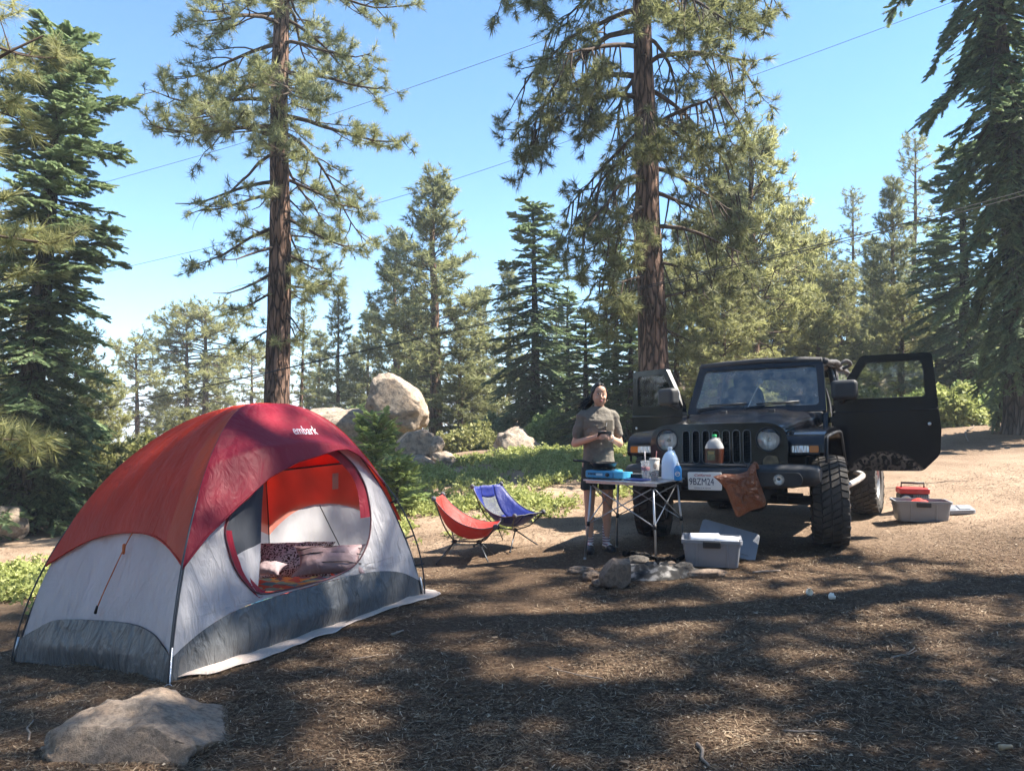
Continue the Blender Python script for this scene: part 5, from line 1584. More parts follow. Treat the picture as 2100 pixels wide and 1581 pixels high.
# grille: plate with seven slots and two lamp holes, leaning back a little
def circ(cx, cy, r, n=28): return [(cx + r * math.cos(2 * math.pi * i / n), cy + r * math.sin(2 * math.pi * i / n)) for i in range(n)]
GM = frame((.612, 0, 0), (0, 1, 0), (-.07, 0, .9975), (.9975, 0, .07))
outer = round_poly([(-.63, .74), (.63, .74), (.645, 1.0), (.61, 1.115), (.50, 1.165), (-.50, 1.165), (-.61, 1.115), (-.645, 1.0)], [.06, .06, .08, .09, .14, .14, .09, .08], 5)
slots = [rrect(c - .031, .80, c + .031, 1.10, .028, 4) for c in np.linspace(-.285, .285, 7)]
lamps = [circ(s * .475, 1.015, .105) for s in (-1, 1)]
mb = MB(); mb.plate(outer, [q[::-1] for q in slots + lamps], .035, GM); mb.build('grille', M_CAR, car, bevel=.006)
for c in np.linspace(-.285, .285, 7):
    q = rrect(c - .033, .798, c + .033, 1.102, .03, 4)
    g = MB(); g.tube(xf(np.array([(a, b, .036) for a, b in q]), GM), .0042, 6, closed=True)
    fr = g.build('slot_frame', mat('satin_grey_trim', (.14, .145, .15), .4, .5) if c < -.28 else bpy.data.materials['satin_grey_trim'], car, smooth=True)
    m2 = MB()
    for k in np.linspace(.81, 1.09, 12):
        m2.tube(xf(np.array([(c - .03, k, .004), (c + .03, k + .012, .004)]), GM), .0035, 4)
    for k in np.linspace(-.022, .022, 3):
        m2.tube(xf(np.array([(c + k, .802, .002), (c + k, 1.098, .002)]), GM), .003, 4)
    m2.build('slot_mesh', M_BLACKPL, car, kind='stuff')
mb = MB(); mb.plate(rrect(-.335, .76, .335, 1.14, .03), (), .01, GM @ TR(0, 0, -.03)); mb.build('radiator', M_UNDER, car)
for s in (-1, 1):
    LM = GM @ TR(s * .475, 1.015, 0)
    hl = MB(); hl.lathe([(.098, .030), (.107, .045), (.112, .038), (.112, .01), (.10, .0)], 32, LM, False); o = hl.build('headlight', M_TRIM, car, smooth=True)
    mb = MB(); mb.lathe([(.012, -.045), (.05, -.035), (.08, -.012), (.098, .028)], 32, LM, False); mb.build('lamp_reflector', M_REFL, o, smooth=True)
    mb = MB(); mb.ball((0, 0, 0), (.018, .018, .03), LM @ TR(0, 0, -.01), 12, 8); 
    v = mb.v[-1]; mb.build('bulb', mat('lamp_bulb', (.7, .7, .68), .2, .6) if s < 0 else bpy.data.materials['lamp_bulb'], o, smooth=True)
    prof = [(.098 * math.sin(a), .030 + .022 * math.cos(a)) for a in np.linspace(.02, math.pi / 2, 8)]
    mb = MB(); mb.lathe(prof[::-1], 32, LM, False); mb.build('lamp_lens', M_LENS, o, smooth=True)
# worn tan patch under the lamp
mb = MB(); mb.plate(round_poly([(.42, .765), (.52, .755), (.565, .80), (.55, .865), (.46, .875), (.425, .835)], .02), (), .004, GM @ TR(0, 0, .036)); mb.build('lamp_scuff', mat('worn_tan_patch', (.17, .12, .06), .6, 0, .6, 14), car)

# front fender flares with side lamps
def flare(s):
    up = [(.47, .855), (.50, .88), (.485, .985), (.43, 1.045), (.28, 1.085), (-.32, 1.10), (-.46, 1.06), (-.66, .74)]
    lo = [(-.60, .72), (-.44, .97), (-.32, 1.045), (.26, 1.025), (.37, .98), (.40, .855)]
    out = round_poly(up + lo, [.02, .04, .05, .06, .08, .08, .08, .02, .02, .07, .07, .07, .06, .02], 4)
    M = frame((0, s * .60, 0), (1, 0, 0), (0, 0, 1), (0, s, 0))
    mb = MB()
    n = len(out)
    V, F = [], []
    mb.plate(out, (), .325, M)
    o = mb.build('fender', M_TRIM if False else M_CAR, car, auto=35, bevel=.014, segs=3)
    # raised rim at the outer edge
    arch = bezier(np.array([(x, s * .93, z) for x, z in ((.40, .80), (.37, .98), (.26, 1.03), (-.32, 1.05), (-.44, .975), (-.60, .72))]), 5)
    mb = MB(); mb.tube(arch, .013, 8); mb.build('flare_lip', M_TRIM, o, smooth=True)
    # lamp on the nose
    LM = frame((.610, 0, 0), (0, 1, 0), (-.13, 0, .99), (.99, 0, .13))
    a, b = sorted((s * .655, s * .885))
    mb = MB(); mb.plate(rrect(a - .012, .888, b + .012, .972, .02, 4), (), .016, LM); mb.build('lamp_bezel', M_TRIM, o, bevel=.004)
    k = s * .805
    a1, b1 = sorted((s * .655, k)); a2, b2 = sorted((k, s * .885))
    mb = MB(); mb.plate(rrect(a1, .90, b1, .96, .012, 4), (), .012, LM @ TR(0, 0, .012)); mb.build('running_lamp', M_REFL, o, bevel=.003)
    mb = MB(); mb.plate(rrect(a2 + .003, .90, b2, .96, .012, 4), (), .012, LM @ TR(0, 0, .012)); mb.build('turn_lamp', mat('amber_lens', (.55, .17, .02), .2) if s < 0 else bpy.data.materials['amber_lens'], o, bevel=.003)
    return o
flare(-1); flare(1)
for s in (-1, 1):   # rear fenders
    up = [(-2.0, .72), (-2.12, 1.02), (-2.22, 1.075), (-2.78, 1.075), (-2.92, .95), (-3.0, .74)]
    lo = [(-2.93, .72), (-2.85, .92), (-2.74, 1.0), (-2.24, 1.0), (-2.15, .95), (-2.06, .72)]
    M = frame((0, s * .74, 0), (1, 0, 0), (0, 0, 1), (0, s, 0))
    mb = MB(); mb.plate(round_poly(up + lo, .06, 3), (), .19, M); mb.build('rear_fender', M_CAR, car, auto=35, bevel=.01)

# front bumper: swept bar, fog lamps, lower skid
def bumper():
    ys = np.linspace(-.90, .90, 61)
    sec = round_poly([(.0, .565), (.10, .60), (.125, .66), (.115, .755), (.07, .785), (-.10, .785), (-.12, .70)], .03, 3)
    P = []
    for y in ys:
        f = abs(y) / .90
        bx = .70 - .16 * max(0, f - .25) ** 1.8 / .75 ** 1.8
        k = 1 - .20 * max(0, (f - .55) / .45) ** 1.6
        e = 1 - .35 * max(0, (f - .94) / .06) ** 2
        P.append([(bx + x * e, y, .675 + (z - .675) * k * e + .02 * f) for x, z in sec])
    mb = MB(); P = np.array(P)
    n, m = P.shape[:2]
    mb.grid(np.concatenate([P, P[:, :1]], 1))
    mb.add(P[0], [tuple(range(m))]); mb.add(P[-1], [tuple(range(m - 1, -1, -1))])
    o = mb.build('bumper', M_TRIM, car, auto=40)
    for s in (-1, 1):
        y = s * .60
        FM = frame((.765, y, .675), (-.09 * s, 1, 0), (0, 0, 1), (1, .09 * s, 0))
        mb = MB(); mb.plate(round_poly([(-.20, -.055), (.17, -.055), (.20, 0), (.17, .062), (-.16, .062), (-.20, .03)], .03, 4), [circ(0, 0, .05, 20)[::-1]], .02, FM @ TR(0, 0, .015)); mb.build('fog_surround', M_BLACKPL, o, bevel=.006)
        mb = MB(); mb.lathe([(.01, .0), (.03, .008), (.046, .03)], 20, FM @ TR(0, 0, .0), False); f = mb.build('fog_lamp', M_REFL, o, smooth=True)
        mb = MB(); mb.lathe([(.047, .033), (.03, .042), (.005, .046)], 20, FM, False); mb.build('fog_lens', M_LENS, o, smooth=True)
        mb = MB(); a = np.linspace(0, 6.283, 20, endpoint=False)
        mb.tube(xf(np.stack([.03 * np.cos(a), .045 * np.sin(a), 0 * a], 1), frame((.79, s * .30, .60), (0, 1, 0), (0, 0, 1), (1, 0, 0))), .011, 8, closed=True); mb.build('tow_hook', M_BLACKPL, o, smooth=True)
    mb = MB(); mb.box((.45, -.45, .47), (.70, .45, .57)); mb.build('skid_plate', M_UNDER, o, bevel=.02)
    mb = MB(); mb.box((.56, -.34, .780), (.79, .34, .800)); mb.build('bumper_step', M_TRIM, o, bevel=.006)
    return o
bump_o = bumper()
M_PLATE = mat('plate_white', (.78, .78, .76), .45, 0, .04)
pl = MB(); PM = frame((.833, -.035, .655), (0, 1, 0), (0, 0, 1), (1, 0, 0))
plate_o = (pl.plate(rrect(-.155, -.08, .155, .08, .012, 4), (), .006, PM), pl.build('licence_plate', M_PLATE, bump_o, bevel=.002))[1]
M_NAVY = mat('plate_navy', (.02, .025, .07), .5); M_SCRIPT = mat('plate_red', (.45, .03, .04), .5)
text_mesh('California', .034, PM @ TR(-.02, .052, .0075), M_SCRIPT, plate_o, shear=.35, width=.15)
text_mesh('9BZM24', .088, PM @ TR(-.028, -.008, .0075), M_NAVY, plate_o, offset=.0, width=.225)
text_mesh('DMV.CA.GOV', .016, PM @ TR(-.02, -.063, .0075), M_NAVY, plate_o, width=.15)

# windshield
WB, WT = np.array([-.80, 0, 1.245]), np.array([-1.12, 0, 1.80])
wy = (WT - WB) / np.linalg.norm(WT - WB); wn_ = np.cross([0, 1, 0], wy)
WM = frame(tuple(WB), (0, 1, 0), tuple(wy), tuple(wn_))
Lw = float(np.linalg.norm(WT - WB))
outer = round_poly([(-.74, 0), (.74, 0), (.67, Lw), (-.67, Lw)], [.03, .03, .07, .07], 5)
hole = round_poly([(-.665, .075), (.665, .075), (.605, Lw - .075), (-.605, Lw - .075)], .05, 5)
mb = MB(); mb.plate(outer, [hole[::-1]], .05, WM @ TR(0, 0, -.03)); wf = mb.build('windshield_frame', M_CAR, car, bevel=.01)
mb = MB(); mb.plate(round_poly([(-.67, .07), (.67, .07), (.61, Lw - .07), (-.61, Lw - .07)], .05, 5), (), .005, WM @ TR(0, 0, -.002)); mb.build('windshield', M_GLASS, wf)
for (y0, y1) in ((-.08, .42), (-.60, -.12)):
    P = xf(np.array([(y0, .02, .04), (y0 + .02, .05, .045), (y1, .115, .03)]), WM)
    mb = MB(); mb.tube(bezier(P, 4), .008, 6); w = mb.build('wiper', M_BLACKPL, wf, smooth=True)
    mb = MB(); mb.tube(xf(np.array([(y0 + .10, .11, .018), (y1 + .04, .125, .018)]), WM), .0075, 6); mb.build('wiper_blade', M_BLACKPL, w, smooth=True)
mb = MB(); mb.plate(rrect(-.11, Lw - .16, .11, Lw - .095, .02), (), .02, WM @ TR(0, 0, -.09)); mb.build('rear_view_mirror', M_BLACKPL, wf, bevel=.008)
# phone mount on a stalk inside the glass
mb = MB(); mb.tube(bezier(xf(np.array([(-.09, .10, -.05), (-.05, .25, -.06), (.02, .40, -.02)]), WM), 5), .007, 6); st = mb.build('phone_mount_stalk', M_ALU, wf, smooth=True)
mb = MB(); mb.lathe([(.034, 0), (.034, .012), (.02, .02)], 16, WM @ TR(.025, .415, -.022)); mb.build('suction_cup', mat('pale_plastic', (.6, .6, .58), .5), st, smooth=True)

# soft top
def soft_top():
    xs = np.linspace(-1.10, -2.98, 34); ws = np.linspace(-1, 1, 31)
    P = np.zeros((34, 31, 3))
    for i, x in enumerate(xs):
        f = (-1.10 - x) / 1.88
        z0 = 1.835 + .03 * math.sin(math.pi * min(1, f * 1.2)) - .03 * f
        for j, w in enumerate(ws):
            P[i, j] = (x, w * .675, z0 - .028 * w * w - .075 * max(0, (abs(w) - .86) / .14) ** 2)
    q = P.reshape(-1, 3)
    P[..., 2] += (.011 * fbm(q * [5, 3, 0], 8, 3) + .008 * np.sin(q[:, 0] * 9) * np.abs(q[:, 1])).reshape(34, 31)
    return P
M_TOP = fabric('dusty_black_canvas', (.075, .072, .072), 0, .8, .6, scale=5)
SP = soft_top()
mb = MB(); mb.grid(SP, flip=True); top = mb.build('soft_top', M_TOP, car, smooth=True, solid=.02)
mb = MB(); mb.tube([(-1.11, -.66, 1.80), (-1.11, 0, 1.83), (-1.11, .66, 1.80)], .03, 10); mb.build('header_bar', M_TOP, top, smooth=True)
for s in (-1, 1):
    # bunched canvas above the door
    pts = np.array([(-1.15, s * .68, 1.79), (-1.35, s * .70, 1.785), (-1.6, s * .71, 1.80), (-1.9, s * .70, 1.79), (-2.05, s * .69, 1.78)])
    b = bezier(pts, 8); mb = MB(); rr = .022 + .014 * np.abs(fbm(b * 9, 5 + s, 3)); mb.tube(b, rr, 10); mb.build('canvas_roll', M_TOP, top, smooth=True)
    # rear quarter canvas with window
    QM = frame((0, s * .70, 0), (1, 0, 0), (0, -s * .10, 1), (0, s, 0))
    ow = round_poly([(-3.0, 1.22), (-1.98, 1.22), (-2.02, 1.80), (-2.90, 1.80)], .06, 4)
    hw = round_poly([(-2.88, 1.30), (-2.10, 1.30), (-2.13, 1.70), (-2.82, 1.70)], .06, 4)
    mb = MB(); mb.plate(ow, [hw[::-1]], .012, QM @ TR(0, 0, .11)); q = mb.build('quarter_canvas', M_TOP, top)
    mb = MB(); mb.plate(hw, (), .004, QM @ TR(0, 0, .113)); mb.build('quarter_window', glass('plastic_window', (.70, .78, .70), .05, .12) if s < 0 else bpy.data.materials['plastic_window'], q)
mb = MB(); mb.plate(round_poly([(-.68, 1.22), (.68, 1.22), (.64, 1.78), (-.64, 1.78)], .05), [round_poly([(-.56, 1.32), (.56, 1.32), (.53, 1.68), (-.53, 1.68)], .05)[::-1]], .02, frame((-3.0, 0, 0), (0, 1, 0), (.04, 0, 1), (1, 0, 0))); mb.build('rear_canvas', M_TOP, top)
mb = MB(); P = [SP[14, 30] + [0, .02, .01], SP[15, 30] + [0, .10, .06], SP[17, 30] + [0, .13, .03], SP[18, 30] + [0, .04, .0]]
mb.tube(bezier(np.array(P), 6), [.02] * 19, 8); mb.build('loose_strap', M_TOP, top, smooth=True)

# body tub
for s in (-1, 1):
    M = frame((0, s * .72, 0), (1, 0, 0), (0, 0, 1), (0, s, 0))
    mb = MB(); mb.plate(round_poly([(-3.08, .62), (-2.93, .62), (-2.85, .92), (-2.74, 1.0), (-2.24, 1.0), (-2.15, .95), (-2.06, .62), (-1.93, .62), (-1.93, 1.22), (-3.08, 1.22)], .03, 3), (), .05, M); mb.build('rear_side', M_CAR, car, bevel=.008)
    mb = MB(); mb.box((-1.96, s * .745 - .045, .56), (-.60, s * .745 + .045, .66)); mb.build('sill', M_CAR, car, bevel=.015)
    mb = MB(); mb.plate(round_poly([(-.86, .62), (-.60, .62), (-.60, .95), (-.72, 1.24), (-.86, 1.24)], .03, 3), (), .05, M); mb.build('cowl_side', M_CAR, car, bevel=.008)
    # pillar and sport bar
    mb = MB(); mb.tube(bezier(np.array([(-1.86, s * .66, .66), (-1.90, s * .67, 1.25), (-1.92, s * .60, 1.72), (-1.92, s * .50, 1.77)]), 6), .035, 10); mb.build('roll_bar', M_BLACKPL, car, smooth=True)
    mb = MB(); mb.tube([(-1.92, s * .56, 1.745), (-1.14, s * .58, 1.765)], .03, 10); mb.build('roll_bar', M_BLACKPL, car, smooth=True)
    # side step rail
    mb = MB(); mb.tube(bezier(np.array([(-.52, s * .80, .55), (-.62, s * .90, .50), (-1.9, s * .90, .50), (-1.98, s * .80, .55)]), 6), .032, 10); mb.build('side_step', mat('dusty_step_metal', (.34, .31, .28), .5, .3, .3) if s < 0 else bpy.data.materials['dusty_step_metal'], car, smooth=True)
mb = MB(); mb.tube([(-1.92, -.52, 1.77), (-1.92, .52, 1.77)], .035, 10); mb.build('roll_bar', M_BLACKPL, car, smooth=True)
mb = MB(); mb.box((-3.12, -.70, .62), (-3.06, .70, 1.22)); mb.build('tailgate', M_CAR, car, bevel=.01)
mb = MB(); mb.box((-3.02, -.66, .66), (-2.2, .66, 1.05)); mb.build('cargo_box', M_UNDER, car, bevel=.03)
# cabin
mb = MB(); mb.box((-1.06, -.66, 1.02), (-.80, .66, 1.235)); dash = mb.build('dashboard', M_BLACKPL, car, bevel=.04, segs=3)
mb = MB(); a = np.linspace(0, 6.283, 28, endpoint=False)
SW = frame((-1.16, .37, 1.15), (0, 1, 0), (.45, 0, .89), (-.89, 0, .45))
mb.tube(xf(np.stack([.185 * np.cos(a), .185 * np.sin(a), 0 * a], 1), SW), .016, 8, closed=True)
mb.tube(xf(np.array([(-.17, 0, 0), (.17, 0, 0)]), SW), .02, 6); mb.tube(xf(np.array([(0, 0, 0), (0, -.17, 0)]), SW), .018, 6); mb.build('steering_wheel', M_BLACKPL, car, smooth=True, kind='stuff')
M_SEAT = fabric('dark_seat_cloth', (.03, .03, .033), 0, .8, .3)
for y in (.37, -.37):
    mb = MB(); mb.box((-1.82, y - .25, .82), (-1.32, y + .25, .98)); o = mb.build('seat', M_SEAT, car, bevel=.06, segs=4)
    mb = MB(); mb.plate(round_poly([(-.24, 0), (.24, 0), (.25, .35), (.19, .62), (-.19, .62), (-.25, .35)], .08, 4), (), .12, frame((-1.78, y, .95), (0, 1, 0), (-.2, 0, .98), (.98, 0, .2))); mb.build('seat_back', M_SEAT, o, bevel=.035, segs=3)
    mb = MB(); mb.plate(rrect(-.13, 0, .13, .18, .06, 4), (), .09, frame((-1.91, y, 1.55), (0, 1, 0), (-.1, 0, .99), (.99, 0, .1))); mb.build('headrest', M_SEAT, o, bevel=.03, segs=3)

# doors
def door(s, ang):
    """s = side; the door's own frame: x away from the hinge, z up, y outward when closed."""
    hinge = (-.86, s * .775, 0)
    d = bpy.data.objects.new('door', None); COL.objects.link(d); d.parent = car
    # closed: x axis points backward (-x of the car); opening swings the free edge outward
    d.matrix_local = frame(hinge, (-math.cos(ang), s * math.sin(ang), 0), (math.sin(ang), s * math.cos(ang), 0), (0, 0, 1)) if s > 0 else \
        frame(hinge, (-math.cos(ang), s * math.sin(ang), 0), (math.sin(ang), s * math.cos(ang), 0), (0, 0, 1))
    low = round_poly([(.0, .64), (.81, .64), (.965, .80), (.985, 1.05), (.965, 1.30), (.03, 1.30)], [.03, .04, .05, .03, .02, .02], 5)
    M = frame((0, -.035, 0), (1, 0, 0), (0, 0, 1), (0, -1, 0)) @ TR(0, 0, -.07)
    mb = MB(); mb.plate(low, (), .07, M); pn = mb.build('door_panel', M_DOOR, d, bevel=.012, segs=3)
    fo = round_poly([(.03, 1.295), (.968, 1.295), (.935, 1.80), (.30, 1.80), (.02, 1.34)], [.01, .01, .045, .03, .02], 5)
    fi = round_poly([(.125, 1.365), (.865, 1.365), (.85, 1.73), (.345, 1.73)], [.03, .04, .06, .04], 5)
    mb = MB(); mb.plate(fo, [fi[::-1]], .05, M @ TR(0, 0, .01)); wfm = mb.build('window_frame', M_CAR, d, bevel=.01)
    g = MB(); g.tube(xf(np.array([(a, b, .064) for a, b in fi]), M), .008, 6, closed=True); g.build('window_seal', M_RUBBER, d, smooth=True)
    mb = MB(); mb.plate(fi, (), .004, M @ TR(0, 0, .033)); mb.build('window_glass', M_SIDEGLASS, d)
    for side in (0, 1):       # crease lines and inner pocket
        mb = MB(); z = .072 if side else -.004
        mb.tube(xf(np.array([(.02, 1.235, z), (.96, 1.245, z)]), M), .007, 6); mb.build('door_crease', M_CAR, d, smooth=True)
    hm = MB(); hm.box((.80, -.012, 1.165), (.93, .02, 1.195)); hm.build('door_handle', M_TRIM, d, bevel=.008)
    hm = MB(); hm.lathe([(.016, 0), (.016, .012), (.010, .014)], 14, frame((.885, .033, 1.10), (1, 0, 0), (0, 0, 1), (0, 1, 0))); hm.build('lock', M_ALU, d, smooth=True)
    hm = MB(); hm.lathe([(.016, 0), (.016, .014), (.010, .018)], 14, frame((.89, -.033 - .0, 1.10), (1, 0, 0), (0, 0, 1), (0, -1, 0))); hm.build('door_latch', M_ALU, d, smooth=True)
    for z in (.80, 1.16):
        hm = MB(); hm.box((-.05, -.02, z - .03), (.06, .045, z + .03)); hm.build('hinge', M_CAR, d, bevel=.008)
    # mirror
    mm = MB(); mm.box((.02, .06, 1.36), (.27, .20, 1.56)); mir = mm.build('mirror', M_TRIM, d, bevel=.045, segs=4)
    mm = MB(); mm.tube([(.09, -.01, 1.33), (.13, .12, 1.38)], .032, 8); mm.build('mirror_arm', M_TRIM, mir, smooth=True)
    mm = MB(); mm.plate(rrect(.05, 1.39, .24, 1.53, .03), (), .004, frame((0, .055, 0), (1, 0, 0), (0, 0, 1), (0, -1, 0))); mm.build('mirror_glass', mat('mirror_silver', (.8, .8, .8), .05, 1) if s < 0 else bpy.data.materials['mirror_silver'], mir)
    return d
door(-1, R(60))
door(1, R(86))

# wheels
def wheel(x, y, steer=0.0):
    s = 1 if y > 0 else -1
    w = bpy.data.objects.new('wheel', None); COL.objects.link(w); w.parent = car
    w.matrix_local = TR(x, y, .42) @ RZ(steer) @ RX(R(-90) * s)      # local z = outward axis
    return w
def wheel_meshes():
    R0, W = .405, .152
    t = MB()
    prof = [(.235, -W * .80), (.25, -W * .93), (.33, -W), (.375, -W * .93), (R0 - .008, -W * .78), (R0, -W * .4), (R0, W * .4), (R0 - .008, W * .78), (.375, W * .93), (.33, W), (.25, W * .93), (.235, W * .80)]
    t.lathe(prof, 56, None, False)
    rng = np.random.default_rng(2)
    N = 40
    for k in range(N):
        a = 2 * math.pi * k / N
        for row, (z0, z1, sk, r1) in enumerate(((-.150, -.085, .25, R0 + .012), (-.078, -.006, -.5, R0 + .017), (.006, .078, -.5, R0 + .017), (.085, .150, .25, R0 + .012))):
            off = (.5 if row % 2 else 0) * 2 * math.pi / N
            wd = .38 * 2 * math.pi / N
            P = []
            for (r, g) in ((R0 - .012, 1.05), (r1, .92)):
                for (zz, aa) in ((z0, -wd), (z1, -wd), (z1, wd), (z0, wd)):
                    tw = sk * wd * ((zz - z0) / (z1 - z0) - .5) * 2 + (.35 * wd * math.sin(zz * 60) if row in (1, 2) else 0)
                    ang = a + off + aa * g + tw
                    zc = (z0 + z1) / 2 + (zz - (z0 + z1) / 2) * g
                    rr = r - (.014 if abs(zz) > .14 else 0)
                    P.append((rr * math.cos(ang), rr * math.sin(ang), zc))
            t.add(P, [(3, 2, 1, 0), (4, 5, 6, 7), (0, 1, 5, 4), (1, 2, 6, 5), (2, 3, 7, 6), (3, 0, 4, 7)])
        if k % 2 == 0:      # shoulder lugs on the side walls
            for sz in (-1, 1):
                P = []
                for (r, z) in ((.345, W * .99), (.392, W * .90), (.392, W * .98), (.345, W * 1.06)):
                    for aa in (-.035, .035):
                        P.append((r * math.cos(a + aa), r * math.sin(a + aa), sz * z))
                t.add(P, [(0, 1, 3, 2), (2, 3, 5, 4), (4, 5, 7, 6), (6, 7, 1, 0), (0, 2, 4, 6), (1, 7, 5, 3)])
    tyre = t.build('tyre', M_RUBBER, None, auto=40)
    r = MB(); r.lathe([(.236, -.12), (.225, -.10), (.21, .06), (.225, .115), (.24, .125), (.243, .115), (.243, -.12)], 48, None, False); rim = r.build('rim', M_RIM, None, smooth=True)
    sp = MB()
    for k in range(8):
        a = 2 * math.pi * k / 8
        sp.plate(round_poly([(.04, -.028), (.14, -.022), (.225, -.036), (.225, .036), (.14, .022), (.04, .028)], .01, 2), (), .03, RZ(a) @ TR(0, 0, .07))
    spokes = sp.build('spokes', M_RIM, None, bevel=.005, kind='stuff')
    h = MB(); h.lathe([(.065, .05), (.065, .105), (.045, .118), (.0, .118)], 24); hub = h.build('hub_cap', M_BLACKPL, None, smooth=True)
    b = MB(); b.lathe([(.15, .0), (.15, .03), (.04, .035)], 24); brake = b.build('brake_disc', M_UNDER, None, smooth=True)
    return tyre, rim, spokes, hub, brake
_wm = wheel_meshes()
for i, (x, y) in enumerate(WHEELS):
    w = wheel(x, y, R(13) if x == 0 else 0)
    kids = []
    for o in _wm:
        q = o if i == 0 else o.copy()
        if i: COL.objects.link(q)
        q.parent = w; kids.append(q)
# ------------------------------------------------------------------ folding table and what stands on it
TA = R(-35)
tc_ = (1.175, 7.405)
tzs = [gz(tc_[0] + math.cos(TA) * x - math.sin(TA) * y, tc_[1] + math.sin(TA) * x + math.cos(TA) * y) for x in (-.36, .36) for y in (-.32, .32)]
tz = sum(tzs) / 4 + .005
table = thing('folding_table', 'folding aluminium camp table with slatted top in front of the car', 'table', (tc_[0], tc_[1], tz), TA)
TOPZ = .715
for k in range(8):
    x0 = -.37 + k * .0925
    mb = MB(); mb.box((x0, -.345, TOPZ - .014), (x0 + .0885, .345, TOPZ)); mb.build('slat', M_ALU, table, bevel=.003)
for y in (-.30, .30):
    mb = MB(); mb.box((-.36, y - .012, TOPZ - .036), (.36, y + .012, TOPZ - .0145)); mb.build('rail', M_ALU, table, bevel=.003)
M_LEG = mat('grey_leg_tube', (.50, .51, .53), .35, .8, .1, 20)
legs = {}
for i, (sx, sy) in enumerate(((-1, -1), (-1, 1), (1, -1), (1, 1))):
    top = np.array([sx * .315, sy * .275, TOPZ - .03]); bot = np.array([sx * .365, sy * .325, tzs[i] - tz - .012])
    mid = top * .47 + bot * .53
    mb = MB(); mb.tube([top, bot], .0105, 10); o = mb.build('leg', M_LEG, table, smooth=True)
    mb = MB(); mb.tube([mid + [0, 0, .022], mid - [0, 0, .022]], .016, 10); mb.build('joint', M_BLACKPL, o, smooth=True)
    mb = MB(); mb.tube([top + [0, 0, .015], top - [0, 0, .03]], .016, 10); mb.build('top_joint', M_BLACKPL, o, smooth=True)
    mb = MB(); mb.tube([bot + [0, 0, .03], bot], .0125, 10); mb.build('foot', mat('leg_foot', (.4, .4, .4), .6) if i == 0 else bpy.data.materials['leg_foot'], o, smooth=True)
    legs[(sx, sy)] = (top, mid)
for a, b in (((-1, -1), (1, -1)), ((1, -1), (1, 1)), ((1, 1), (-1, 1)), ((-1, 1), (-1, -1))):
    d = np.cross(legs[b][0] - legs[a][0], [0, 0, 1]); d /= np.linalg.norm(d)
    mb = MB(); mb.tube([legs[a][0] - [0, 0, .02] + d * .006, legs[b][1] + d * .006], .006, 6); mb.build('brace', M_LEG, table, smooth=True)
    mb = MB(); mb.tube([legs[b][0] - [0, 0, .02] - d * .006, legs[a][1] - d * .006], .006, 6); mb.build('brace', M_LEG, table, smooth=True)
TTZ = tz + TOPZ + .001

stove = thing('camp_stove', 'light blue portable gas stove on the left half of the table', 'stove', (.925, 7.42, TTZ), R(-30))
M_STOVE = mat('blue_enamel', (.045, .28, .50), .35, 0, .1, 6, coat=.3)
mb = MB(); mb.box((-.185, -.13, .012), (.10, .13, .082)); sb = mb.build('body', M_STOVE, stove, bevel=.014, segs=3)
mb = MB(); mb.plate([(-.13, 0), (.13, 0), (.13, .05), (-.13, .066)], (), .10, frame((.101, 0, .012), (0, 1, 0), (0, 0, 1), (1, 0, 0))); mb.build('canister_cover', mat('pale_blue_enamel', (.07, .36, .55), .35, 0, .1), stove, bevel=.012, segs=3)
for k in range(9):
    mb = MB(); mb.box((-.15 + k * .015, -.1335, .04), (-.142 + k * .015, -.1295, .058)); mb.build('vent_slot', M_BLACKPL, sb)
mb = MB(); mb.lathe([(.018, 0), (.018, .014), (.012, .018)], 16, frame((.045, -.131, .045), (1, 0, 0), (0, 0, 1), (0, -1, 0))); mb.build('knob', M_BLACKPL, stove, smooth=True)
mb = MB(); mb.box((-.07, -.131 - .003, .034), (-.005, -.1295, .056)); mb.build('ignition_label', mat('pale_label', (.45, .62, .70), .5), stove)
mb = MB(); mb.lathe([(.105, .083), (.105, .090), (.09, .094)], 28, TR(-.045, 0, 0)); mb.build('drip_tray', M_BLACKPL, stove, smooth=True)
for k in range(4):
    a = k * math.pi / 2 + .4
    mb = MB(); mb.box((.03, -.003, .09), (.11, .003, .108), TR(-.045, 0, 0) @ RZ(a)); mb.build('pan_support', M_BLACKPL, stove)
for x in (-.16, .17):
    for y in (-.11, .11):
        mb = MB(); mb.lathe([(.012, 0), (.012, .014)], 10, TR(x, y, 0)); mb.build('foot', M_BLACKPL, stove)
px = (.925 - .045 * math.cos(R(-30)), 7.42 - .045 * math.sin(R(-30)))
pan = thing('frying_pan', 'black frying pan sitting on the blue stove', 'pan', (px[0], px[1], TTZ + .1085), R(-30))
M_PAN = mat('black_nonstick', (.02, .02, .022), .3, .2)
mb = MB(); mb.lathe([(.0, .0), (.10, .0), (.135, .042), (.139, .044), (.133, .041), (.098, .004), (0, .004)], 36, None, False); mb.build('bowl', M_PAN, pan, smooth=True)
mb = MB(); mb.tube(bezier(np.array([(-.125, -.05, .035), (-.17, -.075, .052), (-.27, -.12, .062)]), 5), [.009] * 5 + [.012] * 6, 8); mb.build('handle', M_BLACKPL, pan, smooth=True)

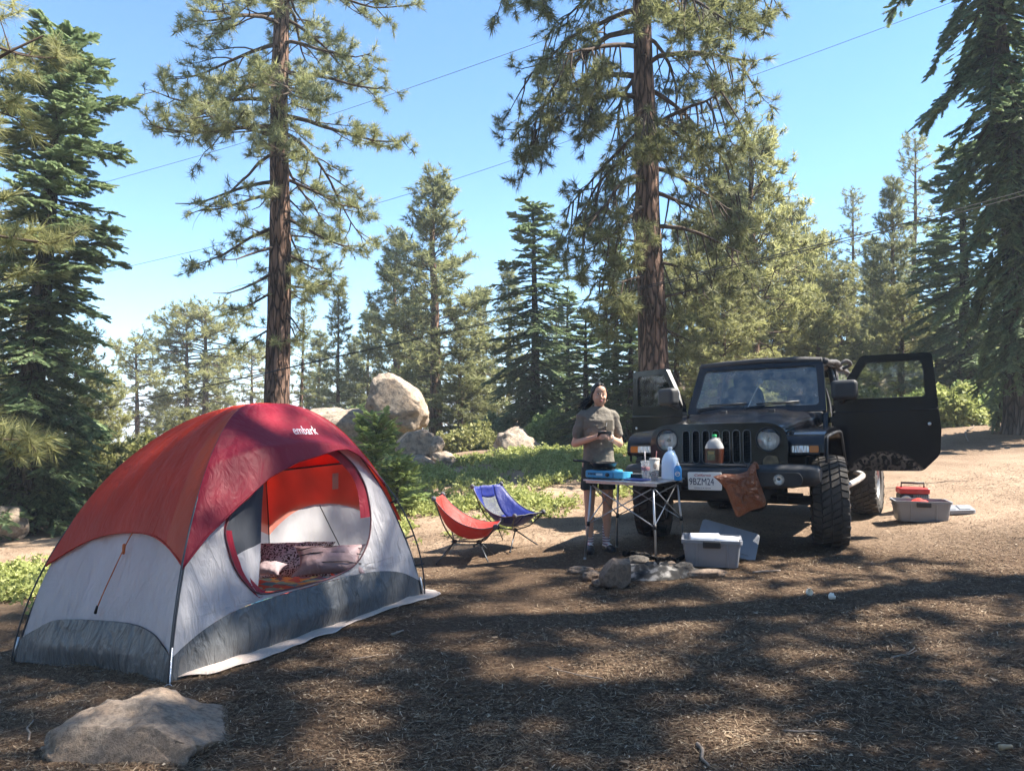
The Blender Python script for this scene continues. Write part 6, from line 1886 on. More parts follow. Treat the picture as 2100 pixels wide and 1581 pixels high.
tray = thing('plastic_plate', 'thin dark blue plate lying between stove and cups', 'plate', (1.17, 7.22, TTZ), R(-35))
mb = MB(); mb.plate(rrect(-.10, -.09, .10, .09, .02), (), .012); mb.build('plate', mat('blue_plastic', (.02, .045, .20), .4), tray, bevel=.004)
cloth = thing('folded_cloth', 'dark grey folded cloth next to the stove', 'cloth', (1.20, 7.42, TTZ), R(-28))
mb = MB()
for k in range(3):
    mb.box((-.085 + .004 * k, -.07, .001 + k * .016), (.085 - .006 * k, .07 - .005 * k, .0155 + k * .016))
mb.build('cloth', fabric('charcoal_cloth', (.04, .045, .055), 0, .9, .6), cloth, bevel=.006, kind='stuff')

def cup(name, loc, r0, r1, h, label, m_body, fill=None, m_fill=None, rim=None, straw=None, m_straw=None):
    o = thing(name, label, 'cup', loc)
    mb = MB(); mb.lathe([(r0, .001), (r1, h), (r1 - .003, h), (r0 - .003, .006)], 28, None, True); b = mb.build('cup_body', m_body, o, smooth=True)
    if fill:
        k = fill / h
        mb = MB(); mb.lathe([(r0 - .004, .006), (r0 + (r1 - r0) * k - .004, fill)], 28); mb.build('drink', m_fill, o, smooth=True)
    mb = MB(); mb.lathe([(r1 + .003, h - .004), (r1 + .004, h + .006), (r1 - .004, h + .012), (r1 * .5, h + .014), (.0, h + .014)], 28, None, False); mb.build('lid', rim, o, smooth=True)
    mb = MB(); mb.tube([(.0, 0, h * .3), straw], .0042, 8); mb.build('straw', m_straw, o, smooth=True)
    return o
M_CREAM = mat('cream_paper_cup', (.80, .70, .58), .6, 0, .04)
M_COLA = mat('dark_red_drink', (.10, .018, .015), .15)
M_CLEAR = see_through('clear_plastic', (.55, .58, .60), .72)
c1 = cup('drink_cup', (1.315, 7.13, TTZ), .032, .046, .20, 'cream cup with a red straw in front of the water jug', M_CLEAR, .07, M_COLA, M_CREAM, (.018, -.01, .275), mat('red_straw', (.62, .22, .18), .4))
mb = MB(); mb.lathe([(.0395, .085), (.0472, .198), (.0468, .198), (.039, .085)], 28, None, False)
V = mb.v[0]; ang = np.arctan2(V[:, 1], V[:, 0]); low = V[:, 2] < .1; V[low, 2] += .018 * np.sin(ang[low] + 2.6) ; mb.build('sleeve', M_CREAM, c1, smooth=True)
SM = frame((-.004, -.0455, .140), (.995, .08, 0), (0, -.14, .99), (.08, -.99, -.1))
lg = MB(); lg.plate(rrect(-.0125, -.019, .0125, .019, .006), [rrect(-.0085, .0015, .0085, .0135, .004)[::-1], rrect(-.0085, -.0135, .0085, -.0015, .004)[::-1]], .0015, SM); lg.build('cup_emblem', mat('brown_print', (.16, .05, .03), .6), c1)
c2 = cup('drink_cup', (1.262, 7.30, TTZ), .034, .046, .165, 'clear plastic cup with a pale straw behind the cream cup', M_CLEAR, .03, M_CLEAR, M_CLEAR, (-.008, 0, .265), mat('pale_straw', (.62, .55, .56), .4))
mb = MB(); mb.lathe([(.0365, .085), (.042, .12), (.0415, .12), (.036, .085)], 28, None, False); mb.build('cup_print', mat('red_print', (.40, .03, .03), .5), c2, smooth=True)

def jug(name, loc, rotz, label, m, h=.275, r=.086, cap=None, fill=None, m_fill=None, parts=None):
    o = thing(name, label, 'jug', loc, rotz)
    prof = [(.90, 0), (1, .03), (1, .16), (.97, .56), (.85, .72), (.60, .86), (.30, .93), (.24, .96), (.24, 1.0)]
    prof = bezier(np.array(prof), 4)
    def loft(pr, k=1.0, zmax=1.0):
        rows = []
        for a, z in pr:
            if z > zmax + 1e-6: break
            n = 3.2 - 1.2 * min(1, max(0, (z - .6) / .35))
            t = np.linspace(0, 2 * math.pi, 33)
            c, s = np.cos(t), np.sin(t)
            q = (np.abs(c) ** n + np.abs(s) ** n) ** (-1 / n)
            rows.append(np.stack([a * r * k * q * c, a * r * k * q * s, np.full(33, max(z * h, 0))], 1))
        P = np.array(rows)
        mb = MB(); mb.grid(P, flip=True)
        mb.add(P[0][:-1], [tuple(range(31, -1, -1))]); mb.add(P[-1][:-1], [tuple(range(32))])
        return mb
    loft(prof).build('bottle', m, o, smooth=True)
    if fill: loft([(a, z + .01) for a, z in prof], 1.006, fill).build('liquid', m_fill, o, smooth=True)
    mb = MB(); mb.lathe([(.021, h - .004), (.0225, h + .016), (.019, h + .020), (0, h + .020)], 20, None, False); mb.build('cap', cap, o, smooth=True)
    mb = MB(); mb.tube(bezier(np.array([(.02, .045, h * .93), (.03, r * .98, h * .86), (.03, r * 1.05, h * .68), (.03, r * .92, h * .55)]), 5), .010, 8); mb.build('handle', m, o, smooth=True)
    return o
M_WATER = mat('milky_water_plastic', (.60, .74, .90), .25, 0, .06, 5)
_b = M_WATER.node_tree.nodes['Principled BSDF']
_b.inputs['Subsurface Weight'].default_value = .5; _b.inputs['Subsurface Radius'].default_value = (.05, .06, .07); _b.inputs['Subsurface Scale'].default_value = 1.0
jug('water_jug', (1.50, 7.33, TTZ), R(-20), 'big translucent water jug at the right end of the table', M_WATER, .285, .079, mat('blue_white_cap', (.55, .65, .75), .4))
soap = thing('dish_soap_bottle', 'small blue dish soap bottle in front of the water jug', 'soap bottle', (1.545, 7.20, TTZ), R(-20))
rows = [np.stack([np.cos(t := np.linspace(0, 6.283, 25)) * .036 * k, np.sin(t) * .022 * k, np.full(25, z)], 1) for k, z in ((.9, 0), (1, .01), (.97, .06), (1, .10), (.75, .128), (.35, .142))]
mb = MB(); mb.grid(np.array(rows), flip=True); mb.add(rows[0][:-1], [tuple(range(23, -1, -1))]); mb.build('bottle', mat('blue_soap', (.03, .26, .62), .2, 0, .08, coat=.3), soap, smooth=True)
mb = MB(); mb.lathe([(.013, .138), (.013, .158), (.007, .160), (.006, .172), (0, .172)], 16, None, False); mb.build('cap', mat('pale_cap', (.7, .74, .78), .4), soap, smooth=True)
lm = frame((0, -.0215, .062), (1, 0, 0), (0, 0, 1), (0, -1, 0))
mb = MB(); mb.plate(circ(0, 0, .023, 20), [circ(0, 0, .017, 20)[::-1]], .002, lm); mb.build('label_ring', M_PRINT, soap)
mb = MB(); mb.plate([(-.019, -.004), (.019, .004), (.019, .012), (-.019, .004)], (), .003, lm); mb.build('label_swoosh', M_PRINT, soap)

# ------------------------------------------------------------------ on the bumper
def car_pt(x, y, z):
    return np.array((car.matrix_world @ Vector((x, y, z)))[:])
def px_of(p):
    y, z = p[1], p[2] - CAM_Z
    f = y * math.cos(PITCH) + z * math.sin(PITCH); w = z * math.cos(PITCH) - y * math.sin(PITCH)
    return CU + FPX * p[0] / f, CV - FPX * w / f
yj = min(np.linspace(-.5, .5, 101), key=lambda y: abs(px_of(car_pt(.70, y, .8))[0] - 1466))
p = car_pt(.705, yj, .8015)
M_JUGCLEAR = see_through('clear_jug_plastic', (.80, .80, .78), .62)
jj = jug('juice_jug', tuple(p), R(-32), 'jug of brown juice with a green cap standing on the bumper', M_JUGCLEAR, .262, .086, mat('green_cap', (.03, .42, .14), .4), .62, mat('brown_juice', (.075, .025, .015), .12))
lm = frame((-.005, -.0885, .085), (1, 0, 0), (0, 0, 1), (0, -1, 0))
mb = MB(); mb.plate(rrect(-.036, -.045, .036, .045, .008), (), .0015, lm); lb = mb.build('label', mat('olive_label', (.12, .12, .06), .6, 0, .5, 40), jj)
mb = MB(); mb.plate(rrect(-.028, .012, .028, .034, .004), (), .0012, lm @ TR(0, 0, .002)); mb.build('label_band', mat('gold_band', (.35, .25, .08), .5), lb)

def bag():
    yb = min(np.linspace(-.5, .9, 141), key=lambda y: abs(px_of(car_pt(.85, y, .62))[0] - 1524))
    base = car_pt(.86, yb, .62)
    Y = base[1] - .03
    out = [(1462, 977), (1484, 972), (1512, 972), (1533, 965), (1541, 952), (1549, 953), (1552, 972), (1562, 1000), (1570, 1035), (1540, 1047), (1513, 1060), (1503, 1042), (1490, 1008), (1477, 990)]
    pts = bezier(np.array(out + out[:1], float), 5)[:-1]
    W = np.array([at(u, v, Y)[:] for u, v in pts])
    c = W.mean(0)
    o = thing('plastic_bag', 'crumpled brown plastic bag hanging from the bumper', 'bag', tuple(c))
    n = len(W); rings = np.linspace(0, 1, 16)
    def face(sg, dep):
        P = np.zeros((n + 1, 16, 3))
        for j, r in enumerate(rings):
            q = c + (W - c) * r
            q[:, 1] += sg * dep * (1 - r ** 2.2) ** .7
            P[:n, j] = q
        P[n] = P[0]
        F = P.reshape(-1, 3)
        cr = np.abs(vnoise(F * 16, 61)) + .6 * np.abs(vnoise(F * 34, 62))
        rr = np.tile(1 - rings ** 4, n + 1)
        F[:, 1] += sg * (cr - .5) * .045 * rr
        P = F.reshape(n + 1, 16, 3); P[n] = P[0]
        return P - c
    mb = MB(); mb.grid(face(-1, .085), flip=True); mb.grid(face(1, .05))
    m, n_, l, b = material('brown_bag_film')
    b.inputs['Base Color'].default_value = (.25, .095, .045, 1); b.inputs['Roughness'].default_value = .32
    tc = n_.new('ShaderNodeTexCoord'); v = n_.new('ShaderNodeTexVoronoi'); v.inputs['Scale'].default_value = 16; v.feature = 'F1'; l.new(tc.outputs['Object'], v.inputs['Vector'])
    nz = n_.new('ShaderNodeTexNoise'); nz.inputs['Scale'].default_value = 22; nz.inputs['Distortion'].default_value = 2; l.new(tc.outputs['Object'], nz.inputs['Vector'])
    ad = n_.new('ShaderNodeMath'); l.new(v.outputs['Distance'], ad.inputs[0]); l.new(nz.outputs[0], ad.inputs[1])
    bp = n_.new('ShaderNodeBump'); bp.inputs['Strength'].default_value = .7; bp.inputs['Distance'].default_value = .02; l.new(ad.outputs[0], bp.inputs['Height']); l.new(bp.outputs[0], b.inputs['Normal'])
    tr = n_.new('ShaderNodeBsdfTranslucent'); tr.inputs[0].default_value = (.5, .19, .06, 1); mx = n_.new('ShaderNodeMixShader'); mx.inputs[0].default_value = .25
    l.new(b.outputs[0], mx.inputs[1]); l.new(tr.outputs[0], mx.inputs[2]); l.new(mx.outputs[0], n_['Material Output'].inputs['Surface'])
    mb.build('bag_film', m, o)
    k = np.array(at(1545, 953, Y)[:]); hook = np.array(car_pt(.80, yb + .12, .77))
    mb = MB(); mb.tube(bezier(np.array([k - c, (k + hook) / 2 - c + [0, 0, .03], hook - c]), 5), .016, 7); mb.build('bag_neck', m, o, smooth=True)
bag()

# ------------------------------------------------------------------ storage bins
M_BIN = mat('grey_bin_plastic', (.235, .245, .27), .45, 0, .06, 5)
def storage_bin(loc, rotz, label, L=.60, W=.40, H=.235):
    o = thing('storage_bin', label, 'storage bin', loc, rotz, 'grey plastic storage bins')
    sec = [(.86, .0), (.88, .012), (.97, H - .03), (1.03, H - .028), (1.03, H), (.965, H), (.95, H - .03), (.86, .02)]
    rows = []
    for k, z in sec:
        q = rrect(-L / 2 * k, -W / 2 * k, L / 2 * k, W / 2 * k, .035, 4)
        rows.append([(x, y, z) for x, y in q] + [(q[0][0], q[0][1], z)])
    P = np.array(rows)
    mb = MB(); mb.grid(P, flip=True); mb.add(P[0][:-1], [tuple(range(len(P[0]) - 2, -1, -1))]); mb.add(P[-1][:-1], [tuple(range(len(P[0]) - 1))])
    mb.build('tub', M_BIN, o, auto=40)
    for s in (-1, 1):
        mb = MB(); mb.box((-.075, s * W / 2 * 1.035 - .012, H - .065), (.075, s * W / 2 * 1.035 + .010, H - .008)); mb.build('latch', M_BLACKPL, o, bevel=.008)
        for x in (-.13, .13):
            mb = MB(); mb.add([(x - .008, s * W / 2 * .885 - .0, .01), (x + .008, s * W / 2 * .885, .01), (x + .008, s * W / 2 * .985, H - .03), (x - .008, s * W / 2 * .985, H - .03),
                               (x - .005, s * (W / 2 * .885 + .006), .01), (x + .005, s * (W / 2 * .885 + .006), .01), (x + .005, s * (W / 2 * .985 + .006), H - .03), (x - .005, s * (W / 2 * .985 + .006), H - .03)],
                              [(0, 1, 2, 3), (7, 6, 5, 4), (0, 4, 5, 1), (1, 5, 6, 2), (2, 6, 7, 3), (3, 7, 4, 0)]); mb.build('rib', M_BIN, o)
        mb = MB(); mb.tube([(s * L / 2 * .955, -.07, H - .05), (s * L / 2 * .965 + s * .012, -.06, H - .052), (s * L / 2 * .965 + s * .012, .06, H - .052), (s * L / 2 * .955, .07, H - .05)], .008, 6); mb.build('side_grip', M_BIN, o, smooth=True)
    return o
def bin_lid(M, label, L=.62, W=.42):
    o = thing('bin_lid', label, 'lid')
    o.matrix_world = M
    mb = MB(); mb.plate(rrect(-L / 2, -W / 2, L / 2, W / 2, .04, 4), (), .012); lid = mb.build('lid_plate', M_BIN, o, bevel=.004)
    mb = MB(); mb.plate(rrect(-L / 2, -W / 2, L / 2, W / 2, .04, 4), [rrect(-L / 2 + .012, -W / 2 + .012, L / 2 - .012, W / 2 - .012, .03, 4)[::-1]], .03, TR(0, 0, -.03)); mb.build('lid_rim', M_BIN, o)
    for x in (-.15, .0, .15):
        mb = MB(); mb.box((x - .055, -W / 2 + .05, .0125), (x + .055, W / 2 - .05, .020)); mb.build('lid_ridge', M_BIN, o, bevel=.006)
    return o
b1 = (1.775, 6.90); b1r = R(-14)
zb1 = gz(*b1) + .004
storage_bin((b1[0], b1[1], zb1), b1r, 'open grey storage bin with white paper rolls beside the table', .50, .40, .235)
b2 = (4.72, 8.95); zb2 = gz(*b2) + .004
storage_bin((b2[0], b2[1], zb2), R(-17), 'open grey storage bin near the rear wheel', .58, .38, .235)
bin_lid(TR(b1[0] + .24, b1[1] + .34, zb1 + .15) @ RZ(b1r - R(12)) @ RX(R(30)) @ RY(R(16)), 'grey lid leaning behind the bin with paper rolls', .54, .40)
x, y = 5.20, 9.22
bin_lid(TR(x, y, gz(x, y) + .045) @ RZ(R(-20)) @ RY(R(-4)) @ RX(R(4)), 'grey lid lying flat right of the bin near the rear wheel', .50, .36)
M_PAPER = mat('white_paper_roll', (.82, .82, .84), .85, 0, .03, 30, .2, 120)
for k, (dx, dy, dz, a, lb) in enumerate(((-.06, -.03, .215, 8, 'white paper towel roll lying left in the bin'), (.11, -.045, .200, -14, 'white paper towel roll lying right in the bin'))):
    M = TR(b1[0], b1[1], zb1) @ RZ(b1r) @ TR(dx, dy, dz) @ RZ(R(a)) @ RY(R(90))
    o = thing('paper_towel_roll', lb, 'paper towel', group='paper towel rolls in the bin'); o.matrix_world = M
    mb = MB(); mb.lathe([(.018, -.125), (.054, -.125), (.056, -.12), (.056, .12), (.054, .125), (.018, .125)], 28, None, False); mb.build('roll', M_PAPER, o, auto=40)
    mb = MB(); mb.lathe([(.0178, .126), (.0178, -.126), (.016, -.126), (.016, .126)], 20, None, False); mb.build('core', mat('cardboard_core', (.36, .26, .17), .9), o, smooth=True)
# red gear in the far bin and the red tool behind it
M_REDPL = mat('red_plastic', (.50, .03, .025), .4, 0, .1)
gear = thing('red_cloth_bundle', 'red cloth bundle poking out of the bin near the rear wheel', 'cloth', (b2[0], b2[1], zb2 + .16), R(-17))
n = 26; u, v = np.meshgrid(np.linspace(0, 6.283, n), np.linspace(0, 1, 12), indexing='ij')
q = np.stack([np.cos(u) * v * .16, np.sin(u) * v * .11, .085 * (1 - v ** 2)], -1)
q[..., 2] += .03 * fbm(q.reshape(-1, 3) * 12, 4, 3).reshape(q.shape[:2]) * (1 - v); q[-1] = q[0]
mb = MB(); mb.grid(q); mb.build('bundle', fabric('red_cloth', (.48, .04, .03), 0, .8, .6), gear, smooth=True)
tx, ty = 4.98, 9.62
tool = thing('air_compressor', 'red and black portable air compressor behind the far bin', 'compressor', (tx, ty, gz(tx, ty)), R(-12))
mb = MB(); mb.box((-.17, -.09, .01), (.17, .10, .20)); mb.build('case', M_BLACKPL, tool, bevel=.02, segs=3)
mb = MB(); mb.box((-.175, -.10, .20), (.175, .105, .275)); mb.build('hood', M_REDPL, tool, bevel=.02, segs=3)
mb = MB(); mb.tube([(-.13, 0, .27), (-.13, 0, .33), (.13, 0, .33), (.13, 0, .27)], .013, 8); mb.build('handle', M_BLACKPL, tool, smooth=True)
mb = MB(); mb.lathe([(.062, 0), (.062, .02), (.052, .022), (.048, .014), (0, .014)], 28, frame((-.10, -.091, .12), (1, 0, 0), (0, 0, 1), (0, -1, 0)), False); mb.build('gauge', M_ALU, tool, smooth=True)
mb = MB()
for k in range(9): mb.tube([(-.01 + k * .02, -.094, .04), (-.01 + k * .02, -.094, .19)], .0035, 4)
for k in range(8): mb.tube([(-.02, -.0955, .045 + k * .02), (.16, -.0955, .045 + k * .02)], .0035, 4)
mb.build('speaker_grid', mat('grey_mesh', (.32, .32, .33), .5, .4), tool, kind='stuff')

# ------------------------------------------------------------------ fire ring
M_ROCKF = granite('fire_stone', (.23, .185, .15), (.055, .048, .045), 4.5, .6)
def stone(u, v, size, seed, label, up=.4, rot=(0, 0, 0), m=None, cuts=(), **k):
    p = gpx(u, v)
    return rock('fire_ring_stone', (p.x, p.y + size[1] * .6, p.z + size[2] * up), size, seed, rot, cuts, m or M_ROCKF, label, 'stone', 'stones round the fire pit', n=4, **k)
stone(1266, 1208, (.135, .10, .135), 41, 'upright block of stone at the front of the fire pit', .75, (0, R(8), R(10)), cuts=((0, -1, .1, .7), (-.8, 0, .5, .75), (.9, 0, .1, .75)), power=.7)
stone(1212, 1192, (.08, .07, .05), 42, 'low pale stone left of the upright fire pit block', .5, power=.8)
stone(1192, 1176, (.11, .06, .035), 43, 'long flat stone at the left end of the fire pit', .5, (0, R(6), R(20)), power=.8)
stone(1450, 1188, (.17, .07, .04), 44, 'long grey stone at the right end of the fire pit', .5, (0, R(-5), R(-8)), power=.75)
stone(1375, 1172, (.08, .07, .06), 45, 'small stone at the back of the fire pit', .5)
stone(1405, 1182, (.10, .07, .06), 46, 'dark chunk inside the right half of the fire pit', .5, m=granite('charred_stone', (.10, .095, .09), (.02, .02, .02), 4.5, .6))
stone(1310, 1166, (.11, .08, .06), 47, 'sooty stone behind the upright block', .5, m=bpy.data.materials['charred_stone'])
stone(1232, 1204, (.07, .06, .035), 48, 'smallest stone at the foot of the upright block', .4)
def ash():
    c = gpx(1350, 1188)
    n, k = 40, 14
    a, r = np.meshgrid(np.linspace(0, 6.2832, n), np.linspace(0, 1, k), indexing='ij')
    x = c.x + np.cos(a) * r * .42; y = c.y + .17 + np.sin(a) * r * .22
    P = np.stack([x.ravel(), y.ravel(), 0 * x.ravel()], 1)
    z = terrain(x.ravel(), y.ravel()) + .006 + (.055 * (1 - r ** 2) + .05 * (1 - r ** 4) * np.abs(fbm(P * [9, 9, 0], 14, 4)).reshape(r.shape)).ravel()
    P[:, 2] = z; P = P.reshape(n, k, 3); P[-1] = P[0]
    m, nn, l, b = material('grey_ash')
    tc = nn.new('ShaderNodeTexCoord'); nz = nn.new('ShaderNodeTexNoise'); nz.inputs['Scale'].default_value = 11; nz.inputs['Detail'].default_value = 8; l.new(tc.outputs['Object'], nz.inputs['Vector'])
    rp = ramp(nn, [(.40, (.010, .009, .009)), (.52, (.04, .037, .034)), (.60, (.17, .16, .15)), (.72, (.30, .28, .26))]); l.new(nz.outputs[0], rp.inputs[0]); l.new(rp.outputs[0], b.inputs['Base Color']); b.inputs['Roughness'].default_value = .95
    mb = MB(); mb.grid(P); o = mb.build('ash_bed', m, None, smooth=True, kind='stuff'); tag(o, 'grey ash and charcoal heap in the fire pit', 'ash')
ash()
M_CHAR = bark_mat('charred_wood', (.012, .011, .010), (.035, .03, .027), (.10, .09, .08), 2.0)
for k, (u0, v0, u1, v1, r, lb) in enumerate(((1285, 1158, 1400, 1176, .028, 'long charred branch lying across the fire pit'), (1350, 1180, 1440, 1160, .022, 'thin charred branch crossing the right of the fire pit'),
                                            (1372, 1178, 1384, 1146, .012, 'short burnt stick standing out of the ash'))):
    a, b = np.array(gpx(u0, v0)), np.array(gpx(u1, v1) if k < 2 else gpx(u0, v0) + Vector((.05, 0, .16)))
    a = a + [0, .12, .07]; b = b + [0, .12, .07 if k < 2 else 0]
    t = np.linspace(0, 1, 12)[:, None]
    P = a + (b - a) * t + .018 * np.stack([fbm(np.c_[t * 6, t * 0 + k, t * 0], 7 + j, 2) for j in range(3)], 1)
    mb = MB(); mb.tube(P, r * (1 - .35 * t[:, 0]) * (1 + .2 * fbm(np.c_[t * 9, t * 0, t * 0 + k], 3, 2)), 10); o = mb.build('burnt_log', M_CHAR, None, smooth=True); tag(o, lb, 'log', 'burnt wood in the fire pit')

# ------------------------------------------------------------------ bits on the ground
M_STICK = mat('dry_stick', (.24, .19, .15), .9, 0, .35, 20)
def stick(u0, v0, u1, v1, r, label, seed, m=None, fork=False):
    a, b = np.array(gpx(u0, v0)), np.array(gpx(u1, v1))
    t = np.linspace(0, 1, 10)[:, None]
    P = a + (b - a) * t
    L = np.linalg.norm(b - a)
    P[:, :2] += .05 * L * np.stack([fbm(np.c_[t * 3 + seed, t * 0, t * 0], seed + j, 2) for j in range(2)], 1)
    P[:, 2] = terrain(P[:, 0], P[:, 1]) + r + .006
    mb = MB(); mb.tube(P, r * (1 - .4 * t[:, 0]), 7)
    if fork: mb.tube([P[5], P[7] + [.03, .03, .02]], r * .6, 6)
    o = mb.build('stick', m or M_STICK, None, smooth=True); tag(o, label, 'stick', 'loose sticks on the camp floor')
stick(1612, 1508, 1690, 1500, .006, 'pale grey twig on the ground at the bottom right of centre', 1)
stick(1435, 1535, 1450, 1575, .009, 'short brown stick near the bottom edge', 2)
stick(2050, 1560, 2075, 1543, .013, 'stubby wood chip in the bottom right corner', 3, mat('fresh_wood', (.42, .30, .18), .8))
stick(800, 1310, 826, 1307, .010, 'small pinkish stick in front of the groundsheet', 4)
stick(715, 1360, 800, 1345, .004, 'thin straw-like twig in front of the tent', 5)
stick(58, 1520, 66, 1490, .006, 'pale twig left of the foreground rock', 6)
stick(1830, 1360, 1880, 1345, .005, 'forked pale twig on the right of the camp floor', 7, None, True)
stick(1230, 1405, 1120, 1385, .004, 'long thin twig in the centre foreground', 8)
stick(1985, 905, 1992, 870, .012, 'dry stick at the edge of the shaded slope on the right', 9)
stick(2050, 880, 2095, 865, .02, 'weathered branch lying on the right slope', 10)
stick(1545, 1180, 1600, 1175, .01, 'dark twig right of the fire pit', 11)
M_SHELL = mat('eggshell', (.80, .77, .68), .5, 0, .04)
for k, (u, v, a, lb) in enumerate(((1655, 1224, .4, 'left half of a broken white eggshell on the ground'), (1701, 1236, 1.9, 'right half of a broken white eggshell on the ground'))):
    p = gpx(u, v)
    prof = [(.026 * math.sin(t), .03 * (1 - math.cos(t))) for t in np.linspace(0.02, 1.75, 9)]
    mb = MB(); mb.lathe(prof, 18, None, False)
    V = mb.v[0]; V[-18:, 2] += .006 * np.sin(np.arange(18) * 2.3)
    o = mb.build('eggshell', M_SHELL, None, smooth=True, solid=.0015); o.location = (p.x, p.y, p.z + .016); o.rotation_euler = (R(65), 0, a); tag(o, lb, 'eggshell', 'broken eggshells')

# ------------------------------------------------------------------ power lines overhead
M_WIRE = mat('overhead_wire', (.03, .03, .032), .6)
def wire(p, Y, label, r=.009, dz=0):
    P = np.array([np.array(at(u, v, y)[:]) + [0, 0, dz] for (u, v), y in zip(p, Y)])
    mb = MB(); mb.tube(bezier(P, 14), r, 5); o = mb.build('power_line', M_WIRE, None, smooth=True); tag(o, label, 'power line', 'power lines over the camp')
wire([(-400, 545), (195, 380), (560, 274), (1020, 118), (1600, -95)], [30, 28, 26, 24, 22], 'highest wire running from upper left to the top of the hanging pine', .008)
wire([(-400, 695), (195, 563), (730, 430), (1245, 262), (1945, 8), (2400, -170)], [30, 28, 26, 24, 22, 20], 'middle wire crossing the whole sky to the upper right', .008)
wire([(-300, 935), (210, 838), (730, 722), (1300, 592), (1800, 472), (2100, 392), (2500, 275)], [17, 15.5, 14.5, 13, 12, 11.5, 11], 'upper one of the two low wires crossing before the trees', .0075)
wire([(-300, 935), (210, 838), (730, 724), (1300, 596), (1800, 478), (2100, 401), (2500, 290)], [17, 15.5, 14.5, 13, 12, 11.5, 11], 'lower one of the two low wires crossing before the trees', .0075)
# ------------------------------------------------------------------ the woman behind the table
def remesh(mb, voxel, it=4, fac=.5):
    """Grows one continuous skin over overlapping limbs."""
    me = bpy.data.meshes.new('tmp'); me.from_pydata(np.concatenate(mb.v).tolist(), [], mb.f)
    o = bpy.data.objects.new('tmp', me); COL.objects.link(o)
    m = o.modifiers.new('r', 'REMESH'); m.mode = 'VOXEL'; m.voxel_size = voxel; m.use_smooth_shade = True
    s = o.modifiers.new('s', 'SMOOTH'); s.iterations = it; s.factor = fac
    dg = bpy.context.evaluated_depsgraph_get()
    out = bpy.data.meshes.new_from_object(o.evaluated_get(dg))
    bpy.data.objects.remove(o); bpy.data.meshes.remove(me)
    return out
def loft(mb, rows, n=28):
    """rows: (z, cx, cy, half width, half depth)."""
    t = np.linspace(0, 2 * math.pi, n + 1)
    P = np.array([np.stack([cx + a * np.sign(np.cos(t)) * np.abs(np.cos(t)) ** .85, cy + b * np.sign(np.sin(t)) * np.abs(np.sin(t)) ** .85, np.full(n + 1, z)], 1) for z, cx, cy, a, b in rows])
    mb.grid(P, flip=True)
    mb.add(P[0][:-1], [tuple(range(n - 1, -1, -1))]); mb.add(P[-1][:-1], [tuple(range(n))])
wx, wy = .862, 7.74
woman = thing('person', 'woman in olive grey T-shirt and dark shorts looking up from a phone', 'person', (wx, wy, gz(wx, wy) + .004), R(6))
M_SKIN = mat('skin', (.54, .31, .215), .5, 0, .08, 9, spec=.35)
_b = M_SKIN.node_tree.nodes['Principled BSDF']; _b.inputs['Subsurface Weight'].default_value = .12; _b.inputs['Subsurface Radius'].default_value = (.02, .008, .005)
HX, HZ = .015, 0.0
sk = MB()
for s in (-1, 1):
    hip, kn, an = np.array([s * .09, 0, .86]), np.array([s * .098, -.015, .475]), np.array([s * .09, .015, .095])
    sk.capsule(hip, kn, .082, .055); sk.capsule(kn, an, .052, .034)
    sk.ball((s * .095, .022, .345), (.049, .052, .115)); sk.ball(kn + [0, -.012, 0], (.047, .045, .055))
    sk.capsule(an, an + [s * .01, -.02, -.05], .036, .034)
    sk.capsule((s * .09, .04, .045), (s * .11, -.13, .03), .034, .028)
    sh, el, wr = np.array([s * .163, .005, 1.343]), np.array([s * .243, .03, 1.07]), np.array([s * .082, -.205, 1.135])
    sk.capsule(sh, el, .044, .038); sk.capsule(el, wr, .040, .025); sk.ball(el * .7 + wr * .3, (.040, .040, .037))
    # palm, four curled fingers and the thumb round the phone
    pc = np.array([s * .052, -.25, 1.152])
    sk.capsule(wr, pc, .025, .027); sk.ball(pc, (.024, .036, .030), RZ(s * R(25)))
    for k in range(4):
        L = (.040, .045, .042, .033)[k]
        a = pc + np.array([-s * .004, -.022 - .004 * k, .020 - .0145 * k]); b = a + np.array([-s * .014, -.85 * L, -.004]); c = b + np.array([-s * .75 * L, -.010, .002])
        sk.capsule(a, b, .0088, .008, 8); sk.capsule(b, c, .008, .0068, 8)
    a = pc + np.array([-s * .008, .0, .026]); b = a + np.array([-s * .022, -.026, .018]); c = b + np.array([-s * .02, -.022, .004])
    sk.capsule(a, b, .0105, .0092, 8); sk.capsule(b, c, .0092, .0075, 8)
sk.capsule((0, .0, .90), (0, 0, 1.28), .105, .11)
sk.capsule((-.14, .005, 1.345), (.14, .005, 1.345), .045, .045)
sk.capsule((0, .015, 1.34), (HX, .0, 1.47), .052, .050)
sk.ball((HX, .0, 1.567), (.082, .096, .100)); sk.ball((HX, -.030, 1.503), (.066, .064, .056)); sk.ball((HX, -.056, 1.470), (.028, .028, .020))
sk.ball((HX, -.045, 1.60), (.060, .055, .055))
sk.capsule((HX, -.092, 1.562), (HX, -.111, 1.531), .0065, .0100, 10)
for s in (-1, 1):
    sk.ball((HX + s * .010, -.097, 1.525), (.006, .007, .006)); sk.ball((HX + s * .037, -.066, 1.522), (.024, .028, .024))
    sk.ball((HX + s * .082, .010, 1.545), (.010, .018, .028))
skin = finish('body', remesh(sk, .0065, 3, .5), M_SKIN, woman, smooth=True)

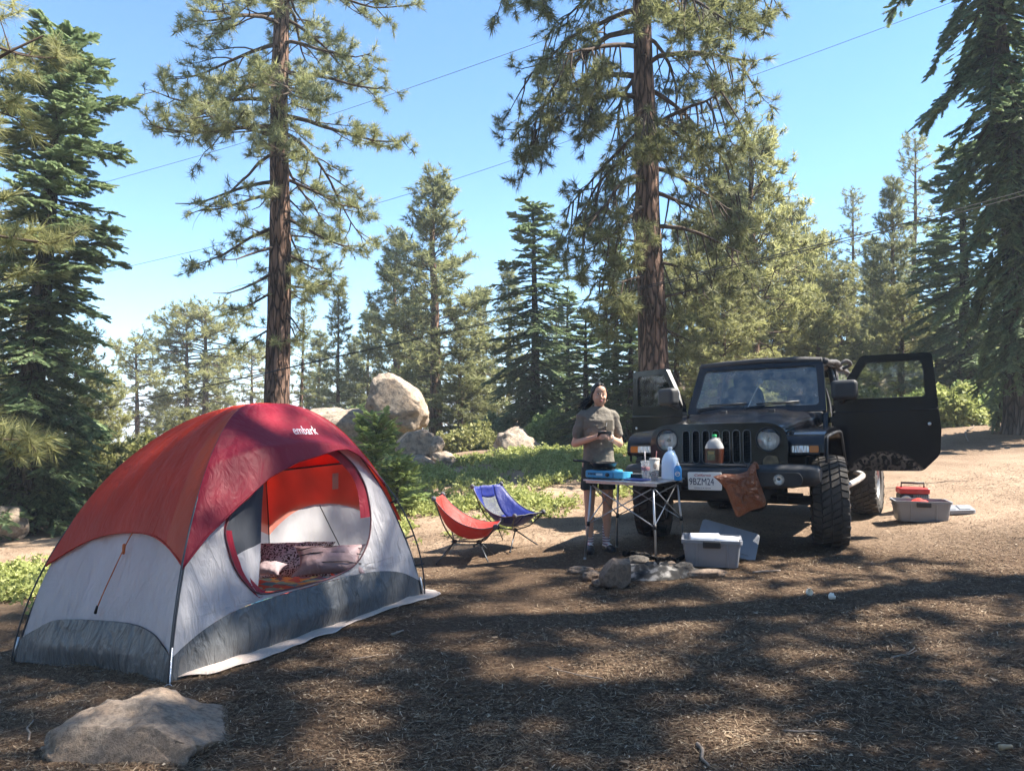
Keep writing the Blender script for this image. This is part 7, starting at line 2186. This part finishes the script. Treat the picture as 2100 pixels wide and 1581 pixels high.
def cloth_mesh(mb, voxel, name, m, amp=.006, fr=9.0, seed=2, it=4, aniso=(1, 1, .55)):
    me = remesh(mb, voxel, it, .6)
    V = np.zeros(len(me.vertices) * 3); me.vertices.foreach_get('co', V); V = V.reshape(-1, 3)
    N = np.zeros(len(me.vertices) * 3); me.vertices.foreach_get('normal', N); N = N.reshape(-1, 3)
    V = V + N * (amp * (np.abs(fbm(V * fr * np.array(aniso), seed, 3)) - .35))[:, None]
    me.vertices.foreach_set('co', V.ravel()); me.update()
    return finish(name, me, m, woman, smooth=True)
M_SHIRT = fabric('olive_grey_jersey', (.15, .132, .108), 0, .85, .5, scale=12, dist=.012)
sh_ = MB()
loft(sh_, [(.855, .005, .0, .168, .125), (.90, .005, 0, .170, .128), (1.0, .002, -.002, .158, .118), (1.10, 0, -.006, .158, .122), (1.22, 0, -.012, .164, .130), (1.31, 0, -.004, .174, .120), (1.365, 0, .003, .162, .098), (1.405, .003, .006, .122, .082), (1.440, .005, .008, .070, .066)])
for s in (-1, 1):
    sh_.capsule((s * .150, .004, 1.352), (s * .165, .005, 1.343), .061, .062); sh_.capsule((s * .163, .004, 1.343), (s * .220, .018, 1.17), .061, .058)
shirt = cloth_mesh(sh_, .009, 't_shirt', M_SHIRT, .009, 9.0, 4, 8, (1, 1, 1.9))
mb = MB(); a = np.linspace(0, 6.283, 30, endpoint=False); mb.tube(np.stack([.006 + .062 * np.cos(a), .004 + .060 * np.sin(a), 1.438 + .012 * np.sin(a)], 1), .007, 6, closed=True); mb.build('collar', M_SHIRT, shirt, smooth=True)
pk = MB(); pk.plate(round_poly([(-.04, -.045), (.0, -.055), (.04, -.045), (.04, .05), (-.04, .05)], .006), (), .004, frame((.088, -.139, 1.255), (.97, .22, 0), (0, .06, 1), (.22, -.97, .06))); pk.build('chest_pocket', fabric('pocket_jersey', (.115, .10, .078), 0, .9, .3), shirt)
pk = MB(); pk.plate([(-.03, -.015), (-.027, -.015), (-.018, .022), (-.021, .022)], (), .003, frame((.082, -.144, 1.26), (.97, .22, 0), (0, .06, 1), (.22, -.97, .06))); pk.build('pocket_print', M_PRINT, shirt)
M_SHORTS = fabric('dark_green_twill', (.020, .027, .026), 0, .85, .4, scale=14, dist=.005)
st = MB()
loft(st, [(.74, 0, 0, .172, .125), (.80, 0, 0, .176, .128), (.90, 0, 0, .165, .122), (.985, 0, 0, .152, .112)])
for s in (-1, 1):
    rows = [(.615, s * .098, -.008, .088, .098), (.66, s * .096, -.006, .088, .099), (.76, s * .092, 0, .092, .112), (.82, s * .086, 0, .09, .118)]
    loft(st, rows, 24)
cloth_mesh(st, .0085, 'shorts', M_SHORTS, .010, 9, 7, 3)
def sock_mat():
    m, n, l, b = material('striped_sock_knit')
    tc = n.new('ShaderNodeTexCoord'); sp = n.new('ShaderNodeSeparateXYZ'); l.new(tc.outputs['Object'], sp.inputs[0])
    k = n.new('ShaderNodeMath'); k.operation = 'MULTIPLY'; k.inputs[1].default_value = 38; l.new(sp.outputs['Z'], k.inputs[0])
    f = n.new('ShaderNodeMath'); f.operation = 'FRACT'; l.new(k.outputs[0], f.inputs[0])
    r = ramp(n, [(0, (.62, .58, .58)), (.55, (.035, .045, .09)), (.8, (.45, .22, .22))]); r.color_ramp.interpolation = 'CONSTANT'; l.new(f.outputs[0], r.inputs[0]); l.new(r.outputs[0], b.inputs['Base Color']); b.inputs['Roughness'].default_value = .9
    return m
M_SOCK = sock_mat(); M_SHOE = mat('dark_shoe', (.018, .018, .022), .5)
for s in (-1, 1):
    so = MB(); so.capsule((s * .091, .018, .245), (s * .09, .017, .085), .0455, .040); so.capsule((s * .09, .035, .055), (s * .112, -.12, .040), .042, .035)
    cloth_mesh(so, .006, 'sock', M_SOCK, .002, 20, 3, 3)
    so = MB(); so.capsule((s * .09, .045, .030), (s * .116, -.155, .028), .045, .042); so.ball((s * .108, -.10, .045), (.046, .075, .034), RZ(s * R(8)))
    me = remesh(so, .006, 3); V = np.zeros(len(me.vertices) * 3); me.vertices.foreach_get('co', V); V = V.reshape(-1, 3); V[:, 2] = np.maximum(V[:, 2], 0.0); me.vertices.foreach_set('co', V.ravel()); me.update()
    o = finish('shoe', me, M_SHOE, woman, smooth=True)
    st_ = MB(); st_.tube(bezier(np.array([(s * .065, -.075, .045), (s * .10, -.10, .083), (s * .15, -.09, .045)]), 5), .007, 6); st_.build('shoe_stripe', M_PRINT, o, smooth=True)
# head: hair, eyes, brows, mouth
M_HAIR = mat('black_hair', (.006, .005, .005), .5, 0, .3, 40, .3, 60, spec=.25, stretch=(6, 6, .6))
ha = MB()
ha.ball((HX, .022, 1.585), (.088, .090, .094)); ha.ball((HX, .045, 1.545), (.078, .070, .085))
for s in (-1, 1):
    ha.capsule((HX + s * .018, -.055, 1.650), (HX + s * .070, -.030, 1.585), .024, .022); ha.capsule((HX + s * .070, -.03, 1.59), (HX + s * .080, .012, 1.52), .020, .018)
ha.capsule((HX, -.01, 1.655), (HX, .05, 1.65), .03, .04)
ha.capsule((HX - .055, .06, 1.53), (HX - .105, .065, 1.465), .050, .036); ha.capsule((HX - .105, .065, 1.465), (HX - .165, .06, 1.405), .034, .016)
hair = finish('hair', remesh(ha, .006, 3), M_HAIR, woman, smooth=True)
rng = np.random.default_rng(3)
for k in range(16):
    a = np.array([HX - .05 - .03 * rng.uniform(), .06 + .02 * rng.normal(), 1.50 + .06 * rng.uniform()])
    b = a + np.array([-.06 - .04 * rng.uniform(), .01 * rng.normal(), -.03 - .04 * rng.uniform()]); c = b + np.array([-.05 - .05 * rng.uniform(), .02 * rng.normal(), -.03 - .05 * rng.uniform()])
    mb = MB(); mb.tube(bezier(np.array([a, b, c]), 4), np.linspace(.006, .0012, 9), 5); mb.build('hair_strand', M_HAIR, hair, smooth=True)
M_EYEW = mat('eye_white', (.62, .60, .57), .3); M_IRIS = mat('dark_iris', (.02, .012, .008), .2); M_LIP = mat('lips', (.36, .13, .11), .45)
for s in (-1, 1):
    mb = MB(); mb.ball((HX + s * .031, -.0865, 1.562), (.0115, .0100, .0066), nu=14, nv=8); e = mb.build('eye', M_EYEW, woman, smooth=True)
    mb = MB(); mb.ball((HX + s * .031, -.0955, 1.562), (.0056, .0035, .0058), nu=12, nv=8); mb.build('iris', M_IRIS, e, smooth=True)
    mb = MB(); mb.tube(bezier(np.array([(HX + s * .016, -.0965, 1.5715), (HX + s * .031, -.0985, 1.574), (HX + s * .047, -.088, 1.569)]), 4), .0024, 5); mb.build('eyelid', M_IRIS, e, smooth=True)
    mb = MB(); mb.tube(bezier(np.array([(HX + s * .014, -.1005, 1.584), (HX + s * .032, -.099, 1.592), (HX + s * .052, -.084, 1.585)]), 4), [.0035] * 4 + [.003] * 3 + [.0018] * 2, 6); mb.build('eyebrow', M_HAIR, woman, smooth=True)
mb = MB(); mb.ball((HX, -.0905, 1.4985), (.021, .0075, .0052)); mb.ball((HX, -.0895, 1.490), (.018, .0075, .0058)); mb.build('lips', M_LIP, woman, smooth=True)
mb = MB(); a = np.linspace(0, 6.283, 20, endpoint=False)
wr = np.array([.094, -.185, 1.131]); d = np.array([.243, .03, 1.07]) - np.array([.082, -.205, 1.135]); d /= np.linalg.norm(d); e1 = np.cross(d, [0, 0, 1]); e1 /= np.linalg.norm(e1); e2 = np.cross(d, e1)
mb.tube(wr + .030 * np.cos(a)[:, None] * e1 + .030 * np.sin(a)[:, None] * e2, .008, 6, closed=True); wt = mb.build('wrist_watch', mat('white_watch_band', (.65, .63, .60), .5), woman, smooth=True)
mb = MB(); mb.box((-.016, -.018, 0), (.016, .018, .010), frame(tuple(wr - e2 * .030 - e1 * .004), tuple(e1), tuple(d), tuple(-e2))); mb.build('watch_face', M_BLACKPL, wt, bevel=.004)
ph = thing('smartphone', 'black smartphone held in both hands by the woman', 'smartphone')
ph.matrix_world = woman.matrix_world if False else TR(*woman.location) @ RZ(R(6)) @ TR(.0, -.292, 1.168) @ RX(R(-48))
mb = MB(); mb.plate(rrect(-.066, -.036, .066, .036, .010), (), .010); mb.build('phone_case', M_BLACKPL, ph, bevel=.003)
mb = MB(); mb.plate(rrect(-.061, -.032, .061, .032, .006), (), .0008, TR(0, 0, .0102)); mb.build('phone_screen', mat('dark_screen', (.01, .01, .012), .08), ph)

woman.scale = (.94, .97, 1.0)
# ------------------------------------------------------------------ mountain air
def haze():
    mb = MB(); mb.box((-3600, -3600, -310), (3600, 3600, 26))
    m = bpy.data.materials.new('thin_haze'); m.use_nodes = True
    n, l = m.node_tree.nodes, m.node_tree.links
    n.clear()
    v = n.new('ShaderNodeVolumePrincipled'); v.inputs['Color'].default_value = (.86, .93, 1, 1); v.inputs['Density'].default_value = .0020
    o = n.new('ShaderNodeOutputMaterial'); l.new(v.outputs[0], o.inputs['Volume'])
    h = mb.build('haze', m, None, kind='stuff'); tag(h, 'thin bluish air over the clearing and the forest', 'haze')
haze()
